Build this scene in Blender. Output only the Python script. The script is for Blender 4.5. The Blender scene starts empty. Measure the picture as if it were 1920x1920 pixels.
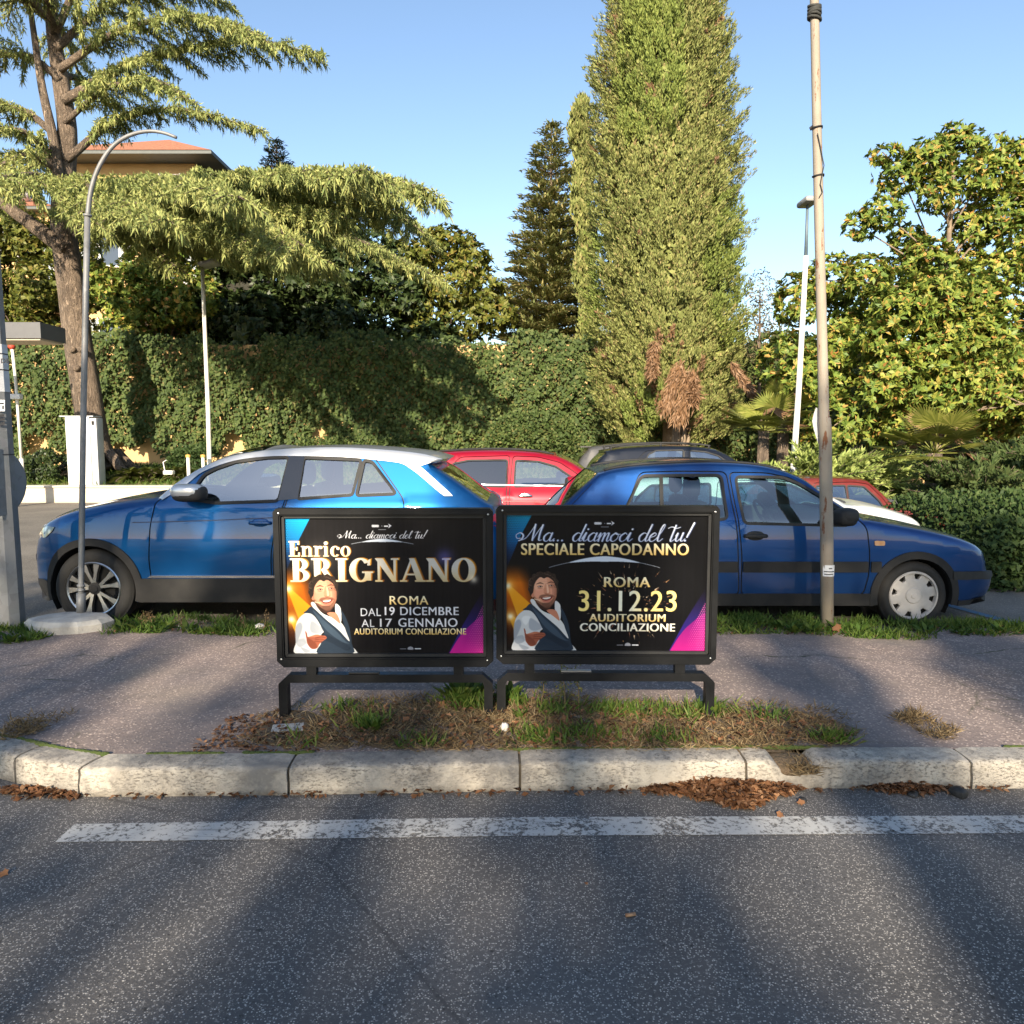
import bpy, bmesh, math, random
import numpy as np
from mathutils import Vector, Matrix, geometry

random.seed(7)
RNG = np.random.default_rng(11)
SC = bpy.context.scene
COL = SC.collection
rad = math.radians

# ------------------------------------------------------------------ camera
CAM_H, FPX, RES, HORIZON = 1.6, 1400.0, 1920.0, 825.0
PITCH = math.atan((RES / 2 - HORIZON) / FPX)
cd = bpy.data.cameras.new('camera')
cam = bpy.data.objects.new('camera', cd)
COL.objects.link(cam)
cam.location = (0, 0, CAM_H)
cam.rotation_euler = (math.pi / 2 - PITCH, 0, 0)
cd.sensor_width = 36.0
cd.lens = 36.0 * FPX / RES
cd.clip_start, cd.clip_end = 0.05, 2000
SC.camera = cam

# ------------------------------------------------------------------ light
SUN_EL, SUN_AZ = rad(23.0), rad(8.0)      # light travels towards +Y, a little towards +X
world = bpy.data.worlds.new('World')
SC.world = world
world.use_nodes = True
wn = world.node_tree.nodes
bg = wn['Background']
sky = wn.new('ShaderNodeTexSky')
sky.sky_type = 'NISHITA'
sky.sun_disc = False
sky.sun_elevation = SUN_EL
sky.sun_rotation = math.pi + SUN_AZ
sky.air_density = 1.0
sky.dust_density = 0.45
sky.ozone_density = 1.4
world.node_tree.links.new(sky.outputs[0], bg.inputs[0])
bg.inputs[1].default_value = 0.108
sl = bpy.data.lights.new('sun', 'SUN')
sl.energy = 5.0
sl.angle = rad(0.55)
sl.color = (1.0, 0.86, 0.66)
sun = bpy.data.objects.new('sun', sl)
COL.objects.link(sun)
LDIR = Vector((math.sin(SUN_AZ) * math.cos(SUN_EL), math.cos(SUN_AZ) * math.cos(SUN_EL), -math.sin(SUN_EL)))
sun.rotation_euler = LDIR.to_track_quat('-Z', 'Y').to_euler()
sun.location = (-5, -30, 25)
SC.view_settings.view_transform = 'Standard'
SC.view_settings.look = 'None'
SC.view_settings.exposure = 1.22
SC.view_settings.gamma = 1.0
SC.render.engine = 'CYCLES'
SC.cycles.max_bounces = 6
SC.cycles.transparent_max_bounces = 12
SC.cycles.caustics_reflective = False
SC.cycles.caustics_refractive = False

# ------------------------------------------------------------------ picture <-> world (used as a tape measure)
SP, CP = math.sin(PITCH), math.cos(PITCH)
def ray(u, v):
    cx, cy = (u - RES / 2) / FPX, (RES / 2 - v) / FPX
    return Vector((cx, CP + SP * cy, -SP + CP * cy))
def at_y(u, v, y):
    d = ray(u, v); t = y / d.y
    return Vector((d.x * t, y, CAM_H + d.z * t))
def at_z(u, v, z):
    d = ray(u, v); t = (z - CAM_H) / d.z
    return Vector((d.x * t, d.y * t, z))

def sm(x):
    x = max(0.0, min(1.0, x)); return x * x * (3 - 2 * x)
def ground_z(x, y):
    z = -0.15 * sm((y - 8) / 2) - 0.25 * sm((x - 3) / 3) * sm((y - 10) / 2)
    return z

# ------------------------------------------------------------------ materials
def s2l(c):
    return tuple(((x / 255) / 12.92 if x / 255 <= 0.04045 else ((x / 255 + 0.055) / 1.055) ** 2.4) for x in c)
MATS = {}
class NT:
    def __init__(s, name):
        s.m = bpy.data.materials.new(name); s.m.use_nodes = True
        s.t = s.m.node_tree; s.n = s.t.nodes; s.b = s.n['Principled BSDF']; s.out = s.n['Material Output']
    def new(s, typ, **kw):
        n = s.n.new('ShaderNode' + typ)
        for k, v in kw.items(): setattr(n, k, v)
        return n
    def link(s, a, b): s.t.links.new(a, b)
    def obj(s): return s.new('TexCoord').outputs['Object']
    def pos(s): return s.new('NewGeometry').outputs['Position']
    def mapv(s, vec, scale):
        n = s.new('Mapping'); s.link(vec, n.inputs[0]); n.inputs['Scale'].default_value = scale; return n.outputs[0]
    def noise(s, vec, scale, detail=4, rough=.55, dist=0):
        n = s.new('TexNoise'); s.link(vec, n.inputs['Vector'])
        n.inputs['Scale'].default_value = scale; n.inputs['Detail'].default_value = detail
        n.inputs['Roughness'].default_value = rough; n.inputs['Distortion'].default_value = dist
        return n.outputs['Fac']
    def voro(s, vec, scale, feature='F1'):
        n = s.new('TexVoronoi', feature=feature); s.link(vec, n.inputs['Vector']); n.inputs['Scale'].default_value = scale
        return n
    def ramp(s, fac, stops, interp='LINEAR'):
        n = s.new('ValToRGB'); n.color_ramp.interpolation = interp; e = n.color_ramp.elements
        while len(e) < len(stops): e.new(0.5)
        for el, (p, c) in zip(e, stops):
            el.position = p; el.color = (*c, 1) if len(c) == 3 else c
        s.link(fac, n.inputs[0]); return n.outputs[0]
    def rng(s, fac, a, b, c=0., d=1.):
        n = s.new('MapRange'); s.link(fac, n.inputs[0])
        for i, v in enumerate((a, b, c, d)): n.inputs[i + 1].default_value = v
        return n.outputs[0]
    def mix(s, fac, a, b, mode='MIX'):
        n = s.new('Mix', data_type='RGBA', blend_type=mode)
        for i, v in ((0, fac), (6, a), (7, b)):
            if hasattr(v, 'node'): s.link(v, n.inputs[i])
            elif i == 0: n.inputs[0].default_value = v
            else: n.inputs[i].default_value = (*v, 1)
        return n.outputs[2]
    def math(s, op, a, b=0.):
        n = s.new('Math', operation=op)
        for i, v in enumerate((a, b)):
            if hasattr(v, 'node'): s.link(v, n.inputs[i])
            else: n.inputs[i].default_value = v
        return n.outputs[0]
    def bump(s, h, strength=.3, dist=.01):
        n = s.new('Bump'); n.inputs['Strength'].default_value = strength; n.inputs['Distance'].default_value = dist
        s.link(h, n.inputs['Height']); s.link(n.outputs[0], s.b.inputs['Normal'])
    def set(s, **kw):
        names = dict(col='Base Color', rough='Roughness', metal='Metallic', coat='Coat Weight', coatr='Coat Roughness', spec='Specular IOR Level', emit='Emission Color', es='Emission Strength')
        for k, v in kw.items():
            i = s.b.inputs[names[k]]
            if hasattr(v, 'node'): s.link(v, i)
            elif isinstance(v, (tuple, list)): i.default_value = (*v, 1)
            else: i.default_value = v
        return s

def pbr(name, c1, c2=None, scale=6, rough=.6, bump=0, bscale=60, metal=0, coat=0, spec=.5, r2=None, coatr=.04, bdist=.01):
    if name in MATS: return MATS[name]
    t = NT(name); o = t.obj()
    c2 = c2 or tuple(x * .8 for x in c1)
    f = t.rng(t.noise(o, scale, 5, .6), .3, .7)
    t.set(col=t.mix(f, c1, c2), metal=metal, coat=coat, coatr=coatr, spec=spec)
    if r2 is None: t.set(rough=rough)
    else: t.set(rough=t.rng(t.noise(o, scale * 1.7, 3), .3, .7, rough, r2))
    if bump: t.bump(t.noise(o, bscale, 4), bump, bdist)
    MATS[name] = t.m
    return t.m

def leafmat(name, stops, trans=.25, rough=.5, spec=.35):
    """foliage: each separate leaf takes its own colour from the ramp"""
    if name in MATS: return MATS[name]
    t = NT(name)
    r = t.new('NewGeometry').outputs['Random Per Island']
    c = t.ramp(r, stops)
    big = t.noise(t.pos(), .55, 3)
    c = t.mix(t.rng(big, .35, .65, .0, .45), c, stops[0][1])
    t.set(col=c, rough=rough, spec=spec)
    tr = t.new('BsdfTranslucent'); t.link(c, tr.inputs[0])
    mx = t.new('MixShader'); mx.inputs[0].default_value = trans
    t.link(t.b.outputs[0], mx.inputs[1]); t.link(tr.outputs[0], mx.inputs[2]); t.link(mx.outputs[0], t.out.inputs[0])
    MATS[name] = t.m
    return t.m

def glassmat(name, tint, refl=1.0, base=.09):
    if name in MATS: return MATS[name]
    t = NT(name); t.n.remove(t.b)
    tr = t.new('BsdfTransparent'); tr.inputs[0].default_value = (*tint, 1)
    gl = t.new('BsdfGlossy'); gl.inputs['Roughness'].default_value = .02; gl.inputs[0].default_value = (refl, refl, refl, 1)
    fr = t.new('Fresnel'); fr.inputs[0].default_value = 1.55
    f = t.math('ADD', t.math('MULTIPLY', fr.outputs[0], 1.5), base)
    mx = t.new('MixShader'); t.link(f, mx.inputs[0]); t.link(tr.outputs[0], mx.inputs[1]); t.link(gl.outputs[0], mx.inputs[2])
    t.link(mx.outputs[0], t.out.inputs[0]); MATS[name] = t.m
    return t.m

# ------------------------------------------------------------------ objects
def tag(o, label=None, cat=None, group=None, kind=None):
    for k, v in (('label', label), ('category', cat), ('group', group), ('kind', kind)):
        if v: o[k] = v
    return o
def thing(name, label, cat, loc=(0, 0, 0), group=None, rotz=0):
    o = bpy.data.objects.new(name, None); COL.objects.link(o); o.empty_display_size = .1
    o.location = loc; o.rotation_euler = (0, 0, rotz)
    return tag(o, label, cat, group)
def link_mesh(name, me, mats, parent=None, smooth=False):
    for m in (mats if isinstance(mats, (list, tuple)) else [mats]): me.materials.append(m)
    if smooth: me.polygons.foreach_set('use_smooth', [True] * len(me.polygons))
    o = bpy.data.objects.new(name, me); COL.objects.link(o)
    if parent is not None: o.parent = parent
    return o

class MB:
    """collects shapes and links them as one mesh object"""
    def __init__(s, org=(0, 0, 0)): s.v, s.f, s.m, s.org, s.mi = [], [], [], Vector(org), 0
    def add(s, vs, fs):
        b = len(s.v); s.v += [Vector(p) - s.org for p in vs]
        s.f += [tuple(b + i for i in f) for f in fs]; s.m += [s.mi] * len(fs); return s
    def box(s, c, size, rot=None, taper=1.0):
        hx, hy, hz = (x / 2 for x in size); vs = []
        for z in (-1, 1):
            k = taper if z > 0 else 1
            for x, y in ((-1, -1), (1, -1), (1, 1), (-1, 1)): vs.append(Vector((x * hx * k, y * hy * k, z * hz)))
        if rot is not None: vs = [rot @ p for p in vs]
        return s.add([p + Vector(c) for p in vs], [(3, 2, 1, 0), (4, 5, 6, 7), (0, 1, 5, 4), (1, 2, 6, 5), (2, 3, 7, 6), (3, 0, 4, 7)])
    def rbox(s, c, size, bev=.02, rot=None, seg=2):
        bm = bmesh.new(); bmesh.ops.create_cube(bm, size=1)
        for v in bm.verts: v.co = Vector((v.co.x * size[0], v.co.y * size[1], v.co.z * size[2]))
        bmesh.ops.bevel(bm, geom=list(bm.edges), offset=bev, segments=seg, affect='EDGES', profile=.5)
        vs = [(rot @ v.co if rot is not None else v.co) + Vector(c) for v in bm.verts]
        bm.verts.index_update(); fs = [tuple(v.index for v in f.verts) for f in bm.faces]; bm.free()
        return s.add(vs, fs)
    def tube(s, path, radii, seg=10, cap=True, flat=1.0):
        P = [Vector(p) for p in path]
        if not isinstance(radii, (list, tuple)): radii = [radii] * len(P)
        vs, fs = [], []; ref = None
        for i, p in enumerate(P):
            t = (P[min(i + 1, len(P) - 1)] - P[max(i - 1, 0)]).normalized()
            if ref is None:
                ref = Vector((0, 0, 1)) if abs(t.z) < .9 else Vector((1, 0, 0))
            a = (ref - t * ref.dot(t)).normalized(); b = t.cross(a); ref = a
            for k in range(seg):
                an = 2 * math.pi * k / seg
                vs.append(p + (a * math.cos(an) + b * math.sin(an) * flat) * radii[i])
        for i in range(len(P) - 1):
            for k in range(seg):
                k2 = (k + 1) % seg
                fs.append((i * seg + k, i * seg + k2, (i + 1) * seg + k2, (i + 1) * seg + k))
        if cap:
            fs.append(tuple(range(seg - 1, -1, -1))); fs.append(tuple((len(P) - 1) * seg + k for k in range(seg)))
        return s.add(vs, fs)
    def lathe(s, prof, c, axis='z', seg=24, closed=False):
        """prof: (radius, along-axis)"""
        vs, fs = [], []; n = len(prof)
        for k in range(seg):
            a = 2 * math.pi * k / seg; ca, sa = math.cos(a), math.sin(a)
            for r, h in prof:
                p = (r * ca, r * sa, h) if axis == 'z' else ((r * ca, h, r * sa) if axis == 'y' else (h, r * ca, r * sa))
                vs.append(Vector(p) + Vector(c))
        for k in range(seg):
            k2 = (k + 1) % seg
            for i in range(n - 1): fs.append((k * n + i, k2 * n + i, k2 * n + i + 1, k * n + i + 1))
            if closed: fs.append((k * n + n - 1, k2 * n + n - 1, k2 * n, k * n))
        return s.add(vs, fs)
    def ell(s, c, r, e=1.0, nu=14, nv=9, rot=None):
        """(super)ellipsoid; e<1 squarer"""
        sp = lambda w: math.copysign(abs(w) ** e, w)
        vs, fs = [], []
        for j in range(nv + 1):
            b = -math.pi / 2 + math.pi * j / nv
            for i in range(nu):
                a = 2 * math.pi * i / nu
                p = Vector((r[0] * sp(math.cos(b)) * sp(math.cos(a)), r[1] * sp(math.cos(b)) * sp(math.sin(a)), r[2] * sp(math.sin(b))))
                vs.append((rot @ p if rot is not None else p) + Vector(c))
        for j in range(nv):
            for i in range(nu):
                i2 = (i + 1) % nu; fs.append((j * nu + i, j * nu + i2, (j + 1) * nu + i2, (j + 1) * nu + i))
        return s.add(vs, fs)
    def prism(s, poly, f0, f1):
        """closed 2D polygon swept between two maps to 3D"""
        n = len(poly); vs = [f0(*p) for p in poly] + [f1(*p) for p in poly]
        tri = geometry.tessellate_polygon([[Vector((p[0], p[1], 0)) for p in poly]])
        fs = [tuple(t) for t in tri] + [tuple(n + i for i in reversed(t)) for t in tri]
        fs += [(i, (i + 1) % n, n + (i + 1) % n, n + i) for i in range(n)]
        return s.add(vs, fs)
    def sheet(s, poly, fn):
        tri = geometry.tessellate_polygon([[Vector((p[0], p[1], 0)) for p in poly]])
        return s.add([fn(*p) for p in poly], [tuple(t) for t in tri])
    def build(s, name, mats, parent=None, smooth=False, angle=None, fixn=True, weld=0):
        me = bpy.data.meshes.new(name); me.from_pydata([tuple(p) for p in s.v], [], s.f)
        me.polygons.foreach_set('material_index', s.m)
        if fixn or weld:
            bm = bmesh.new(); bm.from_mesh(me)
            if weld: bmesh.ops.remove_doubles(bm, verts=bm.verts, dist=weld)
            if fixn: bmesh.ops.recalc_face_normals(bm, faces=bm.faces)
            bm.to_mesh(me); bm.free()
        o = link_mesh(name, me, mats, parent, smooth or angle is not None)
        if angle is not None:
            me.set_sharp_from_angle(angle=rad(angle))
        if parent is None and s.org.length > 0: o.location = s.org
        return o

def npmesh(name, V, F, mats, parent=None, smooth=False, midx=None):
    """mesh from numpy arrays; F has a fixed number of corners per face"""
    me = bpy.data.meshes.new(name); V = np.asarray(V, np.float32); F = np.asarray(F, np.int32); k = F.shape[1]
    me.vertices.add(len(V)); me.vertices.foreach_set('co', V.ravel())
    me.loops.add(F.size); me.loops.foreach_set('vertex_index', F.ravel())
    me.polygons.add(len(F)); me.polygons.foreach_set('loop_start', np.arange(0, F.size, k, dtype=np.int32))
    me.polygons.foreach_set('loop_total', np.full(len(F), k, np.int32))
    if midx is not None: me.polygons.foreach_set('material_index', np.asarray(midx, np.int32))
    me.update(calc_edges=True); me.validate()
    return link_mesh(name, me, mats, parent, smooth)

def nrm(a): return a / np.maximum(np.linalg.norm(a, axis=-1, keepdims=True), 1e-9)
class Leaves:
    """thousands of small leaf faces in one mesh"""
    def __init__(s, org=(0, 0, 0)): s.V, s.F, s.M, s.n, s.org = [], [], [], 0, np.array(org, float)
    def add(s, C, D, N, L, W, mi=0, fold=.15, wide=.45):
        C = np.asarray(C, float); n = len(C)
        if n == 0: return s
        D = nrm(np.asarray(D, float)); S = nrm(np.cross(D, N) + 1e-6); U = np.cross(S, D)
        L = np.broadcast_to(np.asarray(L, float), (n,))[:, None]; W = np.broadcast_to(np.asarray(W, float), (n,))[:, None]
        mid = C + D * L * wide + U * L * fold
        v = np.stack([C, mid + S * W / 2, C + D * L, mid - S * W / 2], 1) - s.org
        s.V.append(v.reshape(-1, 3)); s.F.append(np.arange(4 * n).reshape(n, 4) + s.n); s.n += 4 * n
        s.M.append(np.broadcast_to(np.asarray(mi), (n,)))
        return s
    def build(s, name, mats, parent=None):
        o = npmesh(name, np.concatenate(s.V), np.concatenate(s.F), mats, parent, midx=np.concatenate(s.M))
        if parent is None: o.location = s.org
        return o
def rdir(n): return nrm(RNG.normal(size=(n, 3)))

def catmull(P, step=None, n=None, closed=False):
    P = [np.array(p, float) for p in P]; out = []
    m = len(P)
    for i in range(m if closed else m - 1):
        p1, p2 = P[i], P[(i + 1) % m]
        p0 = P[i - 1] if (i > 0 or closed) else 2 * p1 - p2
        p3 = P[(i + 2) % m] if (i + 2 < m or closed) else 2 * p2 - p1
        k = n or max(1, int(round(np.linalg.norm(p2 - p1) / step)))
        for j in range(k):
            t = j / k
            out.append(.5 * (2 * p1 + (p2 - p0) * t + (2 * p0 - 5 * p1 + 4 * p2 - p3) * t * t + (3 * p1 - p0 - 3 * p2 + p3) * t ** 3))
    if not closed: out.append(P[-1])
    return out
def round_poly(P, r, n=4):
    P = [np.array(p, float) for p in P]; out = []
    for i in range(len(P)):
        a, b, c = P[i - 1], P[i], P[(i + 1) % len(P)]
        la, lc = np.linalg.norm(a - b), np.linalg.norm(c - b); k = min(r, la * .45, lc * .45)
        p, q = b + (a - b) / la * k, b + (c - b) / lc * k
        for j in range(n + 1):
            t = j / n; out.append((1 - t) ** 2 * p + 2 * t * (1 - t) * b + t * t * q)
    return out
def inside(P, poly):
    """points (n,2) in polygon"""
    P = np.asarray(P, float); poly = np.asarray(poly, float); x, y = P[:, 0], P[:, 1]
    r = np.zeros(len(P), bool); a = poly; b = np.roll(poly, -1, 0)
    for (x1, y1), (x2, y2) in zip(a, b):
        if y1 == y2: continue
        c = ((y1 > y) != (y2 > y)) & (x < (x2 - x1) * (y - y1) / (y2 - y1) + x1); r ^= c
    return r
def polydist(P, poly, closed=True):
    P = np.asarray(P, float); poly = np.asarray(poly, float); a = poly; b = np.roll(poly, -1, 0)
    if not closed: a, b = poly[:-1], poly[1:]
    d = np.full(len(P), 1e9); idx = np.zeros(len(P), int)
    for i in range(len(a)):
        ab = b[i] - a[i]; t = np.clip(((P - a[i]) @ ab) / max(ab @ ab, 1e-12), 0, 1)
        q = np.linalg.norm(P - a[i] - t[:, None] * ab, axis=1); m = q < d; d[m] = q[m]; idx[m] = i
    return d, idx
def offset_poly(P, d):
    """grow (d>0) a counter- or clockwise polygon"""
    P = np.asarray(P, float); a, b = np.roll(P, 1, 0), np.roll(P, -1, 0)
    area = .5 * np.sum(P[:, 0] * b[:, 1] - b[:, 0] * P[:, 1]); sg = 1 if area > 0 else -1
    e1, e2 = nrm(P - a), nrm(b - P); n1 = np.stack([e1[:, 1], -e1[:, 0]], 1); n2 = np.stack([e2[:, 1], -e2[:, 0]], 1)
    n = nrm(n1 + n2); k = 1 / np.maximum((n * n1).sum(1), .4)
    return P + n * (d * sg) * k[:, None]
# ================================================================== ground, road, pavement, kerb
def grid_sheet(name, x0, x1, y0, y1, nx, ny, zf, mat, kind='structure'):
    xs, ys = np.linspace(x0, x1, nx), np.linspace(y0, y1, ny); X, Y = np.meshgrid(xs, ys)
    Z = np.vectorize(zf)(X, Y); V = np.stack([X, Y, Z], -1).reshape(-1, 3)
    i = np.arange(nx * ny).reshape(ny, nx); F = np.stack([i[:-1, :-1], i[:-1, 1:], i[1:, 1:], i[1:, :-1]], -1).reshape(-1, 4)
    return tag(npmesh(name, V, F, mat, smooth=True), kind=kind)

t = NT('soil_ground'); p = t.pos()
t.set(col=t.mix(t.rng(t.noise(p, .3, 5), .35, .65), (.10, .11, .05), (.16, .12, .07)), rough=.95)
tag(npmesh('ground', [(-600, -600, -.75), (600, -600, -.75), (600, 900, -.75), (-600, 900, -.75)], [(0, 1, 2, 3)], t.m), kind='structure')

def asphalt(name, base, light, speck, amount, bumps=.5):
    t = NT(name); p = t.pos()
    g = t.rng(t.noise(p, .8, 6, .65), .32, .68)
    c = t.mix(g, tuple(x * .78 for x in base), tuple(x * 1.3 for x in base))
    v = t.voro(p, speck); n2 = t.noise(p, speck * .6, 3, .7)
    chip = t.math('MULTIPLY', t.rng(v.outputs['Distance'], .34, .22), t.rng(v.outputs['Color'], .62 - amount, .72 - amount))
    chip2 = t.rng(n2, .56, .66)
    c = t.mix(t.math('MULTIPLY', chip, .85), c, light)
    c = t.mix(t.math('MULTIPLY', chip2, .45), c, light)
    dark = t.rng(t.noise(p, 38, 3, .7), .40, .30)
    c = t.mix(t.math('MULTIPLY', dark, .8), c, tuple(x * .3 for x in base))
    t.c, t.p = c, p
    t.set(rough=.85, spec=.35)
    t.bump(t.math('ADD', t.noise(p, speck * .7, 3, .7), t.math('MULTIPLY', chip, .5)), bumps, .006)
    return t
t = asphalt('road_asphalt', (.090, .085, .082), (.52, .485, .44), 115, .26)
crk = t.voro(t.mix(.10, t.p, t.new('TexNoise').outputs['Color']), .55, 'DISTANCE_TO_EDGE')
c = t.mix(t.math('MULTIPLY', t.rng(crk.outputs[0], .007, .001), .35), t.c, (.018, .018, .02))
# pale dusty gutter beside the kerb
sx = t.new('SeparateXYZ'); t.link(t.p, sx.inputs[0])
gut = t.math('MULTIPLY', t.rng(sx.outputs[1], 3.08, 3.38), t.rng(t.noise(t.p, 2.2, 4), .3, .6))
c = t.mix(t.math('MULTIPLY', gut, .45), c, (.105, .1, .095))
t.set(col=c)
M_ROAD = t.m
tag(npmesh('road', [(-60, -26, 0), (60, -26, 0), (60, 5.0, 0), (-60, 5.0, 0)], [(0, 1, 2, 3)], M_ROAD), kind='structure')
tag(npmesh('far_pavement', [(-60, -60, .12), (60, -60, .12), (60, -26, .12), (-60, -26, .12)], [(0, 1, 2, 3)], pbr('far_pavement_paving', (.18, .17, .16), scale=3, rough=.9)), kind='structure')

# worn white edge line
t = NT('worn_white_paint'); p = t.pos()
n1 = t.noise(p, 42, 5, .75); n2 = t.noise(p, 5, 4, .6)
crk = t.voro(t.mix(.12, p, t.new('TexNoise').outputs['Color']), 3.2, 'DISTANCE_TO_EDGE')
keep = t.math('MULTIPLY', t.rng(t.math('ADD', n1, t.math('MULTIPLY', n2, .5)), .62, .76), t.rng(crk.outputs[0], .000, .010, .45, 1))
t.set(col=t.mix(t.noise(p, 9, 4), (.34, .335, .32), (.50, .49, .465)), rough=.8)
tr = t.new('BsdfTransparent'); mx = t.new('MixShader')
t.link(keep, mx.inputs[0]); t.link(tr.outputs[0], mx.inputs[1]); t.link(t.b.outputs[0], mx.inputs[2]); t.link(mx.outputs[0], t.out.inputs[0])
LZ = .004
L = [at_z(103, 1579, LZ), at_z(960, 1567, LZ), at_z(1920, 1562, LZ), at_z(3200, 1556, LZ), at_z(3200, 1523, LZ), at_z(1920, 1529, LZ), at_z(960, 1532, LZ), at_z(140, 1545, LZ)]
mb = MB(); mb.add(L, [(0, 1, 6, 7), (1, 2, 5, 6), (2, 3, 4, 5)])
tag(mb.build('road_line', t.m), kind='structure')

# kerb line: bottom front edge of the kerb stones
KERB = [(-900, 1330), (-380, 1392), (-180, 1425), (0, 1460), (75, 1480), (163, 1494), (360, 1493), (548, 1491), (975, 1483), (1400, 1478), (1822, 1479), (2240, 1476), (3400, 1472)]
KP = [at_z(u, v, 0) for u, v in KERB]
def kerb_y(x):
    for a, b in zip(KP, KP[1:]):
        if a.x <= x <= b.x: return a.y + (b.y - a.y) * (x - a.x) / (b.x - a.x)
    return KP[0].y if x < KP[0].x else KP[-1].y
KH, KW = .135, .15
t = NT('travertine_kerb'); p = t.pos()
pores = t.math('MULTIPLY', t.rng(t.noise(t.mapv(p, (1, 1, 2.5)), 46, 4, .75), .53, .62), t.rng(t.noise(p, 4, 3), .35, .6))
c = t.mix(t.rng(t.noise(p, 6, 5, .65), .3, .7), (.47, .425, .355), (.36, .325, .275))
c = t.mix(t.math('MULTIPLY', t.rng(t.noise(p, 1.9, 6, .75), .47, .62), .8), c, (.15, .138, .125))
sx = t.new('SeparateXYZ'); t.link(p, sx.inputs[0])
grime = t.math('MULTIPLY', t.rng(sx.outputs[2], .035, .0), t.rng(t.noise(p, 12, 3), .3, .6))
topd = t.math('MULTIPLY', t.rng(sx.outputs[2], .118, .134), t.rng(t.noise(p, 20, 5, .8), .42, .62))
c = t.mix(t.math('MULTIPLY', topd, .6), c, (.13, .125, .12))
c = t.mix(t.math('MULTIPLY', grime, .8), c, (.12, .10, .075))
c = t.mix(t.math('MULTIPLY', pores, .75), c, (.11, .095, .08))
t.set(col=c, rough=.88); t.bump(t.math('SUBTRACT', t.noise(p, 30, 6, .75), pores), .55, .008)
M_KERB = t.m
JX = [at_z(u, 1480, 0).x for u in (-900, -480, -260, 12, 163, 548, 975, 1400, 1822, 2240, 2660, 3080, 3390)]
prof = [(0, 0), (.001, .05), (.003, .095), (.005, .116), (.012, .128), (.026, .133), (.09, KH), (KW, KH), (KW, 0)]
mb = MB()
notch = at_z(1500, 1440, .12).x
for a, b in zip(JX, JX[1:]):
    n = max(6, int((b - a) / .025)); rows = []
    a2, b2 = a + .006, b - .006
    for i in range(n + 1):
        x = a2 + (b2 - a2) * i / n; y = kerb_y(x)
        dy = kerb_y(x + .03) - kerb_y(x - .03); tx = Vector((.06, dy, 0)).normalized(); nn = Vector((-tx.y, tx.x, 0))
        e = min(i, n - i) / n * (b2 - a2); chip = .008 * max(0, 1 - e / .035)
        d = abs(x - notch - .005); dip = .072 * (1 - sm((d - .035) / .085)) if d < .13 else 0
        row = []
        for k, (o, h) in enumerate(prof):
            jit = .0035 * math.sin(x * 37 + k * 2.1) + .003 * math.sin(x * 91 + k * 5)
            h2 = h - (dip * min(1, h / .1) if k not in (0, 8) else 0) - (chip if 3 < k < 8 else 0)
            o2 = o + (jit if 0 < k < 7 else 0) + (dip * .25 if k in (2, 3, 4, 5) else 0)
            row.append(Vector((x, y, 0)) + nn * o2 + Vector((0, 0, h2 + (jit * .6 if 2 < k < 7 else 0))))
        rows.append(row)
    m = len(prof); vs = [q for r in rows for q in r]
    fs = [(i * m + k, (i + 1) * m + k, (i + 1) * m + k + 1, i * m + k + 1) for i in range(n) for k in range(m - 1)]
    fs += [tuple(range(m)), tuple(n * m + k for k in range(m - 1, -1, -1))]
    mb.add(vs, fs)
tag(mb.build('kerb', M_KERB, angle=50), kind='structure')
# dark mortar in the joints
mb = MB()
for x in JX[1:-1]: mb.box((x, kerb_y(x) + KW / 2 + .012, .06), (.02, KW - .02, .118))
tag(mb.build('kerb_mortar', pbr('mortar_dirt', (.09, .075, .055), rough=.95)), kind='structure')

# pavement between kerb and car park
PZ, PAVE_Y1 = .128, 5.78
def pave_z(x, y):
    u = (y - 3.45) / (PAVE_Y1 - 3.45)
    return PZ + .012 * math.sin(x * 1.7 + y * 2.3) * sm(u * 3) + .010 * math.sin(x * 3.9 - y * 1.2) * sm(u * 3) - .02 * sm((u - .8) * 5)
t = asphalt('red_gravel_asphalt', (.205, .160, .140), (.58, .46, .385), 52, .34, .7)
big = t.noise(t.p, .9, 5, .6)
c = t.mix(t.rng(big, .50, .66), t.c, t.mix(.7, t.c, (.11, .10, .10)))
c = t.mix(t.math('MULTIPLY', t.rng(t.noise(t.p, .55, 3), .58, .72), .5), c, (.25, .21, .15))
crk = t.voro(t.mix(.16, t.p, t.new('TexNoise').outputs['Color']), .9, 'DISTANCE_TO_EDGE')
c = t.mix(t.math('MULTIPLY', t.math('MULTIPLY', t.rng(crk.outputs[0], .010, .002), t.rng(t.noise(t.p, 14, 4, .7), .35, .6)), t.rng(t.noise(t.p, 1.1, 2), .45, .6)), c, (.06, .058, .035))
t.set(col=c)
xs = np.linspace(-9, 13, 260); vs, fs = [], []
for x in xs:
    y0 = kerb_y(x) + KW - .004
    for k in range(26):
        y = y0 + (PAVE_Y1 - y0) * k / 25
        vs.append((x, y, pave_z(x, y)))
for i in range(len(xs) - 1):
    for k in range(25): fs.append((i * 26 + k, (i + 1) * 26 + k, (i + 1) * 26 + k + 1, i * 26 + k + 1))
tag(npmesh('pavement', vs, fs, t.m, smooth=True), kind='structure')
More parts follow.
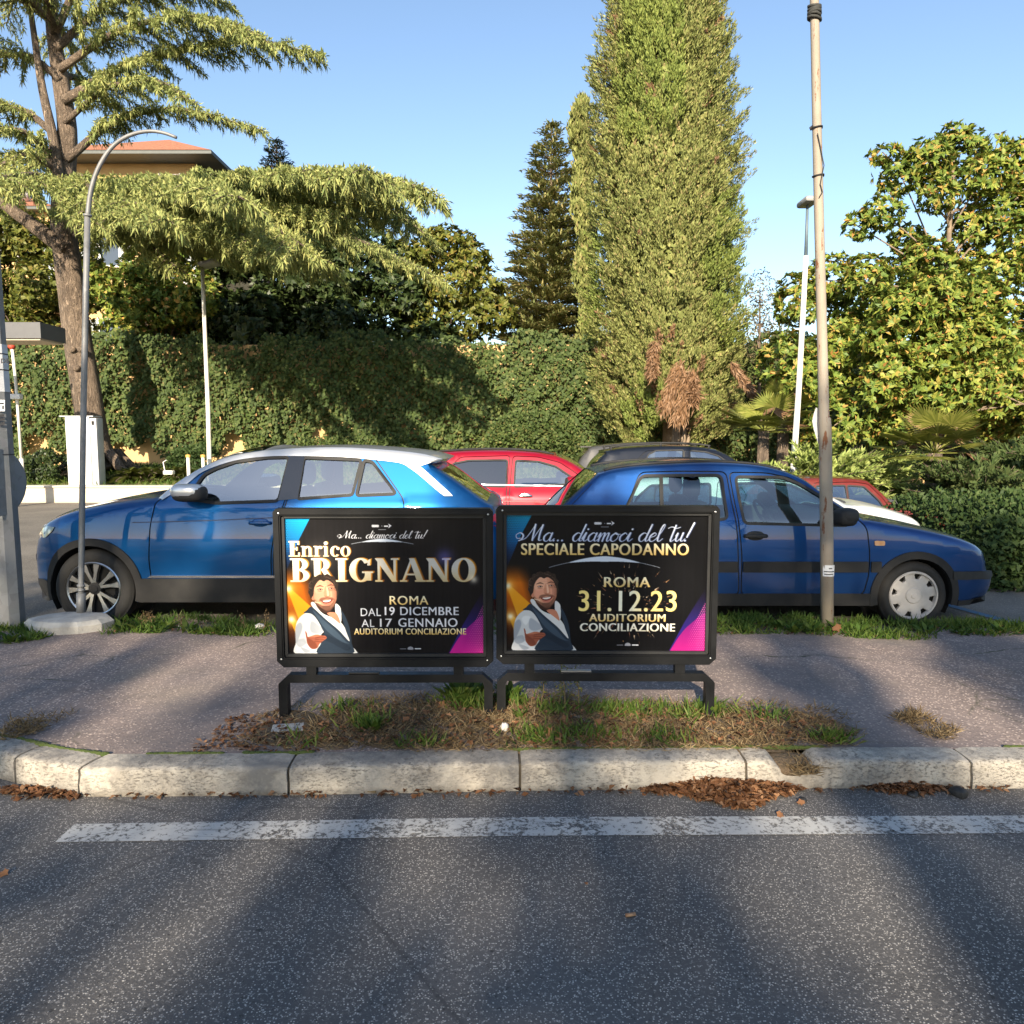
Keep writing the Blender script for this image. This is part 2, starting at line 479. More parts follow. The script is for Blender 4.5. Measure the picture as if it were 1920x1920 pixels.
# moss along the back of the kerb
t = NT('kerb_moss_green'); p = t.pos()
t.set(col=t.mix(t.noise(p, 40, 4), (.03, .055, .010), (.08, .10, .02)), rough=1.0); t.bump(t.noise(p, 160, 4), .8, .01)
mb = MB()
for i in range(210):
    x = -2.6 + i * .03
    if x > 3.6: break
    if math.sin(x * 2.3) + math.sin(x * 5.1 + 1) * .8 + math.sin(x * 11) * .5 < -.1: continue
    y = kerb_y(x) + KW; w = .010 + .012 * abs(math.sin(x * 9)) * random.random()
    mb.ell((x, y + w * .3, .131), (.026, w, .009 + .005 * random.random()), nu=7, nv=4)
tag(mb.build('moss', t.m, smooth=True), kind='stuff')

# earth strip behind the pavement, then the car park
t = NT('verge_earth'); p = t.pos()
t.set(col=t.mix(t.rng(t.noise(p, 7, 5), .35, .65), (.13, .10, .065), (.07, .065, .035)), rough=1); t.bump(t.noise(p, 40, 5), .7, .02)
grid_sheet('verge_earth', -9, 13, 5.70, 6.16, 120, 10, lambda x, y: pave_z(x, min(y, PAVE_Y1)) - .004 - .105 * sm((y - 5.8) / .34) + .012 * math.sin(x * 9 + y * 20) * sm((y - 5.78) / .05), t.m)
t = asphalt('car_park_asphalt', (.15, .135, .115), (.40, .355, .30), 70, .05, .4)
t.set(col=t.c)
grid_sheet('car_park', -60, 60, 5.9, 40, 121, 86, lambda x, y: ground_z(x, y), t.m)
mb = MB()
a, b = at_z(1700, 1113, .006), at_z(2100, 1222, .006)
d = (b - a).normalized(); nn = Vector((-d.y, d.x, 0)) * .05
mb.add([a - nn, b - nn, b + nn, a + nn], [(0, 1, 2, 3)])
tag(mb.build('blue_parking_line', pbr('blue_line_paint', (.03, .13, .26), (.10, .14, .17), scale=14, rough=.8)), kind='structure')

# raised lawn behind the low planter wall
def lawn_z(x, y): return .27 + .42 * sm((y - 21.2) / 4.0) + .03 * math.sin(x * 1.3)
t = NT('lawn_soil'); p = t.pos()
t.set(col=t.mix(t.rng(t.noise(p, 1.5, 5), .35, .65), (.12, .15, .03), (.22, .20, .08)), rough=1)
LX1 = at_y(1080, 900, 21.0).x
grid_sheet('lawn', -40, LX1, 21.05, 27.2, 80, 22, lawn_z, t.m)
t = NT('garden_bed_soil'); p = t.pos()
t.set(col=t.mix(t.rng(t.noise(p, 1.5, 5), .35, .65), (.09, .075, .04), (.16, .12, .08)), rough=1)
grid_sheet('garden_bed', LX1 + .05, 6.2, 19.0, 27.2, 30, 30, lambda x, y: ground_z(x, y) + .05 + .3 * sm((y - 19) / 5), t.m)
grid_sheet('garden_bed', 6.2, 40, 13.2, 27.2, 70, 40, lambda x, y: ground_z(x, y) + .05 + .3 * sm((y - 14) / 5), t.m)
# ================================================================== cars
M_RUB = pbr('black_rubber', (.012, .012, .012), (.02, .02, .02), rough=.7, scale=20)
M_TYRE = pbr('tyre_rubber', (.010, .010, .010), (.020, .019, .018), rough=.85, scale=9, bump=.2, bscale=90)
M_CLAD = pbr('grey_black_cladding', (.016, .016, .017), (.028, .027, .026), rough=.55, scale=5, r2=.7, spec=.22)
M_DARK = pbr('dark_void', (.006, .006, .006), rough=.9)
M_INT = pbr('grey_car_interior', (.05, .052, .055), (.07, .07, .07), rough=.8)
M_INTL = pbr('light_car_interior', (.20, .20, .19), (.26, .25, .24), rough=.8)
M_CHROME = pbr('bright_metal_trim', (.75, .75, .74), rough=.18, metal=1)
M_ALU = pbr('machined_aluminium', (.62, .62, .62), (.5, .5, .5), rough=.3, metal=1)
M_HUB = pbr('dusty_grey_hubcap', (.46, .43, .40), (.36, .335, .31), rough=.5, scale=9)
M_GLASS = glassmat('clear_car_glass', (.86, .93, .88), base=.24)
M_GLASST = glassmat('green_car_glass', (.52, .72, .70))
M_GLASSD = glassmat('dark_car_glass', (.10, .11, .12))
M_REDL = pbr('red_lamp_lens', (.45, .012, .02), rough=.12, coat=1)
M_ORANGE = pbr('orange_lamp_lens', (.75, .27, .04), (.85, .6, .4), rough=.15, coat=1)
def lampmat():
    t = NT('clear_headlamp'); v = t.voro(t.mapv(t.obj(), (1, 1, 1)), 13)
    t.set(col=t.mix(t.rng(v.outputs['Distance'], .2, .5), (.75, .77, .8), (.08, .085, .09)), rough=.15, metal=.5, coat=1); return t.m
M_LAMP = lampmat()
def paint(name, c, dirt=.12, flake=.5, rough=.32):
    t = NT(name); o = t.obj()
    n = t.noise(o, 3.0, 5, .65)
    sx = t.new('SeparateXYZ'); t.link(o, sx.inputs[0])
    low = t.rng(sx.outputs[2], .62, .15)
    d = t.math('ADD', t.math('MULTIPLY', t.rng(n, .45, .75), dirt), t.math('MULTIPLY', low, dirt * 1.6))
    t.set(col=t.mix(d, c, (.20, .18, .15)), rough=t.rng(d, 0, .6, rough, rough + .35), metal=flake, coat=.8, coatr=.03, spec=.2)
    return t.m

def tracer(ynear, xc, zg, facing, belt, tumble):
    """picture points on the near side of a car -> (along, up) in metres in the car's own frame"""
    def tr(pts, ins=0.0):
        out = []
        for p in pts:
            e = ins + (p[2] if len(p) > 2 else 0); w = at_y(p[0], p[1], ynear + e)
            for _ in range(4): w = at_y(p[0], p[1], ynear + e + max(0, (w.z - zg - belt)) * tumble)
            out.append(((w.x - xc) * facing, w.z - zg))
        return out
    return tr

class Car:
    """body built from its real side outline, with width, tumblehome and rounded edges"""
    def __init__(s, name, label, loc, facing, width, belt, tumble, segs, arches, sill, front, rear, paintm, group=None, rtab=None, crown=None, spacing=.05):
        s.root = thing(name, label, 'car', loc, group, rotz=0 if facing > 0 else math.pi)
        s.W, s.belt, s.tum, s.fr, s.re, s.paint, s.sp = width / 2, belt, tumble, front, rear, paintm, spacing
        s.rt = dict(dict(roof=.06, hood=.10, front=.12, windshield=.05, rear_window=.05, tail=.09), **(rtab or {}))
        s.cr = dict(dict(roof=.02, hood=.045, front=.10, windshield=.07, rear_window=.05, tail=.07), **(crown or {}))
        # outline from rear bottom over the roof to front bottom
        s.segs = []; up, R = [], []
        for kind, pts in segs:
            q = catmull(pts, step=.035); s.segs.append((kind, len(up), len(up) + len(q) - 1))
            if up: q = q[1:]; s.segs[-1] = (kind, len(up) - 1, len(up) - 1 + len(q))
            up += q; R += [s.rt.get(kind, .06)] * len(q)
        s.up = np.array(up); R = np.array(R)
        k = np.ones(9) / 9; s.R = np.convolve(np.pad(R, 4, mode='edge'), k, 'valid')
        CR = np.full(len(up), .05)
        for kind, a, b in s.segs: CR[a:b + 1] = s.cr.get(kind, .05)
        k = np.ones(7) / 7; s.CR = np.convolve(np.pad(CR, 3, mode='edge'), k, 'valid')
        bot = []
        x_end = s.up[-1][0]; x_beg = s.up[0][0]
        for cx, cz, r in sorted(arches, key=lambda a: -a[0]):
            dz = sill - cz; dx = math.sqrt(max(r * r - dz * dz, 1e-6)); a0 = math.atan2(dz, dx)
            n = 22
            bot += [(cx + r * math.cos(a0 + (math.pi - 2 * a0) * i / n), cz + r * math.sin(a0 + (math.pi - 2 * a0) * i / n)) for i in range(n + 1)]
        full = []
        for a, b in zip(bot[:-1], bot[1:]):
            full.append(a); d = math.hypot(b[0] - a[0], b[1] - a[1])
            if d > .12:
                m = int(d / .06); full += [(a[0] + (b[0] - a[0]) * i / m, a[1] + (b[1] - a[1]) * i / m) for i in range(1, m)]
        full.append(bot[-1])
        s.bot = full; s.outline = [tuple(p) for p in s.up] + full; s.arches, s.sill = arches, sill
    def yf(s, P):
        P = np.asarray(P, float); x, z = P[:, 0], P[:, 1]
        y = s.W - .028 * np.clip((.62 - z) / .5, 0, 1) ** 2 - .035 * np.clip((z - .62) / .4, 0, 1.2) ** 2
        y = y - np.maximum(0, z - s.belt) * s.tum
        x0, x1, d, p = s.fr; y = y - d * np.clip((x - x0) / (x1 - x0), 0, 1.15) ** p
        x0, x1, d, p = s.re; y = y - d * np.clip((x0 - x) / (x0 - x1), 0, 1.15) ** p
        return y
    def yr(s, P):
        P = np.asarray(P, float); d, i = polydist(P, s.up, closed=False); r = s.R[i]
        u = np.clip(1 - d / r, 0, 1); return s.yf(P) - r * (1 - np.sqrt(np.maximum(0, 1 - u * u)))
    def panel(s, poly, holes=(), off=0.0, sp=None, rings=False):
        sp = sp or s.sp; poly = np.asarray(poly, float); loops = [poly] + [np.asarray(h, float) for h in holes]
        V, E = [], []
        for lp in loops:
            pts = []
            for a, b in zip(lp, np.roll(lp, -1, 0)):
                m = max(1, int(np.linalg.norm(b - a) / (sp * 1.5))); pts += [a + (b - a) * i / m for i in range(m)]
            k = len(V); V += pts; E += [(k + i, k + (i + 1) % len(pts)) for i in range(len(pts))]
        x0, z0 = poly.min(0); x1, z1 = poly.max(0)
        gx, gz = np.meshgrid(np.arange(x0 + sp / 2, x1, sp), np.arange(z0 + sp / 2, z1, sp)); gx[::2] += sp / 2
        G = np.stack([gx.ravel(), gz.ravel()], 1)
        if rings:
            extra = []
            n = nrm(np.gradient(s.up, axis=0)); n = np.stack([n[:, 1], -n[:, 0]], 1)
            for f in (.06, .2, .42, .75): extra.append(s.up + n * (s.R * f)[:, None])
            G = G[polydist(G, s.up, False)[0] > .055] if len(G) else G
            G = np.concatenate([G] + extra)
        if len(G):
            m = inside(G, poly)
            for h in loops[1:]: m &= ~inside(G, h)
            G = G[m]
            for lp in loops:
                if len(G): G = G[polydist(G, lp)[0] > sp * .18]
        V = [Vector((p[0], p[1])) for p in V] + [Vector((p[0], p[1])) for p in G]
        r = geometry.delaunay_2d_cdt(V, E, [], 0, 1e-6)
        P = np.array([(v.x, v.y) for v in r[0]]); T = np.array([f for f in r[2] if len(f) == 3])
        c = P[T].mean(1); m = inside(c, poly)
        for h in loops[1:]: m &= ~inside(c, h)
        T = T[m]; y = s.yr(P) + off
        return np.stack([P[:, 0], y, P[:, 1]], 1), T
    def add_panel(s, mb, *a, sides=(1, -1), edge=0, **k):
        V, T = s.panel(*a, **k)
        for sd in sides:
            mb.add([Vector((v[0], v[1] * sd, v[2])) for v in V], [tuple(t) if sd < 0 else tuple(reversed(t)) for t in T])
        return mb
    def loft(s, mb, i0, i1, t0=-1, t1=1, nt=13, off=0.0, crown=.05):
        P = s.up[i0:i1 + 1]; w = s.yf(P) - s.R[i0:i1 + 1]
        g = nrm(np.gradient(s.up, axis=0))[i0:i1 + 1]; n = np.stack([-g[:, 1], g[:, 0]], 1)
        rows = []
        for j in range(len(P)):
            for t in np.linspace(t0, t1, nt):
                c = s.CR[i0 + j] * (1 - t * t) + off
                rows.append(Vector((P[j][0] + n[j][0] * c, t * w[j], P[j][1] + n[j][1] * c)))
        fs = [(j * nt + k, j * nt + k + 1, (j + 1) * nt + k + 1, (j + 1) * nt + k) for j in range(len(P) - 1) for k in range(nt - 1)]
        return mb.add(rows, fs)
    def body(s, doors, windows, roofm=None, glass=M_GLASS, roofline=None, glassback=None, frame_w=.022):
        """doors: list of outlines; windows: (outline, glass material)"""
        mb = MB()
        wp = [w[0] for w in windows]
        wh = [w for w in wp if not any(inside([np.mean(w, 0)], d)[0] for d in doors)]
        s.add_panel(mb, s.outline, [offset_poly(d, .005) for d in doors] + wh, rings=True)
        for kind, a, b in s.segs:
            if kind in ('windshield', 'rear_window'):
                s.loft(mb, a, b, -1, -.93, 3, crown=s.cr[kind]); s.loft(mb, a, b, .93, 1, 3, crown=s.cr[kind])
            elif kind == 'roof' and roofm: pass
            else: s.loft(mb, a, b, crown=s.cr.get(kind, .05))
        ob = mb.build('body', s.paint, s.root, angle=38, weld=.0015)
        for kind, a, b in s.segs:
            if kind in ('windshield', 'rear_window'):
                m2 = MB(); s.loft(m2, a, b, -.95, .95, 13, off=-.006, crown=s.cr[kind]); m2.build(kind, (glassback or glass) if kind == 'rear_window' else glass, s.root, smooth=True, fixn=False)
            elif kind == 'roof' and roofm:
                m2 = MB(); s.loft(m2, a, b, crown=s.cr['roof']); m2.build('roof', roofm, s.root, smooth=True)
        # inner shell so that panel gaps read dark
        m2 = MB(); s.add_panel(m2, s.outline, [offset_poly(w, -.01) for w in wp], off=-.03, sp=.12); m2.build('inner_shell', M_INT, s.root, smooth=True, fixn=False)
        s.doors = []
        for d in doors:
            hs = [w for w in wp if inside([np.mean(w, 0)], d)[0]]
            V, T = s.panel(offset_poly(d, -.005), hs)
            for sd in (1, -1):
                m2 = MB(); m2.add([Vector((v[0], v[1] * sd, v[2])) for v in V], [tuple(t) if sd < 0 else tuple(reversed(t)) for t in T])
                s.doors.append((m2.build('door', s.paint, s.root, angle=38, fixn=False), sd, d))
        for w, gm in windows:
            for sd in (1, -1):
                par = next((o for o, sd2, d in s.doors if sd2 == sd and inside([np.mean(w, 0)], d)[0]), s.root)
                m2 = MB(); s.add_panel(m2, w, off=-.010, sides=(sd,), sp=.1); g = m2.build('window', gm, par, smooth=True, fixn=False)
                m2 = MB(); s.add_panel(m2, offset_poly(w, frame_w), [offset_poly(w, -.004)], off=.004, sides=(sd,), sp=.08); m2.build('window_frame', M_RUB, par, smooth=True, fixn=False)
        return ob
    def patch(s, name, poly, mat, off=.005, sides=(1, -1), holes=(), parent=None, thick=0, rings=False):
        out = []
        for sd in sides:
            m2 = MB(); V, T = s.panel(poly, holes, off=off, sp=.045 if rings else .06, rings=rings)
            m2.add([Vector((v[0], v[1] * sd, v[2])) for v in V], [tuple(t) if sd < 0 else tuple(reversed(t)) for t in T])
            if thick:
                lp = np.asarray(poly, float); yy = s.yr(lp) + off
                o = [Vector((p[0], y * sd, p[1])) for p, y in zip(lp, yy)]; q = [Vector((p[0], (y - thick) * sd, p[1])) for p, y in zip(lp, yy)]; n = len(o)
                m2.add(o + q, [(i, (i + 1) % n, n + (i + 1) % n, n + i) for i in range(n)])
            out.append(m2.build(name, mat, parent or s.root, angle=40, fixn=False))
        return out
    def arch_trim(s, mat, w=.055, off=.014):
        for cx, cz, r in s.arches:
            dz = s.sill - cz; a0 = math.asin(max(-1, min(1, dz / r))) + .02; n = 26
            an = [a0 + (math.pi - 2 * a0) * i / n for i in range(n + 1)]
            poly = [(cx + (r - .012) * math.cos(a), cz + (r - .012) * math.sin(a)) for a in an] + [(cx + (r + w) * math.cos(a), cz + (r + w) * math.sin(a)) for a in reversed(an)]
            s.patch('wheel_arch_trim', poly, mat, off=off, thick=.05)
    def liners(s):
        for cx, cz, r in s.arches:
            for sd in (1, -1):
                m2 = MB(); n = 20; y0, y1 = s.W - .05, s.W - .36; vs, fs = [], []
                for i in range(n + 1):
                    a = -.5 + (math.pi + 1.0) * i / n
                    for y in (y0, y1): vs.append((cx + r * .985 * math.cos(a), y * sd, cz + r * .985 * math.sin(a)))
                fs = [(2 * i, 2 * i + 1, 2 * i + 3, 2 * i + 2) for i in range(n)]
                m2.add(vs, fs); m2.add([(cx + r * 1.05 * math.cos(.3 * k), y1 * sd, cz + r * 1.05 * math.sin(.3 * k)) for k in range(21)], [tuple(range(21))])
                m2.build('wheel_arch_liner', M_DARK, s.root, fixn=False)
    def under(s, z0=.17, z1=.36):
        m2 = MB(); xs = [a[0] for a in s.arches]
        m2.box(((s.up[0][0] + s.up[-1][0]) / 2, 0, (z0 + z1) / 2), (s.up[-1][0] - s.up[0][0] - .5, s.W * 2 - .62, z1 - z0))
        m2.box(((max(xs) + min(xs)) / 2, 0, (s.sill + z1) / 2 + .02), (max(xs) - min(xs) - .72, s.W * 2 - .14, z1 - s.sill))
        m2.build('underbody', M_DARK, s.root)
    def seats(s, xf, xr, zb, mat, yo=.36, wheel=None, steer=1, dash=None):
        for x in (xf, xr):
            for y in (yo, -yo):
                m2 = MB(); tl = Matrix.Rotation(rad(-14), 3, 'Y')
                m2.rbox((x, y, zb), (.5, .46, .16), .05)
                m2.rbox((x - .30, y, zb + .36), (.14, .46, .62), .06, tl)
                m2.build('seat', mat, s.root, angle=50)
                h = MB(); h.ell((x - .40, y, zb + .78), (.055, .13, .10), .7); h.tube([(x - .385, y, zb + .6), (x - .40, y, zb + .74)], .012, 6); h.build('headrest', mat, s.root.children[-1], smooth=True)
        if dash:
            m2 = MB(); m2.rbox((dash[0], 0, dash[1]), (.42, s.W * 2 - .34, .24), .07); m2.build('dashboard', M_INT, s.root, angle=50)
        if wheel:
            m2 = MB(); c = Vector((wheel[0], yo * steer, wheel[1])); ax = Vector((.86, 0, .5)).normalized(); a = Vector((0, 1, 0)); b = ax.cross(a)
            m2.tube([c + (a * math.cos(k * .3142) + b * math.sin(k * .3142)) * .185 for k in range(21)], .015, 8, cap=False)
            m2.tube([c - a * .18, c, c + a * .18], .014, 6); m2.tube([c - b * -.02, c + ax * .25 - Vector((0, 0, .06))], [.05, .035], 8)
            m2.build('steering_wheel', M_RUB, s.root, smooth=True)
    def wheels(s, rt, width, style, rrim, wy=None):
        wy = wy if wy is not None else s.W - .025
        for cx, cz, r in s.arches:
            for sd in (1, -1):
                c = Vector((cx, wy * sd, cz)); o = lambda d: -d * sd
                w = MB(); rr = rrim; h = rt
                w.lathe([(rr - .01, o(.03)), (rr + .004, o(.002)), (rr + .02, o(-.004)), ((rr + h) / 2, o(-.010)), (h - .03, o(-.004)), (h - .012, o(.008)), (h, o(.03)), (h, o(.03)), (h + .001, o(width / 2)), (h, o(width - .03)), (h - .02, o(width)), (rr, o(width)), (rr - .03, o(width * .5))], c, 'y', 48)
                tob = w.build('wheel', M_DARK, s.root, smooth=True)
                tob.data.materials.clear(); tob.data.materials.append(M_TYRE)
                tob.name = 'wheel'
                s.rim(tob, c, rr, sd, style)
    def rim(s, par, c, rr, sd, style):
        o = lambda d: -d * sd
        if style == 'alloy':
            b = MB(); b.lathe([(0, o(.075)), (rr - .03, o(.07)), (rr - .008, o(.02))], c, 'y', 40); b.build('rim_barrel', M_DARK, par, smooth=True)
            m = MB(); m.lathe([(rr + .002, o(.004)), (rr - .006, o(-.003)), (rr - .016, o(.004)), (rr - .02, o(.03)), (rr, o(.05))], c, 'y', 48)
            for k in range(5):
                for q in (-.17, .17):
                    a = 2 * math.pi * k / 5 + .2
                    p0 = Vector((math.cos(a + q * .55), 0, math.sin(a + q * .55))) * .045; p1 = Vector((math.cos(a + q * 1.55), 0, math.sin(a + q * 1.55))) * (rr - .012)
                    d = (p1 - p0).normalized(); e = Vector((-d.z, 0, d.x)); vs = []
                    for p, w_, dp in ((p0, .013, .018), (p0.lerp(p1, .55), .013, .012), (p1, .026, .006)):
                        for sg in (-1, 1):
                            vs.append(c + p + e * w_ * sg + Vector((0, o(dp), 0)))
                        for sg in (1, -1):
                            vs.append(c + p + e * w_ * sg * 1.25 + Vector((0, o(dp + .03), 0)))
                    fs = []
                    for i in range(2):
                        for j in range(4): fs.append((i * 4 + j, i * 4 + (j + 1) % 4, i * 4 + 4 + (j + 1) % 4, i * 4 + 4 + j))
                    m.add(vs, fs)
            m.build('rim', M_ALU, par, angle=35)
            h = MB(); h.lathe([(0, o(.006)), (.028, o(.007)), (.034, o(.014)), (.055, o(.018)), (.06, o(.05))], c, 'y', 24); h.build('hub_cap', M_CLAD, par, angle=30)
        else:
            b = MB(); b.lathe([(0, o(.05)), (rr - .01, o(.045)), (rr - .004, o(.02))], c, 'y', 40); b.build('rim_barrel', M_DARK, par, smooth=True)
            m = MB(); m.lathe([(rr + .006, o(.006)), (rr - .002, o(-.008)), (rr - .014, o(-.008)), (rr - .02, o(.004)), (rr - .02, o(.03))], c, 'y', 64)
            vs = [c + Vector((0, o(-.006), 0))]; n = 128; fs = []
            for ring, (k1, dp) in enumerate(((.30, -.006), (.34, .004), (.5, .003), (.66, .006), (1.0, .010), (1.0, .035))):
                for i in range(n):
                    a = 2 * math.pi * i / n + .12; f = (a * 8 / (2 * math.pi)) % 1.0
                    notch = 1.0 if f < .56 else (.74 if .64 < f < .92 else .88)
                    R = rr * (.93 * notch if k1 == 1.0 else k1 * (1 if k1 < .7 else 1))
                    vs.append(c + Vector((math.cos(a) * R, o(dp), math.sin(a) * R)))
            for i in range(n):
                i2 = (i + 1) % n; fs.append((0, 1 + i, 1 + i2))
                for q in range(5): fs.append((1 + q * n + i, 1 + (q + 1) * n + i, 1 + (q + 1) * n + i2, 1 + q * n + i2))
            m.add(vs, fs)
            for k in range(8):   # bridges from the cap to the outer ring
                a = 2 * math.pi * (k + .30) / 8 - .12 + .0
                p = Vector((math.cos(a), 0, math.sin(a))) * rr * .94
                m.box(c + p + Vector((0, o(.014), 0)), (.03, .02, .05), Matrix.Rotation(-a, 3, 'Y'))
            m.lathe([(0, o(-.012)), (.022, o(-.011)), (.027, o(-.004))], c, 'y', 20)
            m.build('hub_cap', M_HUB, par, angle=30)
    def mirror(s, x, z, y, cap, size=(.10, .11, .085), sides=(1, -1)):
        for sd in sides:
            m2 = MB(); m2.ell((x, y * sd, z), size, .62, nu=18, nv=12); m2.box((x + .02, (y - size[1] - .02) * sd, z - size[2] * .6), (.07, .12, .04))
            a = m2.build('mirror', M_RUB, s.root, smooth=True)
            m2 = MB(); m2.ell((x + .012, (y + .004) * sd, z + .018), (size[0] * .98, size[1] * 1.0, size[2] * .86), .62, nu=18, nv=12); m2.build('mirror_cap', cap, a, smooth=True)
    def handle(s, x, z, mat, l=.19, h=.028):
        for o, sd, d in s.doors:
            if inside([(x, z)], d)[0]:
                y = float(s.yf([(x, z)])[0])
                m2 = MB(); m2.ell((x, (y - .004) * sd, z - .004), (l * .42, .010, h * 1.5), .9); m2.ell((x, (y + .022) * sd, z), (l * .5, .012, h * .55), .6); m2.ell((x - l * .4, (y + .008) * sd, z), (.022, .02, h * .55), .8); m2.ell((x + l * .4, (y + .008) * sd, z), (.022, .02, h * .55), .8)
                m2.build('handle', mat, o, smooth=True)

# ---------------------------------------------------------------- blue crossover with a silver roof (faces left)
YN = 6.25
def car_crossover():
    belt, tum = 1.06, .36
    xc = -2.12; tr = tracer(YN, xc, 0, -1, belt, tum)
    P_ = paint('bright_blue_metallic_paint', (.001, .062, .205), dirt=.006, flake=.7, rough=.40)
    SIL = paint('silver_roof_paint', (.60, .61, .62), dirt=.05, flake=.55, rough=.3)
    up = tr([(938, 1120, .3), (944, 1075, .3), (940, 1010, .3), (930, 965, .28), (925, 948, .25)])
    glass = tr([(806, 871, .06), (850, 900, .06), (890, 929, .1), (912, 943, .15)])
    roof = tr([(292, 934, .05), (330, 904, .05), (380, 874, .05), (430, 855, .05), (490, 845, .05), (560, 840, .05), (640, 839, .05), (700, 842, .05), (760, 847, .05), (800, 853, .05), (829, 861, .05)])
    ws_i = 4
    hood = tr([(292, 934), (262, 936), (200, 945), (150, 955), (105, 966), (78, 978, .1)])
    front = tr([(78, 978, .1), (62, 994, .16), (53, 1016, .2), (48, 1040, .22), (49, 1064, .22), (52, 1090, .22), (60, 1112, .2), (82, 1128, .15)])
    segs = [('tail', up), ('tail2', [up[-1], glass[-1]]), ('rear_window', glass[::-1]), ('spoiler', [glass[0], roof[-1]]),
            ('roof', roof[:ws_i - 1:-1]), ('windshield', roof[ws_i::-1]), ('hood', hood), ('front', front)]
    hub_f = tr([(172, 1105)])[0]; rf = .388
    cx_f = hub_f[0]; cx_r = cx_f - 2.59; cz = .335
    fr = (cx_f + .10, 2.12, .30, 2.0); re = (-1.35, -2.15, .26, 2.0)
    c = Car('crossover_car', 'bright blue crossover with silver roof and black wheel arches, parked behind the left poster stand', (xc, YN + .91, 0), -1, 1.82, belt, tum, segs,
            [(cx_f, cz, rf), (cx_r, cz, rf)], .225, fr, re, P_, spacing=.045, rtab=dict(spoiler=.03, tail2=.04), crown=dict(spoiler=.02, tail2=.05))
    w1 = round_poly(tr([(350, 934), (362, 917), (379, 892), (400, 881), (437, 868), (496, 860), (537, 859), (517, 938), (400, 942)]), .03)
    w2 = round_poly(tr([(568, 860), (673, 864), (657, 927), (556, 934)]), .02)
    w3 = round_poly(tr([(682, 865), (695, 868), (738, 925), (668, 928)]), .02)
    d1 = round_poly(tr([(288, 941), (306, 930), (345, 902), (376, 879), (432, 861), (494, 852), (552, 851), (530, 944), (516, 985), (508, 1040), (509, 1083), (500, 1105), (286, 1105), (279, 1050), (280, 985)]), .05)
    d2 = round_poly(tr([(556, 851), (640, 851), (700, 858), (756, 938), (757, 985), (720, 1030), (662, 1060), (640, 1105), (505, 1105), (513, 1083), (512, 1040), (520, 985), (534, 944)]), .05)
    c.body([d1, d2], [(w1, M_GLASS), (w2, M_GLASS), (w3, M_GLASS)], roofm=SIL, glassback=M_GLASSD)
    # silver rail running from the screen pillar over the doors to the tail
    i0 = [a for k, a, b in c.segs if k == 'roof'][0]; i1 = [b for k, a, b in c.segs if k == 'windshield'][0]
    top = [tuple(p) for p in c.up[i0:i1 + 1]]
    low = tr([(300, 938), (345, 909), (378, 884), (435, 864), (496, 856), (560, 855), (640, 857), (697, 862), (748, 868), (766, 877), (790, 895), (832, 931), (848, 931), (812, 897), (786, 874)])
    low = [tuple(p) for p in catmull(low, step=.05)]
    c.patch('roof_rail', top + low, SIL, off=.011, rings=True)
    c.patch('pillar_trim', tr([(540, 853), (569, 853), (555, 936), (518, 939)]), pbr('gloss_black', (.006, .006, .007), rough=.06, coat=1), off=.006)
    c.arch_trim(M_CLAD, .05); c.liners(); c.under()
    xa, xb = cx_r + rf + .03, cx_f - rf - .03
    c.patch('sill_trim', [(xa - .02, .225), (xb + .02, .225), (xb - .0, .43), (xa, .43)], M_CLAD, off=.016, thick=.05)
    c.patch('chrome_strip', [(xa + .02, .437), (xb - .06, .437), (xb - .09, .456), (xa + .02, .456)], M_CHROME, off=.012, thick=.02)
    c.patch('front_lip', tr([(49, 1088, .22), (78, 1086, .12), (92, 1090, .1), (92, 1128, .1), (70, 1126, .2), (56, 1110, .2)]), M_CLAD, off=.01)
    c.patch('headlight', round_poly(tr([(60, 993, .14), (66, 986, .12), (103, 988, .06), (99, 996, .07), (84, 1008, .09), (60, 1011, .16)]), .01), M_LAMP, off=.006)
    c.patch('running_light', round_poly(tr([(48, 1041, .2), (54, 1041, .2), (54, 1054, .2), (48, 1054, .2)]), .01), pbr('white_lamp', (.8, .8, .8), rough=.2), off=.008)
    mw = at_y(356, 925, YN - .08); c.mirror(xc - mw.x, mw.z, .99, SIL, (.135, .10, .07))
    hp = tr([(487, 981)])[0]; c.handle(hp[0], hp[1], P_)
    # body crease across the doors: its shade painted as a thin dark strip
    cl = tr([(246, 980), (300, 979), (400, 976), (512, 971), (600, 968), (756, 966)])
    c.patch('crease_shade', [(x, z + .004) for x, z in cl] + [(x, z - .004) for x, z in cl[::-1]], pbr('crease_shade_blue', (.003, .02, .09), rough=.4), off=.003)
    c.wheels(.335, .215, 'alloy', .232)
    sx = tr([(470, 930)])[0][0]
    c.seats(sx + .05, sx - .85, .52, M_INTL, wheel=(sx + .55, .93), steer=1, dash=(sx + .95, .9))
    # rear lamp wrapped round the corner, wiper
    c.patch('tail_light', round_poly(tr([(905, 966, .2), (930, 962, .28), (934, 985, .28), (880, 990, .15)]), .01), M_REDL, off=.006)
    return c
car_crossover()

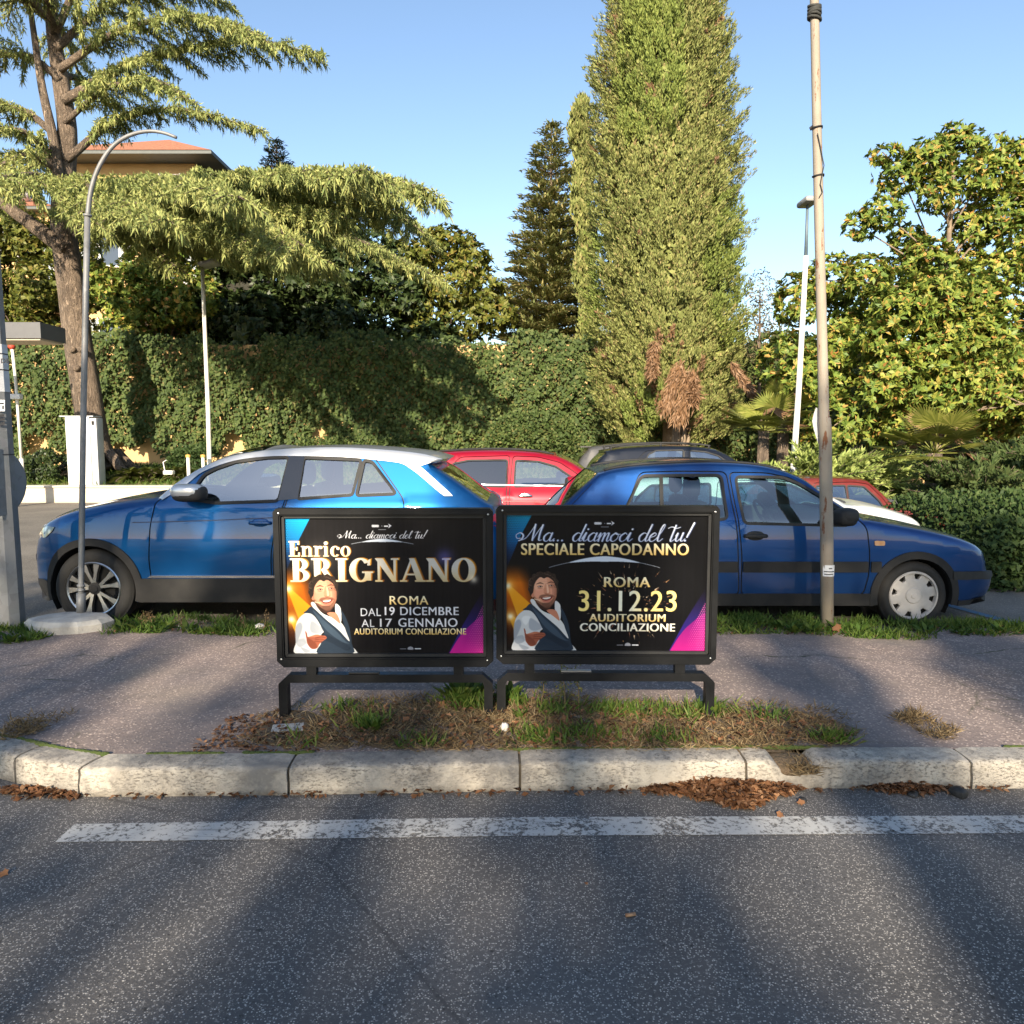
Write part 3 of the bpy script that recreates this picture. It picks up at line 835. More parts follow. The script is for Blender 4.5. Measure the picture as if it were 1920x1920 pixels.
# ---------------------------------------------------------------- dark blue older hatchback (faces right)
YG = 6.2
def car_hatch():
    belt, tum = .93, .34; xc = 2.2; tr = tracer(YG, xc, 0, 1, belt, tum)
    P_ = paint('dark_blue_metallic_paint', (.006, .048, .18), dirt=.03, flake=.75, rough=.42)
    tail = tr([(1008, 1130, .2), (1000, 1090, .22), (1000, 1055, .22), (1012, 1010, .15), (1022, 985, .1), (1034, 974, .06)])
    rw = tr([(1034, 974, .06), (1060, 946, .06), (1096, 912, .06), (1122, 889, .06)])
    roof = tr([(1122, 889, .06), (1150, 881, .06), (1200, 874, .06), (1280, 869, .06), (1340, 868, .06), (1400, 871, .06), (1440, 876, .06), (1478, 886, .06)])
    ws = tr([(1478, 886, .06), (1510, 900, .06), (1540, 921, .06), (1580, 949, .05), (1622, 975, .03)])
    hood = tr([(1622, 975, .03), (1695, 987), (1757, 999), (1804, 1011, .06), (1832, 1022, .12), (1842, 1030, .16)])
    front = tr([(1842, 1030, .16), (1850, 1048, .2), (1855, 1066, .2), (1867, 1075, .22), (1868, 1092, .22), (1862, 1112, .2), (1848, 1124, .2), (1826, 1131, .15)])
    segs = [('tail', tail), ('rear_window', rw), ('roof', roof), ('windshield', ws), ('hood', hood), ('front', front)]
    hub = tr([(1716, 1121)])[0]; cxf = hub[0]; cxr = cxf - 2.475; cz = .288; ra = .332
    c = Car('hatchback_car', 'dark blue older hatchback with black bumper strip and grey hubcaps, nose to the hedge', (xc, YG + .85, 0), 1, 1.70, belt, tum, segs,
            [(cxf, cz, ra), (cxr, cz, ra)], .205, (cxf + .10, 2.05, .24, 2.2), (cxr - .1, -2.1, .22, 2.2), P_, spacing=.045, rtab=dict(roof=.038, hood=.07), crown=dict(roof=.02, hood=.035, rear_window=.012, tail=.04))
    wf = round_poly(tr([(1384, 896), (1470, 897), (1500, 908), (1545, 934), (1594, 972), (1590, 984), (1398, 980)]), .035)
    wr = round_poly(tr([(1206, 894), (1354, 893), (1364, 972), (1166, 976)]), .04)
    d1 = round_poly(tr([(1370, 886), (1440, 887), (1484, 896), (1520, 915), (1570, 947), (1608, 972), (1627, 990), (1631, 1040), (1629, 1080), (1619, 1116), (1390, 1116), (1391, 1040), (1388, 1000)]), .05)
    d2 = round_poly(tr([(1202, 886), (1280, 884), (1364, 885), (1383, 1000), (1386, 1116), (1262, 1116), (1248, 1062), (1205, 1030), (1164, 985)]), .05)
    c.body([d1, d2], [(wf, M_GLASST), (wr, M_GLASST)], glass=M_GLASST, glassback=M_GLASSD, frame_w=.02)
    b = tr([(1238, 893), (1245, 893), (1247, 976), (1240, 976)]); c.patch('window_bar', b, M_RUB, off=.003)
    c.arch_trim(M_CLAD, .05, .016); c.liners(); c.under()
    xa, xb = cxr + ra + .04, cxf - ra - .04
    z0, z1 = tr([(1500, 1073)])[0][1], tr([(1500, 1053)])[0][1]
    for u0, u1 in ((1255, 1383), (1393, 1627), (1633, 1652)):
        a, b = tr([(u0, 1060)])[0][0], tr([(u1, 1060)])[0][0]
        c.patch('rub_strip', round_poly([(a, z0), (b, z0), (b, z1), (a, z1)], .008), M_CLAD, off=.016, thick=.03)
    c.patch('sill_trim', [(xa - .02, .205), (xb + .02, .205), (xb, .31), (xa, .31)], M_CLAD, off=.012, thick=.04)
    f1 = tr([(1775, 1068, .1), (1830, 1068, .16), (1866, 1072, .22), (1868, 1086, .22), (1830, 1083, .16), (1776, 1083, .1)])
    c.patch('bumper_strip', f1, M_RUB, off=.022, thick=.03)
    c.patch('bumper_lip', tr([(1790, 1134, .08), (1792, 1124, .08), (1858, 1118, .2), (1850, 1128, .2)]), M_CLAD, off=.012, thick=.03)
    c.patch('headlight', tr([(1843, 1032, .17), (1852, 1050, .2), (1854, 1062, .2), (1846, 1060, .18), (1842, 1044, .17)]), M_LAMP, off=.006)
    c.patch('indicator', round_poly(tr([(1640, 1014), (1659, 1014), (1659, 1023), (1640, 1023)]), .012), M_ORANGE, off=.008, thick=.02)
    hp = tr([(1417, 1005)])[0]
    c.handle(hp[0], hp[1], M_RUB, .20, .03)
    mx = tr([(1572, 972)])[0]; c.mirror(mx[0], mx[1] + .02, .96, M_RUB, (.085, .10, .07))
    c.patch('mirror_base', tr([(1560, 950), (1596, 980), (1588, 984), (1556, 983)]), M_RUB, off=.007)
    # roof gutter
    g = [tuple(p) for p in c.up[[a for k, a, b in c.segs if k == 'roof'][0]:[b for k, a, b in c.segs if k == 'roof'][0] + 1]]
    for sd in (1, -1):
        m2 = MB(); m2.tube([(p[0], sd * (float(c.yf([p])[0]) - .10), p[1] + .012) for p in g[2:-1]], .012, 6); m2.build('roof_gutter', M_RUB, c.root, smooth=True)
    c.patch('shut_line', (lambda q: [(x - .003, z) for x, z in q] + [(x + .003, z) for x, z in q[::-1]])(tr([(1126, 892), (1100, 920), (1076, 945), (1050, 975)])), M_DARK, off=.002)
    c.wheels(.288, .185, 'hubcap', .205)
    sx = tr([(1385, 950)])[0][0]
    c.seats(sx + .12, sx - .78, .40, M_INT, wheel=(sx + .62, .84), steer=1, dash=(sx + .95, .82))
    return c
car_hatch()

# ---------------------------------------------------------------- cars parked further back: outlines scaled from a few key points
def car_back(name, label, near, zg, x_rear, L, H, width, col, shape, glass, belt, extras=None, rot=0, dirt=.05, facing=1):
    k = L; P_ = paint(name + '_paint', col, dirt=dirt, flake=.2, rough=.3)
    S = lambda pts: [(px * k - L / 2, pz * H) for px, pz in pts]
    segs = [(kd, S(p)) for kd, p in shape['segs']]
    cz = .32; ra = .37
    c = Car(name, label, (x_rear + L / 2 if facing > 0 else x_rear - L / 2, near + width / 2, zg), facing, width, belt, .36, segs,
            [(shape['wf'] * L - L / 2, cz, ra), (shape['wr'] * L - L / 2, cz, ra)], .23, (shape['wf'] * L - L / 2 + .1, L / 2, .26, 2), (shape['wr'] * L - L / 2 - .1, -L / 2, .22, 2), P_, spacing=.08)
    ds = [round_poly(S(d), .05) for d in shape['doors']]
    ws = [(round_poly(S(w), .03), g) for w, g in zip(shape['wins'], glass)]
    c.body(ds, ws, glassback=M_GLASSD, frame_w=.018); c.liners(); c.under(); c.wheels(.32, .2, shape.get('rim', 'alloy'), .215)
    c.arch_trim(M_CLAD, .045)
    c.seats(shape['sf'] * L - L / 2, shape['sf'] * L - L / 2 - .85, .5, M_INT, wheel=(shape['sf'] * L - L / 2 + .5, .9), steer=1, dash=(shape['sf'] * L - L / 2 + .9, .88))
    if extras: extras(c, S)
    return c
SUV = dict(
    segs=[('tail', [(.03, .2), (.005, .32), (.004, .48), (.03, .62), (.045, .66)]), ('rear_window', [(.045, .66), (.075, .80), (.115, .915)]), ('roof', [(.105, .935), (.2, .975), (.33, .998), (.45, 1.0), (.55, .985), (.62, .955)]),
          ('windshield', [(.62, .955), (.68, .88), (.74, .77), (.775, .70)]), ('hood', [(.775, .70), (.86, .665), (.93, .61), (.965, .56)]), ('front', [(.965, .56), (.99, .45), (.997, .34), (.985, .22), (.95, .16)])],
    wf=.80, wr=.19, doors=[[(.475, .955), (.56, .945), (.63, .90), (.70, .78), (.725, .68), (.72, .3), (.71, .19), (.47, .19), (.462, .62)], [(.30, .945), (.465, .958), (.452, .62), (.46, .19), (.32, .19), (.27, .38), (.25, .55), (.20, .7)]],
    wins=[[(.485, .915), (.56, .905), (.615, .865), (.67, .77), (.685, .725), (.480, .70)], [(.225, .80), (.28, .89), (.33, .915), (.455, .918), (.450, .70), (.22, .72)]], sf=.50)
def red_extras(c, S):
    c.handle(*S([(.515, .62)])[0], M_CHROME, .2, .03); c.handle(*S([(.31, .63)])[0], M_CHROME, .2, .03)
    m = S([(.665, .735)])[0]; c.mirror(m[0], m[1], 1.0, c.paint, (.1, .11, .085))
    for sd in (1, -1):
        m2 = MB(); g = c.up[[a for k, a, b in c.segs if k == 'roof'][0] + 3:[b for k, a, b in c.segs if k == 'roof'][0]]
        m2.tube([(p[0], sd * (float(c.yf([p])[0]) - .11), p[1] + .02) for p in g], .011, 6); m2.build('roof_bar', M_CLAD, c.root, smooth=True)
    q = S([(.2, .6), (.46, .575), (.72, .56)]); c.patch('crease_shade', [(x, z + .005) for x, z in q] + [(x, z - .005) for x, z in q[::-1]], pbr('crease_shade_red', (.16, .004, .012), rough=.4), off=.003)  # darker red strip paints in the shade under the side crease
    c.patch('chrome_strip', S([(.215, .715), (.69, .695), (.69, .705), (.215, .727)]), M_CHROME, off=.008)
YR = 10.2
car_back('red_suv', 'glossy red suv with dark rear windows, parked behind the two blue cars', YR, -.17, at_y(797, 900, YR + .1).x - .78, 4.2, 1.62, 1.8, (.25, .002, .013), SUV, [M_GLASS, M_GLASSD], 1.0, red_extras, dirt=.02)
def dark_extras(c, S):
    for sd in (1, -1):
        m2 = MB(); g = c.up[[a for k, a, b in c.segs if k == 'roof'][0] + 4:[b for k, a, b in c.segs if k == 'roof'][0] - 2]
        m2.tube([(p[0], sd * (float(c.yf([p])[0]) - .1), p[1] + .06) for p in g], .018, 6)
        for p in (g[1], g[len(g) // 2], g[-2]): m2.tube([(p[0], sd * (float(c.yf([p])[0]) - .1), p[1] + .06), (p[0], sd * (float(c.yf([p])[0]) - .1), p[1] - .02)], .02, 6)
        m2.build('roof_bar', M_RUB, c.root, smooth=True)
    c.patch('tail_light', round_poly(S([(.02, .58), (.10, .60), (.11, .66), (.045, .69)]), .02), M_REDL, off=.008)
YD = 14.4
def shift_wins(sh, **k): d = dict(sh); d.update(k); return d
DSUV = shift_wins(SUV, wins=[[(.50, .945), (.57, .93), (.625, .885), (.68, .78), (.69, .715), (.495, .70)], [(.285, .76), (.31, .90), (.345, .945), (.468, .952), (.462, .70), (.30, .70)]])
car_back('dark_suv', 'near black suv with roof rails, nose under the tall cypress', YD, -.18, at_y(1090, 870, YD).x, 4.3, 1.66, 1.8, (.007, .009, .015), DSUV, [M_GLASS, M_GLASS], 1.03, dark_extras, dirt=.03)
def grey_extras(c, S):
    c.patch('tail_light', round_poly(S([(.02, .56), (.07, .58), (.08, .66), (.045, .68)]), .02), M_REDL, off=.008)
    m2 = MB(); m2.box((S([(.10, .95)])[0][0], 0, S([(.1, .955)])[0][1]), (.26, 1.2, .03)); m2.build('spoiler', c.paint, c.root)
car_back('grey_car', 'grey estate car mostly hidden beyond the dark suv with roof rails', 17.2, -.18, at_y(1066, 870, 17.2).x, 4.2, 1.70, 1.75, (.07, .068, .066), SUV, [M_GLASSD, M_GLASSD], 1.0, grey_extras, dirt=.1)
HATCH = dict(
    segs=[('tail', [(.02, .18), (.0, .35), (.01, .55), (.02, .66)]), ('rear_window', [(.02, .66), (.07, .82), (.12, .95)]), ('roof', [(.12, .95), (.25, .99), (.4, 1.0), (.53, .985), (.585, .96)]),
          ('windshield', [(.585, .96), (.64, .86), (.695, .74), (.725, .68)]), ('hood', [(.725, .68), (.83, .635), (.92, .565), (.955, .52)]), ('front', [(.955, .52), (.985, .42), (.99, .3), (.975, .2), (.93, .15)])],
    wf=.81, wr=.18, doors=[[(.35, .95), (.5, .955), (.58, .93), (.655, .79), (.68, .68), (.68, .2), (.34, .2), (.335, .65)]],
    wins=[[(.365, .91), (.5, .92), (.565, .895), (.64, .75), (.655, .69), (.36, .68)], [(.11, .76), (.15, .89), (.325, .91), (.32, .69), (.10, .68)]], sf=.46, rim='hubcap')
WHATCH = dict(HATCH); sc_ = lambda P: [(x, z if z < .64 else .64 + (z - .64) * .72) for x, z in P]
WHATCH.update(segs=[(k_, sc_(p_)) for k_, p_ in HATCH['segs']], doors=[sc_(d_) for d_ in HATCH['doors']], wins=[sc_(w_) for w_ in HATCH['wins']])
def white_extras(c, S):
    h = S([(.915, .50), (.955, .47), (.965, .43), (.94, .41), (.88, .50), (.86, .545)]); c.patch('headlight', h, M_LAMP, off=.008)
    c.patch('bumper_corner', S([(.945, .43), (.985, .42), (.99, .3), (.95, .3)]), pbr('red_bumper_paint', (.42, .02, .02), rough=.4), off=.012)
YW = 8.55
car_back('white_hatchback', 'white small hatchback showing its bonnet and headlamp past the dark blue hatchback', YW, ground_z(3, 9.2), at_y(1742, 985, YW + .3).x - 3.95, 3.95, 1.42, 1.68, (.78, .78, .76), WHATCH, [M_GLASS, M_GLASS], .90, white_extras, dirt=.04)
OLD = dict(
    segs=[('tail', [(.02, .22), (.0, .35), (.0, .5), (.015, .64)]), ('rear_window', [(.015, .64), (.06, .80), (.12, .955)]), ('roof', [(.12, .955), (.2, .985), (.4, 1.0), (.55, .99), (.61, .965)]),
          ('windshield', [(.61, .965), (.66, .84), (.70, .71), (.72, .645)]), ('hood', [(.72, .645), (.85, .62), (.95, .585), (.975, .56)]), ('front', [(.975, .56), (.985, .45), (.995, .33), (.98, .22), (.95, .18)])],
    wf=.82, wr=.18, doors=[[(.36, .945), (.54, .955), (.605, .93), (.66, .77), (.685, .64), (.69, .2), (.35, .2), (.345, .64)]],
    wins=[[(.37, .905), (.50, .91), (.50, .665), (.365, .66)], [(.512, .91), (.585, .895), (.64, .74), (.655, .665), (.512, .665)], [(.11, .72), (.15, .885), (.335, .90), (.33, .66), (.10, .65)]], sf=.46, rim='hubcap')
YO = 12.3
car_back('old_red_car', 'rusty red old saloon roof and window frame glimpsed past the white bonnet', YO, -.40, at_y(1672, 960, YO + .2).x - 3.7 * .72, 3.7, 1.36, 1.56, (.15, .018, .009), OLD, [M_GLASS, M_GLASS, M_GLASS], .88, dirt=.2)
# ================================================================== poster stands
def text_tris(body, bold=.0, shear=0.0):
    cu = bpy.data.curves.new('lettering', 'FONT'); cu.body = body; cu.offset = bold; cu.shear = shear; cu.resolution_u = 6; cu.space_character = 1.08
    o = bpy.data.objects.new('lettering', cu); COL.objects.link(o)
    bpy.context.view_layer.update(); dg = bpy.context.evaluated_depsgraph_get(); me = o.evaluated_get(dg).to_mesh(); me.calc_loop_triangles()
    V = np.array([v.co[:2] for v in me.vertices]); T = np.array([t.vertices[:] for t in me.loop_triangles])
    o.evaluated_get(dg).to_mesh_clear(); bpy.data.objects.remove(o); bpy.data.curves.remove(cu)
    return V, T
class Canvas:
    """a printed sheet: colours on a fine grid of mesh points. Drawing units are 1920 x 1405 over the outside of the frame"""
    def __init__(s, x0, y0, x1, y1, w, h, ss=2):
        s.b = (x0, y0, x1, y1); s.w, s.h, s.ss = w, h, ss; s.W, s.H = w * ss, h * ss
        s.kx, s.ky = s.W / (x1 - x0), s.H / (y1 - y0)
        gx, gy = np.meshgrid((np.arange(s.W) + .5) / s.kx + x0, (np.arange(s.H) + .5) / s.ky + y0); s.gx, s.gy = gx, gy
        s.c = np.zeros((s.H, s.W, 3))
    def px(s, P): P = np.asarray(P, float); return np.stack([(P[:, 0] - s.b[0]) * s.kx, (P[:, 1] - s.b[1]) * s.ky], 1)
    def mask(s, polys):
        m = np.zeros((s.H, s.W), bool)
        for poly in polys:
            q = s.px(poly); x0, y0 = np.floor(q.min(0)).astype(int) - 1; x1, y1 = np.ceil(q.max(0)).astype(int) + 1
            x0, y0 = max(x0, 0), max(y0, 0); x1, y1 = min(x1, s.W), min(y1, s.H)
            if x1 <= x0 or y1 <= y0: continue
            X, Y = np.meshgrid(np.arange(x0, x1) + .5, np.arange(y0, y1) + .5)
            m[y0:y1, x0:x1] |= inside(np.stack([X.ravel(), Y.ravel()], 1), q).reshape(X.shape)
        return m
    def put(s, m, col, a=1.0):
        col = np.asarray(col, float) / 255
        a = (m if m.dtype != bool else m.astype(float)) * a
        s.c = s.c * (1 - a[..., None]) + (col if col.ndim > 1 else col[None, None]) * a[..., None]
    def poly(s, pts, col, a=1.0, soft=0):
        m = s.mask([pts]).astype(float)
        for _ in range(soft): m = (m + np.roll(m, 1, 0) + np.roll(m, -1, 0) + np.roll(m, 1, 1) + np.roll(m, -1, 1)) / 5
        s.put(m, col, a)
    def smooth(s, pts, col, a=1.0, soft=0): s.poly(catmull(pts, n=6, closed=True), col, a, soft)
    def vgrad(s, y0, y1, c0, c1):
        t = np.clip((s.gy - y0) / (y1 - y0), 0, 1)[..., None]; return np.array(c0) * (1 - t) + np.array(c1) * t
    def text(s, body, box, col, bold=.0, dark=None, shear=0.0):
        V, T = text_tris(body, 0.0, shear); a, b = V.min(0), V.max(0)
        Q = np.stack([box[0] + (V[:, 0] - a[0]) / (b[0] - a[0]) * (box[2] - box[0]), box[3] - (V[:, 1] - a[1]) / (b[1] - a[1]) * (box[3] - box[1])], 1)
        m = s.mask([Q[t] for t in T])
        kd = int(round(max(0, bold) / .015 * 1.3)); m0 = m.copy()
        for q in range(1, kd + 1): m = m | np.roll(m0, q, 1) | np.roll(m0, -q, 1)
        if dark is not None:
            k = max(1, int(4 * s.kx)); d = m.copy()
            for q in range(1, k + 1): d |= np.roll(np.roll(m, q, 1), q, 0)
            s.put(d, dark)
        s.put(m, col)
    def disc(s, x, y, r, col, a=1.0): s.put(np.hypot(s.gx - x, s.gy - y) < r, col, a)
    def glow(s, x, y, r, col, a=1.0): s.put(np.exp(-((s.gx - x) ** 2 + (s.gy - y) ** 2) / (r * r)), col, a)
    def out(s):
        c = s.c.reshape(s.h, s.ss, s.w, s.ss, 3).mean((1, 3)); return np.where(c <= .04045, c / 12.92, ((c + .055) / 1.055) ** 2.4)

def ring(cx, cy, rx, ry, tx, ty, a0=0, a1=360, n=30):
    """thick bowl: outer ellipse and a narrower inner one"""
    A = np.radians(np.linspace(a0, a1, n)); o = [(cx + rx * math.cos(a), cy + ry * math.sin(a)) for a in A]
    i = [(cx + (rx - tx) * math.cos(a), cy + (ry - ty) * math.sin(a)) for a in A]
    return [[o[k], o[k + 1], i[k + 1], i[k]] for k in range(n - 1)]
def R(x0, y0, x1, y1): return [[(x0, y0), (x1, y0), (x1, y1), (x0, y1)]]
# bold seriffed letters in a box 1 high, y up; (pieces, advance)
SERIF = dict(
    B=(R(.10, 0, .34, 1) + R(0, 0, .4, .07) + R(0, .93, .4, 1) + ring(.38, .745, .30, .255, .21, .075, -90, 90) + ring(.38, .265, .36, .265, .23, .075, -90, 90) + R(.3, .48, .42, .55), .80),
    R=(R(.10, 0, .34, 1) + R(0, 0, .44, .07) + R(0, .93, .4, 1) + ring(.38, .735, .32, .265, .22, .075, -90, 90) + [[(.38, .50), (.60, .50), (.86, .07), (.62, .07)]] + R(.60, 0, .94, .07), .92),
    I=(R(.10, 0, .34, 1) + R(0, 0, .44, .07) + R(0, .93, .44, 1), .50),
    G=(ring(.44, .5, .44, .515, .25, .075, 40, 330) + R(.60, .05, .84, .40) + R(.50, .37, .92, .44) + [[(.70, .70), (.80, .70), (.82, .98), (.74, .92)]], .98),
    N=(R(.10, 0, .19, 1) + R(0, 0, .29, .07) + [[(.0, 1), (.30, 1), (.86, 0), (.66, 0)]] + R(.72, .15, .81, 1) + R(.62, .93, .91, 1) + R(.76, 0, .81, .4), .96),
    A=([[(.06, .03), (.15, .03), (.47, 1), (.40, .98)]] + [[(.34, 1), (.54, 1), (.90, .03), (.64, .03)]] + R(-.02, 0, .26, .07) + R(.56, 0, .98, .07) + R(.22, .28, .66, .35), .98),
    O=(ring(.46, .5, .46, .515, .25, .07), .96),
    E=(R(.10, 0, .34, 1) + R(0, 0, .6, .08) + R(0, .92, .6, 1) + R(.3, .46, .5, .54) + R(.58, 0, .68, .26) + R(.56, .76, .65, 1) + R(.46, .38, .54, .62), .74),
    n=(R(.08, 0, .26, .66) + R(0, 0, .34, .06) + R(0, .62, .2, .68) + ring(.40, .45, .24, .23, .17, .09, 0, 160) + R(.47, 0, .64, .46) + R(.40, 0, .72, .06), .76),
    r=(R(.08, 0, .26, .66) + R(0, 0, .36, .06) + R(0, .62, .2, .68) + ring(.38, .5, .16, .18, .1, .09, 60, 180) + ring(.44, .58, .09, .09, .09, .09), .56),
    i=(R(.08, 0, .26, .66) + R(0, 0, .34, .06) + R(0, .62, .2, .68) + ring(.17, .86, .11, .11, .11, .11), .40),
    c=(ring(.32, .33, .30, .35, .19, .06, 60, 320) + ring(.50, .52, .09, .09, .09, .09), .62),
    o=(ring(.32, .33, .31, .35, .18, .06), .66))
def serif_polys(word, x0, y0, x1, y1, lo=1.0):
    P, x = [], 0
    for ch in word:
        g, adv = SERIF[ch]; P += [[(q[0] + x, q[1]) for q in p] for p in g]; x += adv + .02
    return [[(x0 + q[0] / x * (x1 - x0), y1 - q[1] / lo * (y1 - y0)) for q in p] for p in P]
# brush script, strokes in x-height units: (strokes, advance)
_A = [(.75, .85), (.45, 1.0), (.1, .6), (.15, .1), (.45, .0), (.72, .42)]
SCRIPT = {'a': ([_A, [(.8, .98), (.70, .2), (.85, 0), (1.12, .3)]], 1.0), 'd': ([_A, [(1.02, 2.0), (.85, 1.0), (.74, .2), (.88, 0), (1.12, .3)]], 1.02),
    'i': ([[(-.02, .3), (.22, 1.0)], [(.24, 1.), (.14, .2), (.3, 0), (.56, .3)], [(.32, 1.42), (.34, 1.46)]], .5),
    'm': ([[(-.02, .5), (.18, 1.0), (.14, 0)], [(.16, .2), (.38, .85), (.58, 1), (.6, .7), (.53, 0)], [(.55, .2), (.78, .85), (.98, 1), (1.0, .7), (.95, .15), (1.08, 0), (1.32, .3)]], 1.22),
    'o': ([[(.45, 1), (.1, .6), (.15, .1), (.45, 0), (.75, .4), (.7, .85), (.45, 1), (.6, .82), (.95, .85)]], .9), 'c': ([[(.7, .8), (.5, 1), (.12, .6), (.15, .1), (.45, 0), (.82, .35)]], .78),
    'e': ([[(.1, .45), (.5, .6), (.65, .85), (.45, 1), (.12, .6), (.15, .1), (.45, 0), (.82, .35)]], .78), 'l': ([[(-.02, .3), (.4, 1.3), (.52, 1.9), (.38, 1.95), (.2, 1.3), (.15, .2), (.35, 0), (.62, .3)]], .6),
    't': ([[(.36, 1.9), (.2, .2), (.35, 0), (.62, .3)], [(-.35, 1.55), (.0, 1.72), (.5, 1.55), (.85, 1.7)]], .6), 'u': ([[(-.02, .6), (.16, 1), (.1, .2), (.28, 0), (.6, .45)], [(.68, 1), (.6, .2), (.76, 0), (1.02, .3)]], .95),
    'ù': ([[(-.02, .6), (.16, 1), (.1, .2), (.28, 0), (.6, .45)], [(.68, 1), (.6, .2), (.76, 0), (1.02, .3)], [(.25, 1.75), (.5, 1.4)]], .95),
    '!': ([[(.55, 2.2), (.2, .5)], [(.1, .05), (.12, .09)]], .5), '.': ([[(.1, .05), (.12, .09)]], .42), ' ': ([], .65),
    'M': ([[(-.55, .35), (-.95, .35), (-1.1, .75), (-.75, 1.0), (-.4, .7), (-.45, .25), (-.7, .05)], [(-.7, .05), (-.1, .35), (.3, 1.2), (.55, 2.0)], [(.55, 2.0), (.58, 1.0), (.62, .1)], [(.62, .1), (.95, 1.1), (1.3, 1.95)], [(1.3, 1.95), (1.22, .9), (1.28, .1), (1.55, .15)]], 1.65)}
def script_polys(word, box, thick=.19, thin=.07, slant=.22, bold=1.0):
    S, x = [], 0
    for ch in word:
        g, adv = SCRIPT[ch]
        for st in g: S.append([(q[0] + x + q[1] * slant, q[1]) for q in st])
        x += adv
    A = np.array([p for st in S for p in st]); a, b = A.min(0), A.max(0)
    sx, sy = (box[2] - box[0]) / (b[0] - a[0]), (box[3] - box[1]) / (b[1] - a[1]); out = []
    for st in S:
        q = np.array(catmull(st, n=7)); d = nrm(np.gradient(q, axis=0)); w = (thin + (thick - thin) * np.clip(-d[:, 1] if len(st) > 2 else np.abs(d[:, 1]), 0, 1)) * bold
        if len(st) == 2 and np.linalg.norm(q[0] - q[-1]) < .1: w[:] = thick * bold * 1.05
        w = np.convolve(np.pad(w, 2, mode='edge'), np.ones(5) / 5, 'valid')
        px = np.stack([box[0] + (q[:, 0] - a[0]) * sx, box[3] - (q[:, 1] - a[1]) * sy], 1); n = nrm(np.gradient(px, axis=0)); n = np.stack([-n[:, 1], n[:, 0]], 1) * (w / 2)[:, None] * sy
        for i in range(len(px) - 1): out.append([px[i] + n[i], px[i + 1] + n[i + 1], px[i + 1] - n[i + 1], px[i] - n[i]])
        for i in (0, len(px) - 1):
            r = w[i] / 2 * sy; out.append([(px[i][0] + r * math.cos(k * .7854), px[i][1] + r * math.sin(k * .7854)) for k in range(8)])
    return out

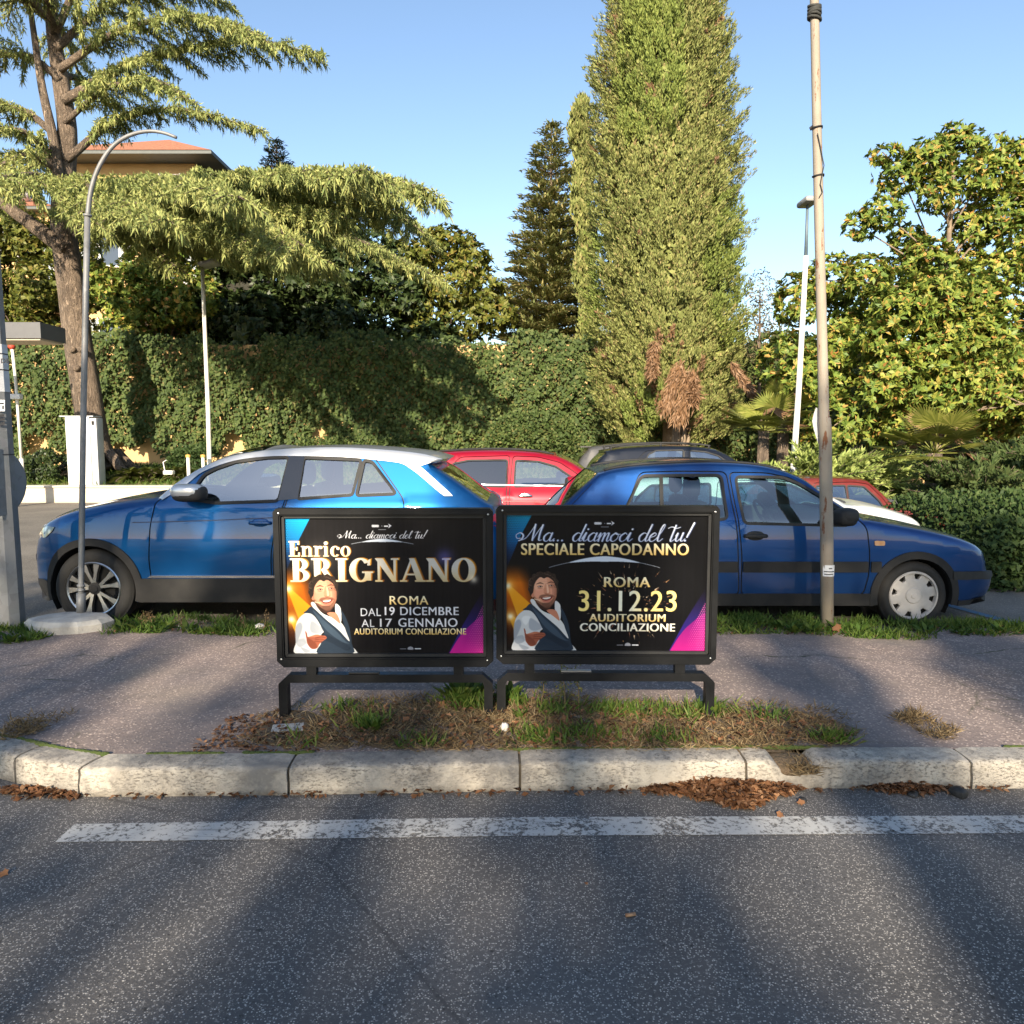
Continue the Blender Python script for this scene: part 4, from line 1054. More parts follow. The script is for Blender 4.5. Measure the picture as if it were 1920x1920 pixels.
def paint_man(c):
    """smiling curly-haired man in white shirt and dark waistcoat holding out his open hand"""
    P = c.smooth
    shirt, shade, vest = (212, 212, 210), (150, 156, 166), (40, 52, 66)
    P([(150, 1285), (158, 1190), (160, 1060), (185, 985), (240, 935), (300, 925), (370, 1000), (410, 1085), (380, 1130), (360, 1285)], shirt)
    P([(150, 1285), (160, 1200), (215, 1180), (300, 1240), (345, 1260), (335, 1285)], (224, 224, 224))
    P([(158, 1060), (200, 1010), (222, 1050), (196, 1130), (160, 1190)], shade, .8, 9); P([(225, 1010), (250, 980), (300, 990), (262, 1060)], (236, 236, 234), .8, 9); P([(160, 1180), (230, 1150), (250, 1200), (190, 1230)], shade, .6, 8); P([(200, 1230), (290, 1262), (240, 1280)], shade, .7, 7)
    P([(300, 1000), (370, 1040), (404, 1085), (340, 1112), (290, 1085)], shade, .7, 9)
    c.poly([(652, 1225), (680, 1250), (708, 1288), (650, 1288)], shirt)
    P([(305, 860), (330, 835), (400, 930), (560, 1010), (640, 1180), (560, 1160), (420, 1000)], shirt)
    P([(515, 850), (555, 875), (565, 930), (560, 1010), (520, 960)], shirt)
    P([(440, 930), (520, 930), (555, 1020), (510, 990)], (196, 128, 100))                     # open neck
    c.poly(catmull([(300, 872), (262, 905), (235, 928), (300, 935), (350, 985), (395, 1070), (408, 1110), (385, 1190), (352, 1288), (655, 1288), (652, 1200), (635, 1060), (600, 960), (563, 905), (575, 980), (600, 1080), (632, 1180), (540, 1080), (430, 985), (345, 905)], n=4, closed=True), vest)
    P([(320, 905), (420, 1000), (530, 1100), (600, 1180), (640, 1200), (560, 1180), (430, 1080), (340, 950)], (66, 82, 98), .8, 3)
    P([(400, 1110), (520, 1160), (640, 1230), (600, 1260), (470, 1190), (395, 1160)], (28, 38, 50), .6, 5)
    # head
    P([(308, 660), (350, 622), (420, 612), (490, 628), (528, 690), (530, 780), (508, 850), (460, 905), (405, 890), (345, 840), (314, 770)], (214, 150, 118))
    P([(335, 655), (430, 640), (440, 720), (360, 760), (330, 720)], (236, 180, 146), .7, 8)
    P([(350, 750), (410, 745), (425, 790), (380, 815), (345, 800)], (232, 160, 130), .7, 8)
    P([(470, 745), (510, 740), (512, 785), (485, 800)], (228, 158, 128), .7, 6)
    P([(332, 805), (362, 840), (400, 862), (465, 858), (514, 805), (504, 862), (458, 914), (402, 898), (346, 850)], (98, 66, 52), .75, 7)     # stubble
    P([(385, 800), (430, 790), (492, 794), (506, 815), (440, 806), (378, 826)], (104, 68, 54), .75, 4)
    P([(400, 872), (436, 866), (470, 868), (456, 908), (418, 904)], (96, 64, 52), .6, 5)
    c.smooth([(392, 820), (440, 814), (490, 806), (484, 828), (444, 846), (408, 840)], (120, 52, 46))
    c.smooth([(406, 822), (440, 818), (476, 812), (470, 824), (442, 833), (414, 830)], (236, 228, 218))
    P([(402, 842), (442, 850), (482, 832), (462, 858), (422, 858)], (190, 104, 90), .85, 2)
    P([(428, 700), (452, 700), (474, 772), (446, 788), (416, 774)], (198, 130, 100), .6, 5)
    P([(440, 700), (452, 712), (462, 768), (446, 776)], (244, 196, 164), .8, 3)
    P([(418, 776), (446, 790), (474, 774), (450, 784)], (140, 80, 62), .8, 2)
    for x, y in ((384, 722), (480, 714)):
        c.smooth([(x - 25, y + 3), (x, y - 9), (x + 25, y + 1), (x, y + 8)], (110, 68, 54)); c.smooth([(x - 16, y + 1), (x, y - 4), (x + 16, y), (x, y + 5)], (216, 204, 194)); c.disc(x + 2, y, 6, (44, 34, 30))
        c.smooth([(x - 36, y - 20), (x, y - 37), (x + 34, y - 22), (x, y - 27)], (66, 44, 35))
        P([(x - 25, y + 15), (x, y + 22), (x + 24, y + 13), (x, y + 14)], (166, 106, 82), .7, 3)
    P([(470, 660), (531, 720), (528, 800), (495, 880), (488, 740)], (150, 96, 76), .45, 12)
    P([(345, 860), (420, 905), (500, 870), (450, 930), (390, 915)], (90, 58, 46), .6, 9)
    P([(505, 660), (531, 720), (528, 800), (505, 850), (512, 740)], (156, 100, 78), .6, 5)
    P([(306, 760), (322, 752), (332, 800), (320, 818), (306, 795)], (196, 130, 102))                                                       # ear
    for y in (668, 682): P([(360, y), (420, y - 8), (490, y - 4), (420, y - 4)], (186, 124, 98), .5, 3)
    hair = (48, 38, 33)
    P([(304, 806), (290, 770), (280, 745), (290, 700), (286, 660), (310, 640), (322, 612), (356, 608), (380, 590), (420, 598), (452, 586), (484, 606), (514, 612), (526, 650), (545, 676), (538, 712), (545, 750), (534, 790), (526, 805), (527, 740), (508, 690), (488, 664), (448, 640), (418, 652), (386, 640), (352, 672), (334, 710), (326, 768), (312, 790)], hair)
    rr = np.random.default_rng(5)
    for k in range(110):
        a = rr.uniform(2.9, 6.5); q = rr.uniform(.86, 1.0); x, y = 412 + 122 * q * math.cos(a), 706 + 110 * q * math.sin(a); r = rr.uniform(5, 13); b = rr.uniform(0, 3)
        t_ = np.linspace(b, b + 2.4, 6); c.poly([(x + r * math.cos(w), y + r * math.sin(w)) for w in t_] + [(x + (r - 4) * math.cos(w), y + (r - 4) * math.sin(w)) for w in t_[::-1]], [(74, 57, 48), (30, 23, 21), (98, 76, 64), (56, 43, 37)][rr.integers(4)], .9)
    c.poly([(335, 826), (378, 838), (376, 846), (333, 834)], (222, 190, 160)); c.disc(380, 842, 7, (225, 190, 150))                          # headset microphone
    # hand, palm up, fingers forward
    sk, skd = (158, 88, 66), (112, 58, 44)
    P([(244, 1090), (258, 1105), (270, 1140), (340, 1118), (395, 1128), (420, 1130), (432, 1150), (405, 1172), (370, 1200), (345, 1240), (298, 1246), (262, 1205), (252, 1150)], sk)
    for f in ([(330, 1150), (385, 1140), (425, 1148)], [(325, 1166), (378, 1160), (412, 1164)], [(322, 1182), (365, 1180), (392, 1178)]):
        q = catmull(f, n=5); c.poly([(p[0], p[1] - 3) for p in q] + [(p[0], p[1] + 3) for p in q[::-1]], skd, .9)
    P([(262, 1150), (330, 1190), (345, 1235), (300, 1240), (268, 1200)], skd, .55, 4)
    P([(270, 1140), (330, 1122), (385, 1126), (330, 1140)], (205, 130, 100), .7, 2)

def paint_poster(which):
    c = Canvas(52, 102, 1834, 1290, 560, 374)
    rr = np.random.default_rng(3 + which)
    base = np.array((13, 12, 15) if which == 0 else (8, 8, 11), float)
    c.put(np.ones_like(c.gx), base); c.put(.5 + .5 * np.sin(c.gx * .13) * np.sin(c.gx * .037 + 1), base * 1.7, .5)
    k = 1.0 if which == 0 else .82
    # cyan corner with raster dots
    m = c.mask([[(50, 100), (312, 100), (205, 300), (95, 560), (50, 640)]]).astype(float)
    c.put(m * np.clip(1 - (c.gy - 330) / 280, 0, 1), c.vgrad(105, 520, np.array((10, 172, 228)) * k, np.array((12, 60, 140)) * k))
    d = np.hypot((c.gx + (np.floor(c.gy / 15) % 2) * 7.5) % 15 - 7.5, c.gy % 15 - 7.5)
    c.put((d < np.clip(6.6 - (c.gx - 60 + c.gy * .10) * .020, 0, 6.4)).astype(float) * m, (8, 26, 46), .8)
    # stage light on the left
    glowm = np.clip((300 - c.gx + (c.gy - 560) * .28) / 120, 0, 1) * np.clip((c.gy - 520) / 170, 0, 1) * np.clip((1270 - c.gy) / 420, 0, 1)
    c.put(glowm, c.vgrad(560, 1150, (226, 120, 20), (150, 62, 14)), .95)
    for x, y, q in ((105, 715, [(95, 715), (118, 705), (330, 900), (190, 985)]), (126, 985, [(112, 985), (140, 975), (330, 1100), (190, 1190)])):
        c.poly(q, (248, 176, 36), .75, 6); c.glow(x, y, 60, (255, 190, 80), .8); c.glow(x, y, 26, (255, 246, 214), 1)
    # magenta corner
    m = c.mask([[(1505, 1295), (1840, 1295), (1840, 700), (1800, 760), (1640, 1030)]]).astype(float)
    c.put(m, c.vgrad(720, 1100, base, (44, 30, 116)), .9)
    m = c.mask([catmull([(1512, 1295), (1600, 1150), (1690, 1050), (1840, 960), (1840, 1295)], n=5)]).astype(float)
    c.put(m, c.vgrad(960, 1290, np.array((120, 24, 120)) * k, np.array((214, 36, 146)) * k))
    d = np.hypot((c.gx + (np.floor(c.gy / 16) % 2) * 8) % 16 - 8, c.gy % 16 - 8)
    m2 = c.mask([[(1640, 1295), (1840, 1295), (1840, 820), (1700, 1080)]])
    c.put((d < np.clip((c.gx - 1600) * .024, 0, 4.6)) & m2, (238, 110, 176), .75)
    # producers' small marks and the curved flash
    white, grey = (226, 226, 232), (150, 150, 158)
    for x in (858, 872, 886, 900): c.disc(x, 172, 11, white, .9)
    c.poly([(955, 168), (992, 168), (992, 178), (955, 178)], white); c.poly([(990, 150), (1022, 170), (990, 192), (1002, 171)], white); c.disc(936, 172, 4, grey)
    c.poly([(905, 200), (972, 200), (972, 206), (905, 206)], grey)
    def flash(x0, x1, ye, yp, h):
        t = np.linspace(0, 1, 40); xs = x0 + (x1 - x0) * t; ys = ye - (ye - yp) * np.sin(t * math.pi) ** .9; hh = 3 + h * np.clip(1 - np.abs(t - .5) * 3.2, 0, 1) ** .7
        c.poly([(a, b - q / 2) for a, b, q in zip(xs, ys, hh)] + [(a, b + q / 2) for a, b, q in zip(xs[::-1], ys[::-1], hh[::-1])], (214, 222, 234), 1, 1)
    gold = lambda y0, y1: c.vgrad(y0, y1, (255, 246, 214), (222, 184, 106))
    if which == 0:
        flash(665, 1210, 328, 296, 26)
        c.put(c.mask(script_polys('Ma... diamoci del tu!', (548, 208, 1334, 278), bold=1.15)), white)
        for w, b, lo in (('Enrico', (118, 302, 664, 436), 1.0), ('BRIGNANO', (126, 452, 1762, 656), 1.0)):
            P = serif_polys(w, *b, lo); f = c.mask(P); e = f.copy()
            s1 = max(1, int((10 if w == 'Enrico' else 16) * c.kx))
            for q in range(1, s1 + 1): e |= np.roll(np.roll(f, q, 1), -q // 3, 0)
            c.put(e, c.vgrad(b[1], b[3], (150, 98, 24), (92, 52, 14)))
            e2 = f | np.roll(f, max(1, s1 // 2), 1); c.put(e2, c.vgrad(b[1], b[3], (232, 178, 70), (150, 90, 26)))
            c.put(f, np.array((255, 250, 236)) * (1 - np.clip((c.gx - 500) / 1400, 0, .22))[..., None] - np.clip((c.gy - b[1]) / (b[3] - b[1]) - .35, 0, 1)[..., None] * np.array((10, 34, 84)))
        c.glow(1480, 440, 70, (120, 120, 220), .45); c.glow(1735, 635, 34, (255, 244, 220), .7); c.glow(380, 445, 120, (255, 240, 210), .25)
        c.text('ROMA', (994, 780, 1334, 858), gold(780, 858), .014)
        c.text('DAL', (736, 888, 914, 956), white, -.002); c.text('19 DICEMBRE', (950, 876, 1600, 950), white, .015)
        c.text('AL', (742, 986, 856, 1054), white, -.002); c.text('17', (906, 980, 1010, 1052), white, .015); c.text('GENNAIO', (1068, 976, 1588, 1052), white, .015)
        c.text('AUDITORIUM CONCILIAZIONE', (676, 1066, 1664, 1120), gold(1060, 1120), .015)
    else:
        flash(460, 1418, 556, 480, 46)
        P = script_polys('Ma... diamoci del tu!', (178, 168, 1706, 326), bold=1.0); m = c.mask(P); e = m.copy()
        for q in range(1, 6): e |= np.roll(m, q, 1)
        c.put(e, (90, 112, 170), .6); c.put(m, c.vgrad(180, 340, (236, 240, 252), (190, 200, 226)))
        c.text('SPECIALE CAPODANNO', (222, 346, 1660, 446), gold(340, 446), .020, dark=(96, 66, 24))
        for k2 in range(150):
            a = rr.uniform(0, 2 * math.pi); r0 = rr.uniform(120, 380); L = rr.uniform(8, 60) if r0 > 200 else rr.uniform(5, 30)
            x, y = 1130 + r0 * 1.15 * math.cos(a), 880 + r0 * .9 * math.sin(a); dx, dy = math.cos(a) * L, math.sin(a) * L; w = rr.uniform(1.5, 5)
            n = (-math.sin(a) * w, math.cos(a) * w)
            c.poly([(x - n[0], y - n[1]), (x + dx, y + dy), (x + n[0], y + n[1])], [(214, 160, 110), (240, 214, 180), (170, 110, 80)][rr.integers(3)], rr.uniform(.4, 1))
        c.text('ROMA', (940, 638, 1334, 726), gold(638, 726), .018)
        c.text('31.12.23', (722, 756, 1564, 938), np.array((250, 226, 140)) + np.exp(-((c.gx - 1120) / 150) ** 2)[..., None] * np.array((5, 26, 90)), .020, dark=(80, 66, 30))
        c.text('AUDITORIUM', (814, 962, 1472, 1028), gold(955, 1030), .018); c.text('CONCILIAZIONE', (736, 1044, 1556, 1114), c.vgrad(1044, 1114, (252, 248, 236), (232, 224, 200)), .02)
    y = 1245 if which == 0 else 1234; x = 0 if which == 0 else -22
    c.poly([(1078 + x, y), (1132 + x, y), (1132 + x, y + 5), (1078 + x, y + 5)], grey); c.smooth([(1148 + x, y + 8), (1152 + x, y - 10), (1172 + x, y - 18), (1192 + x, y - 10), (1196 + x, y + 8)], grey); c.poly([(1208 + x, y - 3), (1264 + x, y - 3), (1264 + x, y + 6), (1208 + x, y + 6)], white)
    paint_man(c)
    return c.out()

t = NT('printed_poster'); at = t.new('VertexColor'); at.layer_name = 'print'
t.set(col=at.outputs[0], rough=.42, spec=.12); t.bump(t.noise(t.obj(), 5, 2), .05, .01); M_PRINT = t.m
M_FRAME = pbr('black_painted_steel', (.004, .0045, .0055), (.009, .0095, .0105), rough=.4, scale=7, r2=.55, spec=.18)
M_FDIRT = pbr('scuffed_steel_edge', (.02, .021, .023), (.03, .03, .03), rough=.5, scale=11, spec=.2)

def poster_stand(which, ul, ur, vt, vb, label, yaw):
    """measured from the picture: outer frame ul..ur across, vt..vb down"""
    Y = 3.87
    a, b = at_y(ul, vt, Y), at_y(ur, vb, Y); w, h = b.x - a.x, a.z - b.z; zc = (a.z + b.z) / 2; xc = (a.x + b.x) / 2; kx, kz = w / 1905.0, h / 1378.0
    zg = PZ
    root = thing('poster_stand', label, 'poster stand', (xc, Y, zg), 'black steel poster stands on the pavement', rotz=yaw)
    L = lambda zx, zy: ((zx - 955) * kx, zc - zg - (zy - 706) * kz)     # drawing units -> local x, z
    o = [(30, 16), (1880, 16), (1908, 46), (1908, 1340), (1850, 1394), (62, 1394), (4, 1340), (4, 46)]
    outer = [L(*p) for p in o]; i = [(78, 74), (1836, 74), (1846, 84), (1846, 1300), (1836, 1312), (76, 1312), (66, 1300), (66, 84)]
    inner = [L(*p) for p in i]
    def ringmesh(mb, O, I, y0, y1):
        n = len(O); vs = [(x, y0, z) for x, z in O] + [(x, y0, z) for x, z in I] + [(x, y1, z) for x, z in O] + [(x, y1, z) for x, z in I]; fs = []
        for k in range(n):
            k2 = (k + 1) % n
            fs += [(k, k2, n + k2, n + k), (2 * n + k2, 2 * n + k, 3 * n + k, 3 * n + k2), (k2, k, 2 * n + k, 2 * n + k2), (n + k, n + k2, 3 * n + k2, 3 * n + k)]
        mb.add(vs, fs)
    O2, I2 = offset_poly(outer, -.006), offset_poly(inner, .006)
    mb = MB(); ringmesh(mb, outer, inner, -.030, .040)
    # rounded front lip
    ringmesh(mb, [tuple(p) for p in O2], [tuple(p) for p in I2], -.038, -.030)
    fr = mb.build('poster_frame', M_FRAME, root, angle=30)
    mb = MB(); ringmesh(mb, [tuple(p) for p in offset_poly(inner, -.001)], [tuple(p) for p in offset_poly(inner, -.016)], -.012, .02); mb.build('inner_bead', M_FDIRT, fr, angle=30)
    mb = MB()
    for x, z in inner[0:8:2]: mb.lathe([(0, -.042), (.004, -.041), (.006, -.038)], (x + (-.012 if x < 0 else .012) * 1, 0, z + (.012 if z > zc - zg else -.012)), 'y', 10)
    mb.build('frame_screws', M_ALU, fr)
    q = [L(30, 50), L(1880, 1350)]
    mb = MB(); mb.box((0, .026, (q[0][1] + q[1][1]) / 2), (q[1][0] - q[0][0], .02, q[0][1] - q[1][1])); mb.build('back_panel', M_FRAME, root)
    # the printed sheet
    C = paint_poster(which); hh, ww = C.shape[:2]
    p0, p1 = L(52, 102), L(1834, 1290); xs = np.linspace(p0[0], p1[0], ww); zs = np.linspace(p0[1], p1[1], hh); X, Z = np.meshgrid(xs, zs)
    V = np.stack([X, np.full_like(X, .006) + .0015 * np.sin(X * 9 + Z * 4), Z], -1).reshape(-1, 3); i_ = np.arange(hh * ww).reshape(hh, ww)
    F = np.stack([i_[:-1, :-1], i_[1:, :-1], i_[1:, 1:], i_[:-1, 1:]], -1).reshape(-1, 4)
    po = npmesh('poster', V, F, M_PRINT, root, smooth=True)
    at_ = po.data.color_attributes.new('print', 'FLOAT_COLOR', 'POINT'); at_.data.foreach_set('color', np.concatenate([C.reshape(-1, 3) * .82, np.ones((hh * ww, 1))], 1).astype(np.float32).ravel())
    po['label'] = ('theatre poster with gold lettering and man holding out hand' if which == 0 else 'new year show poster with date and man holding out hand')
    # lower support: two legs and a rail with cut corners, two short posts carrying the frame
    zt = at_y(ul, 1262, Y).z - zg; zb = at_y(ul, 1277, Y).z - zg; t_ = .046; x0, x1 = L(8, 0)[0], L(1903, 0)[0]
    if which: zt += .008; zb += .008
    for nm, pts in (('rail', [(x0 + .055, zt), (x1 - .055, zt), (x1 - .055, zb), (x0 + .055, zb)]),
                    ('leg', [(x0, -.02), (x0, zt - .05), (x0 + .055, zt), (x0 + .055, zb), (x0 + t_, zb - .022), (x0 + t_, -.02)]),
                    ('leg', [(x1, -.02), (x1, zt - .05), (x1 - .055, zt), (x1 - .055, zb), (x1 - t_, zb - .022), (x1 - t_, -.02)])):
        mb = MB(); mb.prism(pts, lambda x, z: (x, -.028, z), lambda x, z: (x, .028, z)); mb.build(nm, M_FRAME, root, angle=30)
    zf = L(0, 1390)[1]
    for zx in ((300, 1600) if which == 0 else (292, 1600)):
        mb = MB(); mb.box((L(zx, 0)[0], 0, (zf + zt) / 2), (.052, .05, zf - zt + .004)); mb.build('short_post', M_FRAME, root)
    mb = MB(); s0 = L(760 if which == 0 else 700, 0)[0]; mb.box((s0, 0, zt + .0045), (.16, .03, .006)); mb.build('bracket_plate', M_ALU if which else M_FDIRT, root)
    return root
poster_stand(0, 514, 925, 953, 1248, 'black poster stand whose poster names the performer in big gold capitals', rad(.3))
poster_stand(1, 930, 1339, 948, 1243, 'black poster stand whose poster gives a single date amid fireworks', rad(-.6))

# ================================================================== poles, lamps, small street things
M_GALV = None
def galv():
    t = NT('galvanised_steel'); o = t.obj(); v = t.voro(o, 16)
    t.set(col=t.mix(t.rng(t.noise(o, 5, 5, .65), .3, .7), t.mix(.10, (.11, .125, .14), v.outputs['Color']), (.17, .19, .21)), rough=.55, metal=.3)
    sat = t.new('HueSaturation'); sat.inputs['Saturation'].default_value = .08; l = t.b.inputs['Base Color'].links[0]; t.link(l.from_socket, sat.inputs['Color']); t.link(sat.outputs[0], t.b.inputs['Base Color'])
    return t.m
M_GALV = galv()
def rusty(name, base, base2, amt):
    t = NT(name); o = t.obj(); n = t.noise(t.mapv(o, (9, 9, 1.6)), 2.2, 6, .68); n2 = t.noise(o, 34, 4, .7)
    f = t.rng(t.math('ADD', n, t.math('MULTIPLY', n2, .22)), .74 - amt, .78 - amt)
    c = t.mix(t.rng(t.noise(o, 4, 4), .3, .7), base, base2)
    st = t.rng(t.noise(t.mapv(o, (14, 14, .8)), 2, 3), .52, .75); c = t.mix(t.math('MULTIPLY', st, .35), c, (.25, .14, .07))
    t.set(col=t.mix(f, c, t.mix(n2, (.10, .032, .012), (.22, .085, .03))), rough=.72); t.bump(f, -.4, .006); return t.m
M_BEIGE = rusty('chipped_beige_paint', (.31, .265, .21), (.25, .215, .17), .035)
M_WHITEP = pbr('white_painted_steel', (.80, .76, .68), (.68, .65, .58), rough=.5, scale=3)
M_PAPER = pbr('weathered_paper', (.62, .63, .64), (.45, .46, .48), rough=.8, scale=9)
M_INK = pbr('printed_ink', (.02, .02, .025), rough=.7)
M_CONC = pbr('rough_concrete', (.48, .46, .42), (.30, .285, .26), rough=.95, scale=9, bump=.6, bscale=70)

# big galvanised pole at the left edge, eight-sided and tapering
YP = 5.86; b0 = at_z(24, 1178, PZ)
base = Vector((at_y(24, 1178, YP).x, YP, PZ - .02))
def pole_at(z): return Vector((base.x - .028 * (z - base.z) * .0, YP, z))
root = thing('steel_pole', 'thick grey galvanised pole with peeling paper notices beside the concrete block', 'pole', base)
H = 5.6; r0, r1 = .086, .058
mb = MB(base)
vs, fs = [], []
for z, r in ((0, r0), (H, r1)):
    for k in range(8): an = rad(22.5 + 45 * k); vs.append(base + Vector((r * math.cos(an) * 1.08, r * math.sin(an) * 1.08, z)))
fs = [(k, (k + 1) % 8, 8 + (k + 1) % 8, 8 + k) for k in range(8)] + [tuple(range(8, 16))]
mb.add(vs, fs); mb.build('shaft', M_GALV, root)
def rpole(z): return r0 + (r1 - r0) * (z - base.z) / H
def band(v0, v1, name, mat, extra=.004):
    z0, z1 = at_y(20, v1, YP).z, at_y(20, v0, YP).z; mb = MB(base); vs = []
    for z in (z0, (z0 + z1) / 2, z1):
        for k in range(8): an = rad(22.5 + 45 * k); r = rpole(z) * 1.08 + extra; vs.append(Vector((base.x + r * math.cos(an), YP + r * math.sin(an), z)))
    mb.add(vs, [(q * 8 + k, q * 8 + (k + 1) % 8, q * 8 + 8 + (k + 1) % 8, q * 8 + 8 + k) for q in range(2) for k in range(8)])
    return mb.build(name, mat, root)
pn = band(646, 735, 'paper_notice', M_PAPER); band(663, 665, 'tape', M_INK, .006); band(693, 695, 'tape', M_INK, .006); band(851, 853, 'wire_tie', M_INK, .006)
def front(u, v, dy=.006):
    z = at_y(u, v, YP - .09).z; return Vector((at_y(u, v, YP - rpole(z) - dy).x, YP - rpole(z) * .998 - dy, z))
V, T = text_tris('DE', .03); a, b = V.min(0), V.max(0); mb = MB(base)
mb.add([front(2 + (p[0] - a[0]) / (b[0] - a[0]) * 16, 681 - (p[1] - a[1]) / (b[1] - a[1]) * 9, .008) for p in V], [tuple(t) for t in T]); mb.build('lettering', M_INK, pn)
for (u0, v0, u1, v1) in ((-12, 749, 9, 771),):
    mb = MB(base); mb.add([front(u0, v0), front(u1, v0 + 1), front(u1, v1), front(u0, v1)], [(0, 1, 2, 3)]); st = mb.build('sticker', pbr('white_sticker', (.78, .78, .78), rough=.4), root)
    mb = MB(base); mb.add([front(-2, 755, .008), front(7, 755, .008), front(7, 758, .008), front(-2, 758, .008)], [(0, 1, 2, 3)]); mb.add([front(4, 760, .008), front(7, 760, .008), front(7, 767, .008), front(4, 767, .008)], [(0, 1, 2, 3)]); mb.build('sticker_print', M_INK, st)
mb = MB(base)
for pts in ([(-6, 778), (8, 776), (8, 781), (-6, 784)], [(-6, 786), (9, 783), (9, 788), (-6, 791)], [(-4, 794), (10, 790), (9, 796), (-4, 799)]): mb.add([front(u, v, .007) for u, v in pts], [(0, 1, 2, 3)])
mb.build('graffiti_sticker', M_INK, root)
# round plate strapped to the pole, seen nearly edge on
mb = MB(base); cpl = Vector((at_y(-4, 905, YP - .12).x, YP - .115, at_y(-4, 905, YP - .12).z))
rot = Matrix.Rotation(rad(79), 3, 'Z'); n = 28
vs = [cpl + rot @ Vector((.26 * math.cos(2 * math.pi * k / n), y, .26 * math.sin(2 * math.pi * k / n))) for y in (-.004, .004) for k in range(n)]
mb.add(vs, [tuple(range(n)), tuple(range(2 * n - 1, n - 1, -1))] + [(k, (k + 1) % n, n + (k + 1) % n, n + k) for k in range(n)]); mb.build('round_plate', M_GALV, root)

# slim arched pole set in a concrete block
YA = 5.92; pb = at_y(152, 1148, YA)
root = thing('arched_pole', 'slim grey pole with a curved top standing in a concrete block by the crossover wheel', 'pole', (pb.x, YA, PZ - .05))
org = root.location.copy()
mb = MB(org); n = 10; top = at_y(152, 1148, YA).z; vs = []
for z, r in ((PZ - .05, .325), (top - .045, .335), (top - .012, .30), (top, .24)):
    for k in range(n): an = 2 * math.pi * k / n + .2; rr_ = r * (1 + .04 * math.sin(k * 2.7)); vs.append(Vector((pb.x - .02 + rr_ * math.cos(an), YA - .12 + rr_ * .62 * math.sin(an), z)))
mb.add(vs, [(q * n + k, q * n + (k + 1) % n, q * n + n + (k + 1) % n, q * n + n + k) for q in range(3) for k in range(n)] + [tuple(range(3 * n, 4 * n))]); mb.build('concrete_block', M_CONC, root, angle=25)
P = [at_y(u, v, YA) for u, v in ((152, 1150), (152, 1100), (156, 800), (160, 600), (164, 404))]
mb = MB(org); mb.tube(P, [.026, .022, .022, .022, .021], 12); mb.tube([P[0], at_y(152, 1112, YA)], .034, 12); mb.build('shaft', M_GALV, root, smooth=True)
P = [at_y(u, v, YA) for u, v in catmull([(164, 410), (168, 372), (175, 340), (188, 308), (208, 278), (232, 259), (258, 249), (285, 246), (310, 250), (331, 258)], n=3)]
mb = MB(org); mb.tube(P, [.018 - .006 * i / len(P) for i in range(len(P))], 10); mb.build('curved_arm', M_GALV, root, smooth=True)
mb = MB(org)
for v in (404, 1098, 1106): mb.tube([at_y(164 if v < 500 else 152, v - 2, YA), at_y(164 if v < 500 else 152, v + 2, YA)], .030, 12)
mb.build('clamp', M_GALV, root, smooth=True)

# beige rusty pole in front of the hatchback
YB = 5.93; pb = at_y(1551, 1176, YB)
root = thing('rusty_pole', 'tall beige rusty pole with a small notice, before the dark blue hatchback', 'pole', (pb.x, YB, PZ - .12)); org = root.location.copy()
S = [(1551, 1182, .050), (1550, 1000, .050), (1547, 800, .048), (1546, 785, .046), (1545, 783, .040), (1538, 500, .037), (1532, 250, .034), (1527, 0, .032), (1523, -260, .030)]
mb = MB(org); mb.tube([at_y(u, v, YB) for u, v, r in S], [r for u, v, r in S], 16); mb.build('shaft', M_BEIGE, root, smooth=True)
mb = MB(org)
for v0, v1, nn_, w_ in ((12, 40, 6, .044), ):
    for k in range(nn_): c_ = at_y(1527, v0 + (v1 - v0) * k / nn_, YB); mb.tube([c_ + Vector((math.cos(q * .785) * (w_ + .004 * math.sin(k * 3)), math.sin(q * .785) * w_, .012 * math.sin(q * .785 + k))) for q in range(9)], .011, 6)
mb.build('tape_wrap', pbr('black_tape', (.02, .021, .02), (.05, .05, .045), rough=.8), root, smooth=True)
mb = MB(org)
for v, u in ((240, 1531), (330, 1534), (834, 1547)):
    c_ = at_y(u, v, YB); mb.tube([c_ + Vector((math.cos(q * .785) * .043, math.sin(q * .785) * .043, .006 * math.sin(q))) for q in range(9)], .006 if v < 800 else .003, 6)
mb.tube([at_y(u, v, YB - .05) for u, v in ((1524, 236), (1519, 240), (1521, 244))], .008, 6)
mb.tube([at_y(u, v, YB - .045) for u, v in ((1533, 250), (1545, 310), (1538, 345), (1542, 360), (1536, 370))], .004, 6)
mb.build('cable_tie', M_RUB, root, smooth=True)
mb = MB(org); q = [at_y(u, v, YB - .058) for u, v in ((1540, 1058), (1562, 1057), (1563, 1079), (1541, 1080))]
c_ = at_y(1551, 1068, YB)
nb = 7; vs = []
for v in (1058, 1079):
    for k in range(nb): an = rad(-150 + 120 * k / (nb - 1)); zz = at_y(1551, v, YB).z; vs.append(Vector((c_.x + .053 * math.cos(an), YB + .053 * math.sin(an), zz)))
mb.add(vs, [(k, k + 1, nb + k + 1, nb + k) for k in range(nb - 1)]); st = mb.build('notice', pbr('white_sticker', (.78, .78, .78)), root)
mb = MB(org)
for v, a0, a1 in ((1064, -100, -70), (1070, -140, -45), (1075, -135, -60)):
    vs = []
    for dv in (-.9, .9):
        for k in range(5): an = rad(a0 + (a1 - a0) * k / 4); vs.append(Vector((c_.x + .0545 * math.cos(an), YB + .0545 * math.sin(an), at_y(1551, v + dv, YB).z)))
    mb.add(vs, [(k, k + 1, 6 + k, 5 + k) for k in range(4)])
mb.build('notice_print', M_INK, st)
mb = MB(org)   # curled sheet tied behind
vs = []
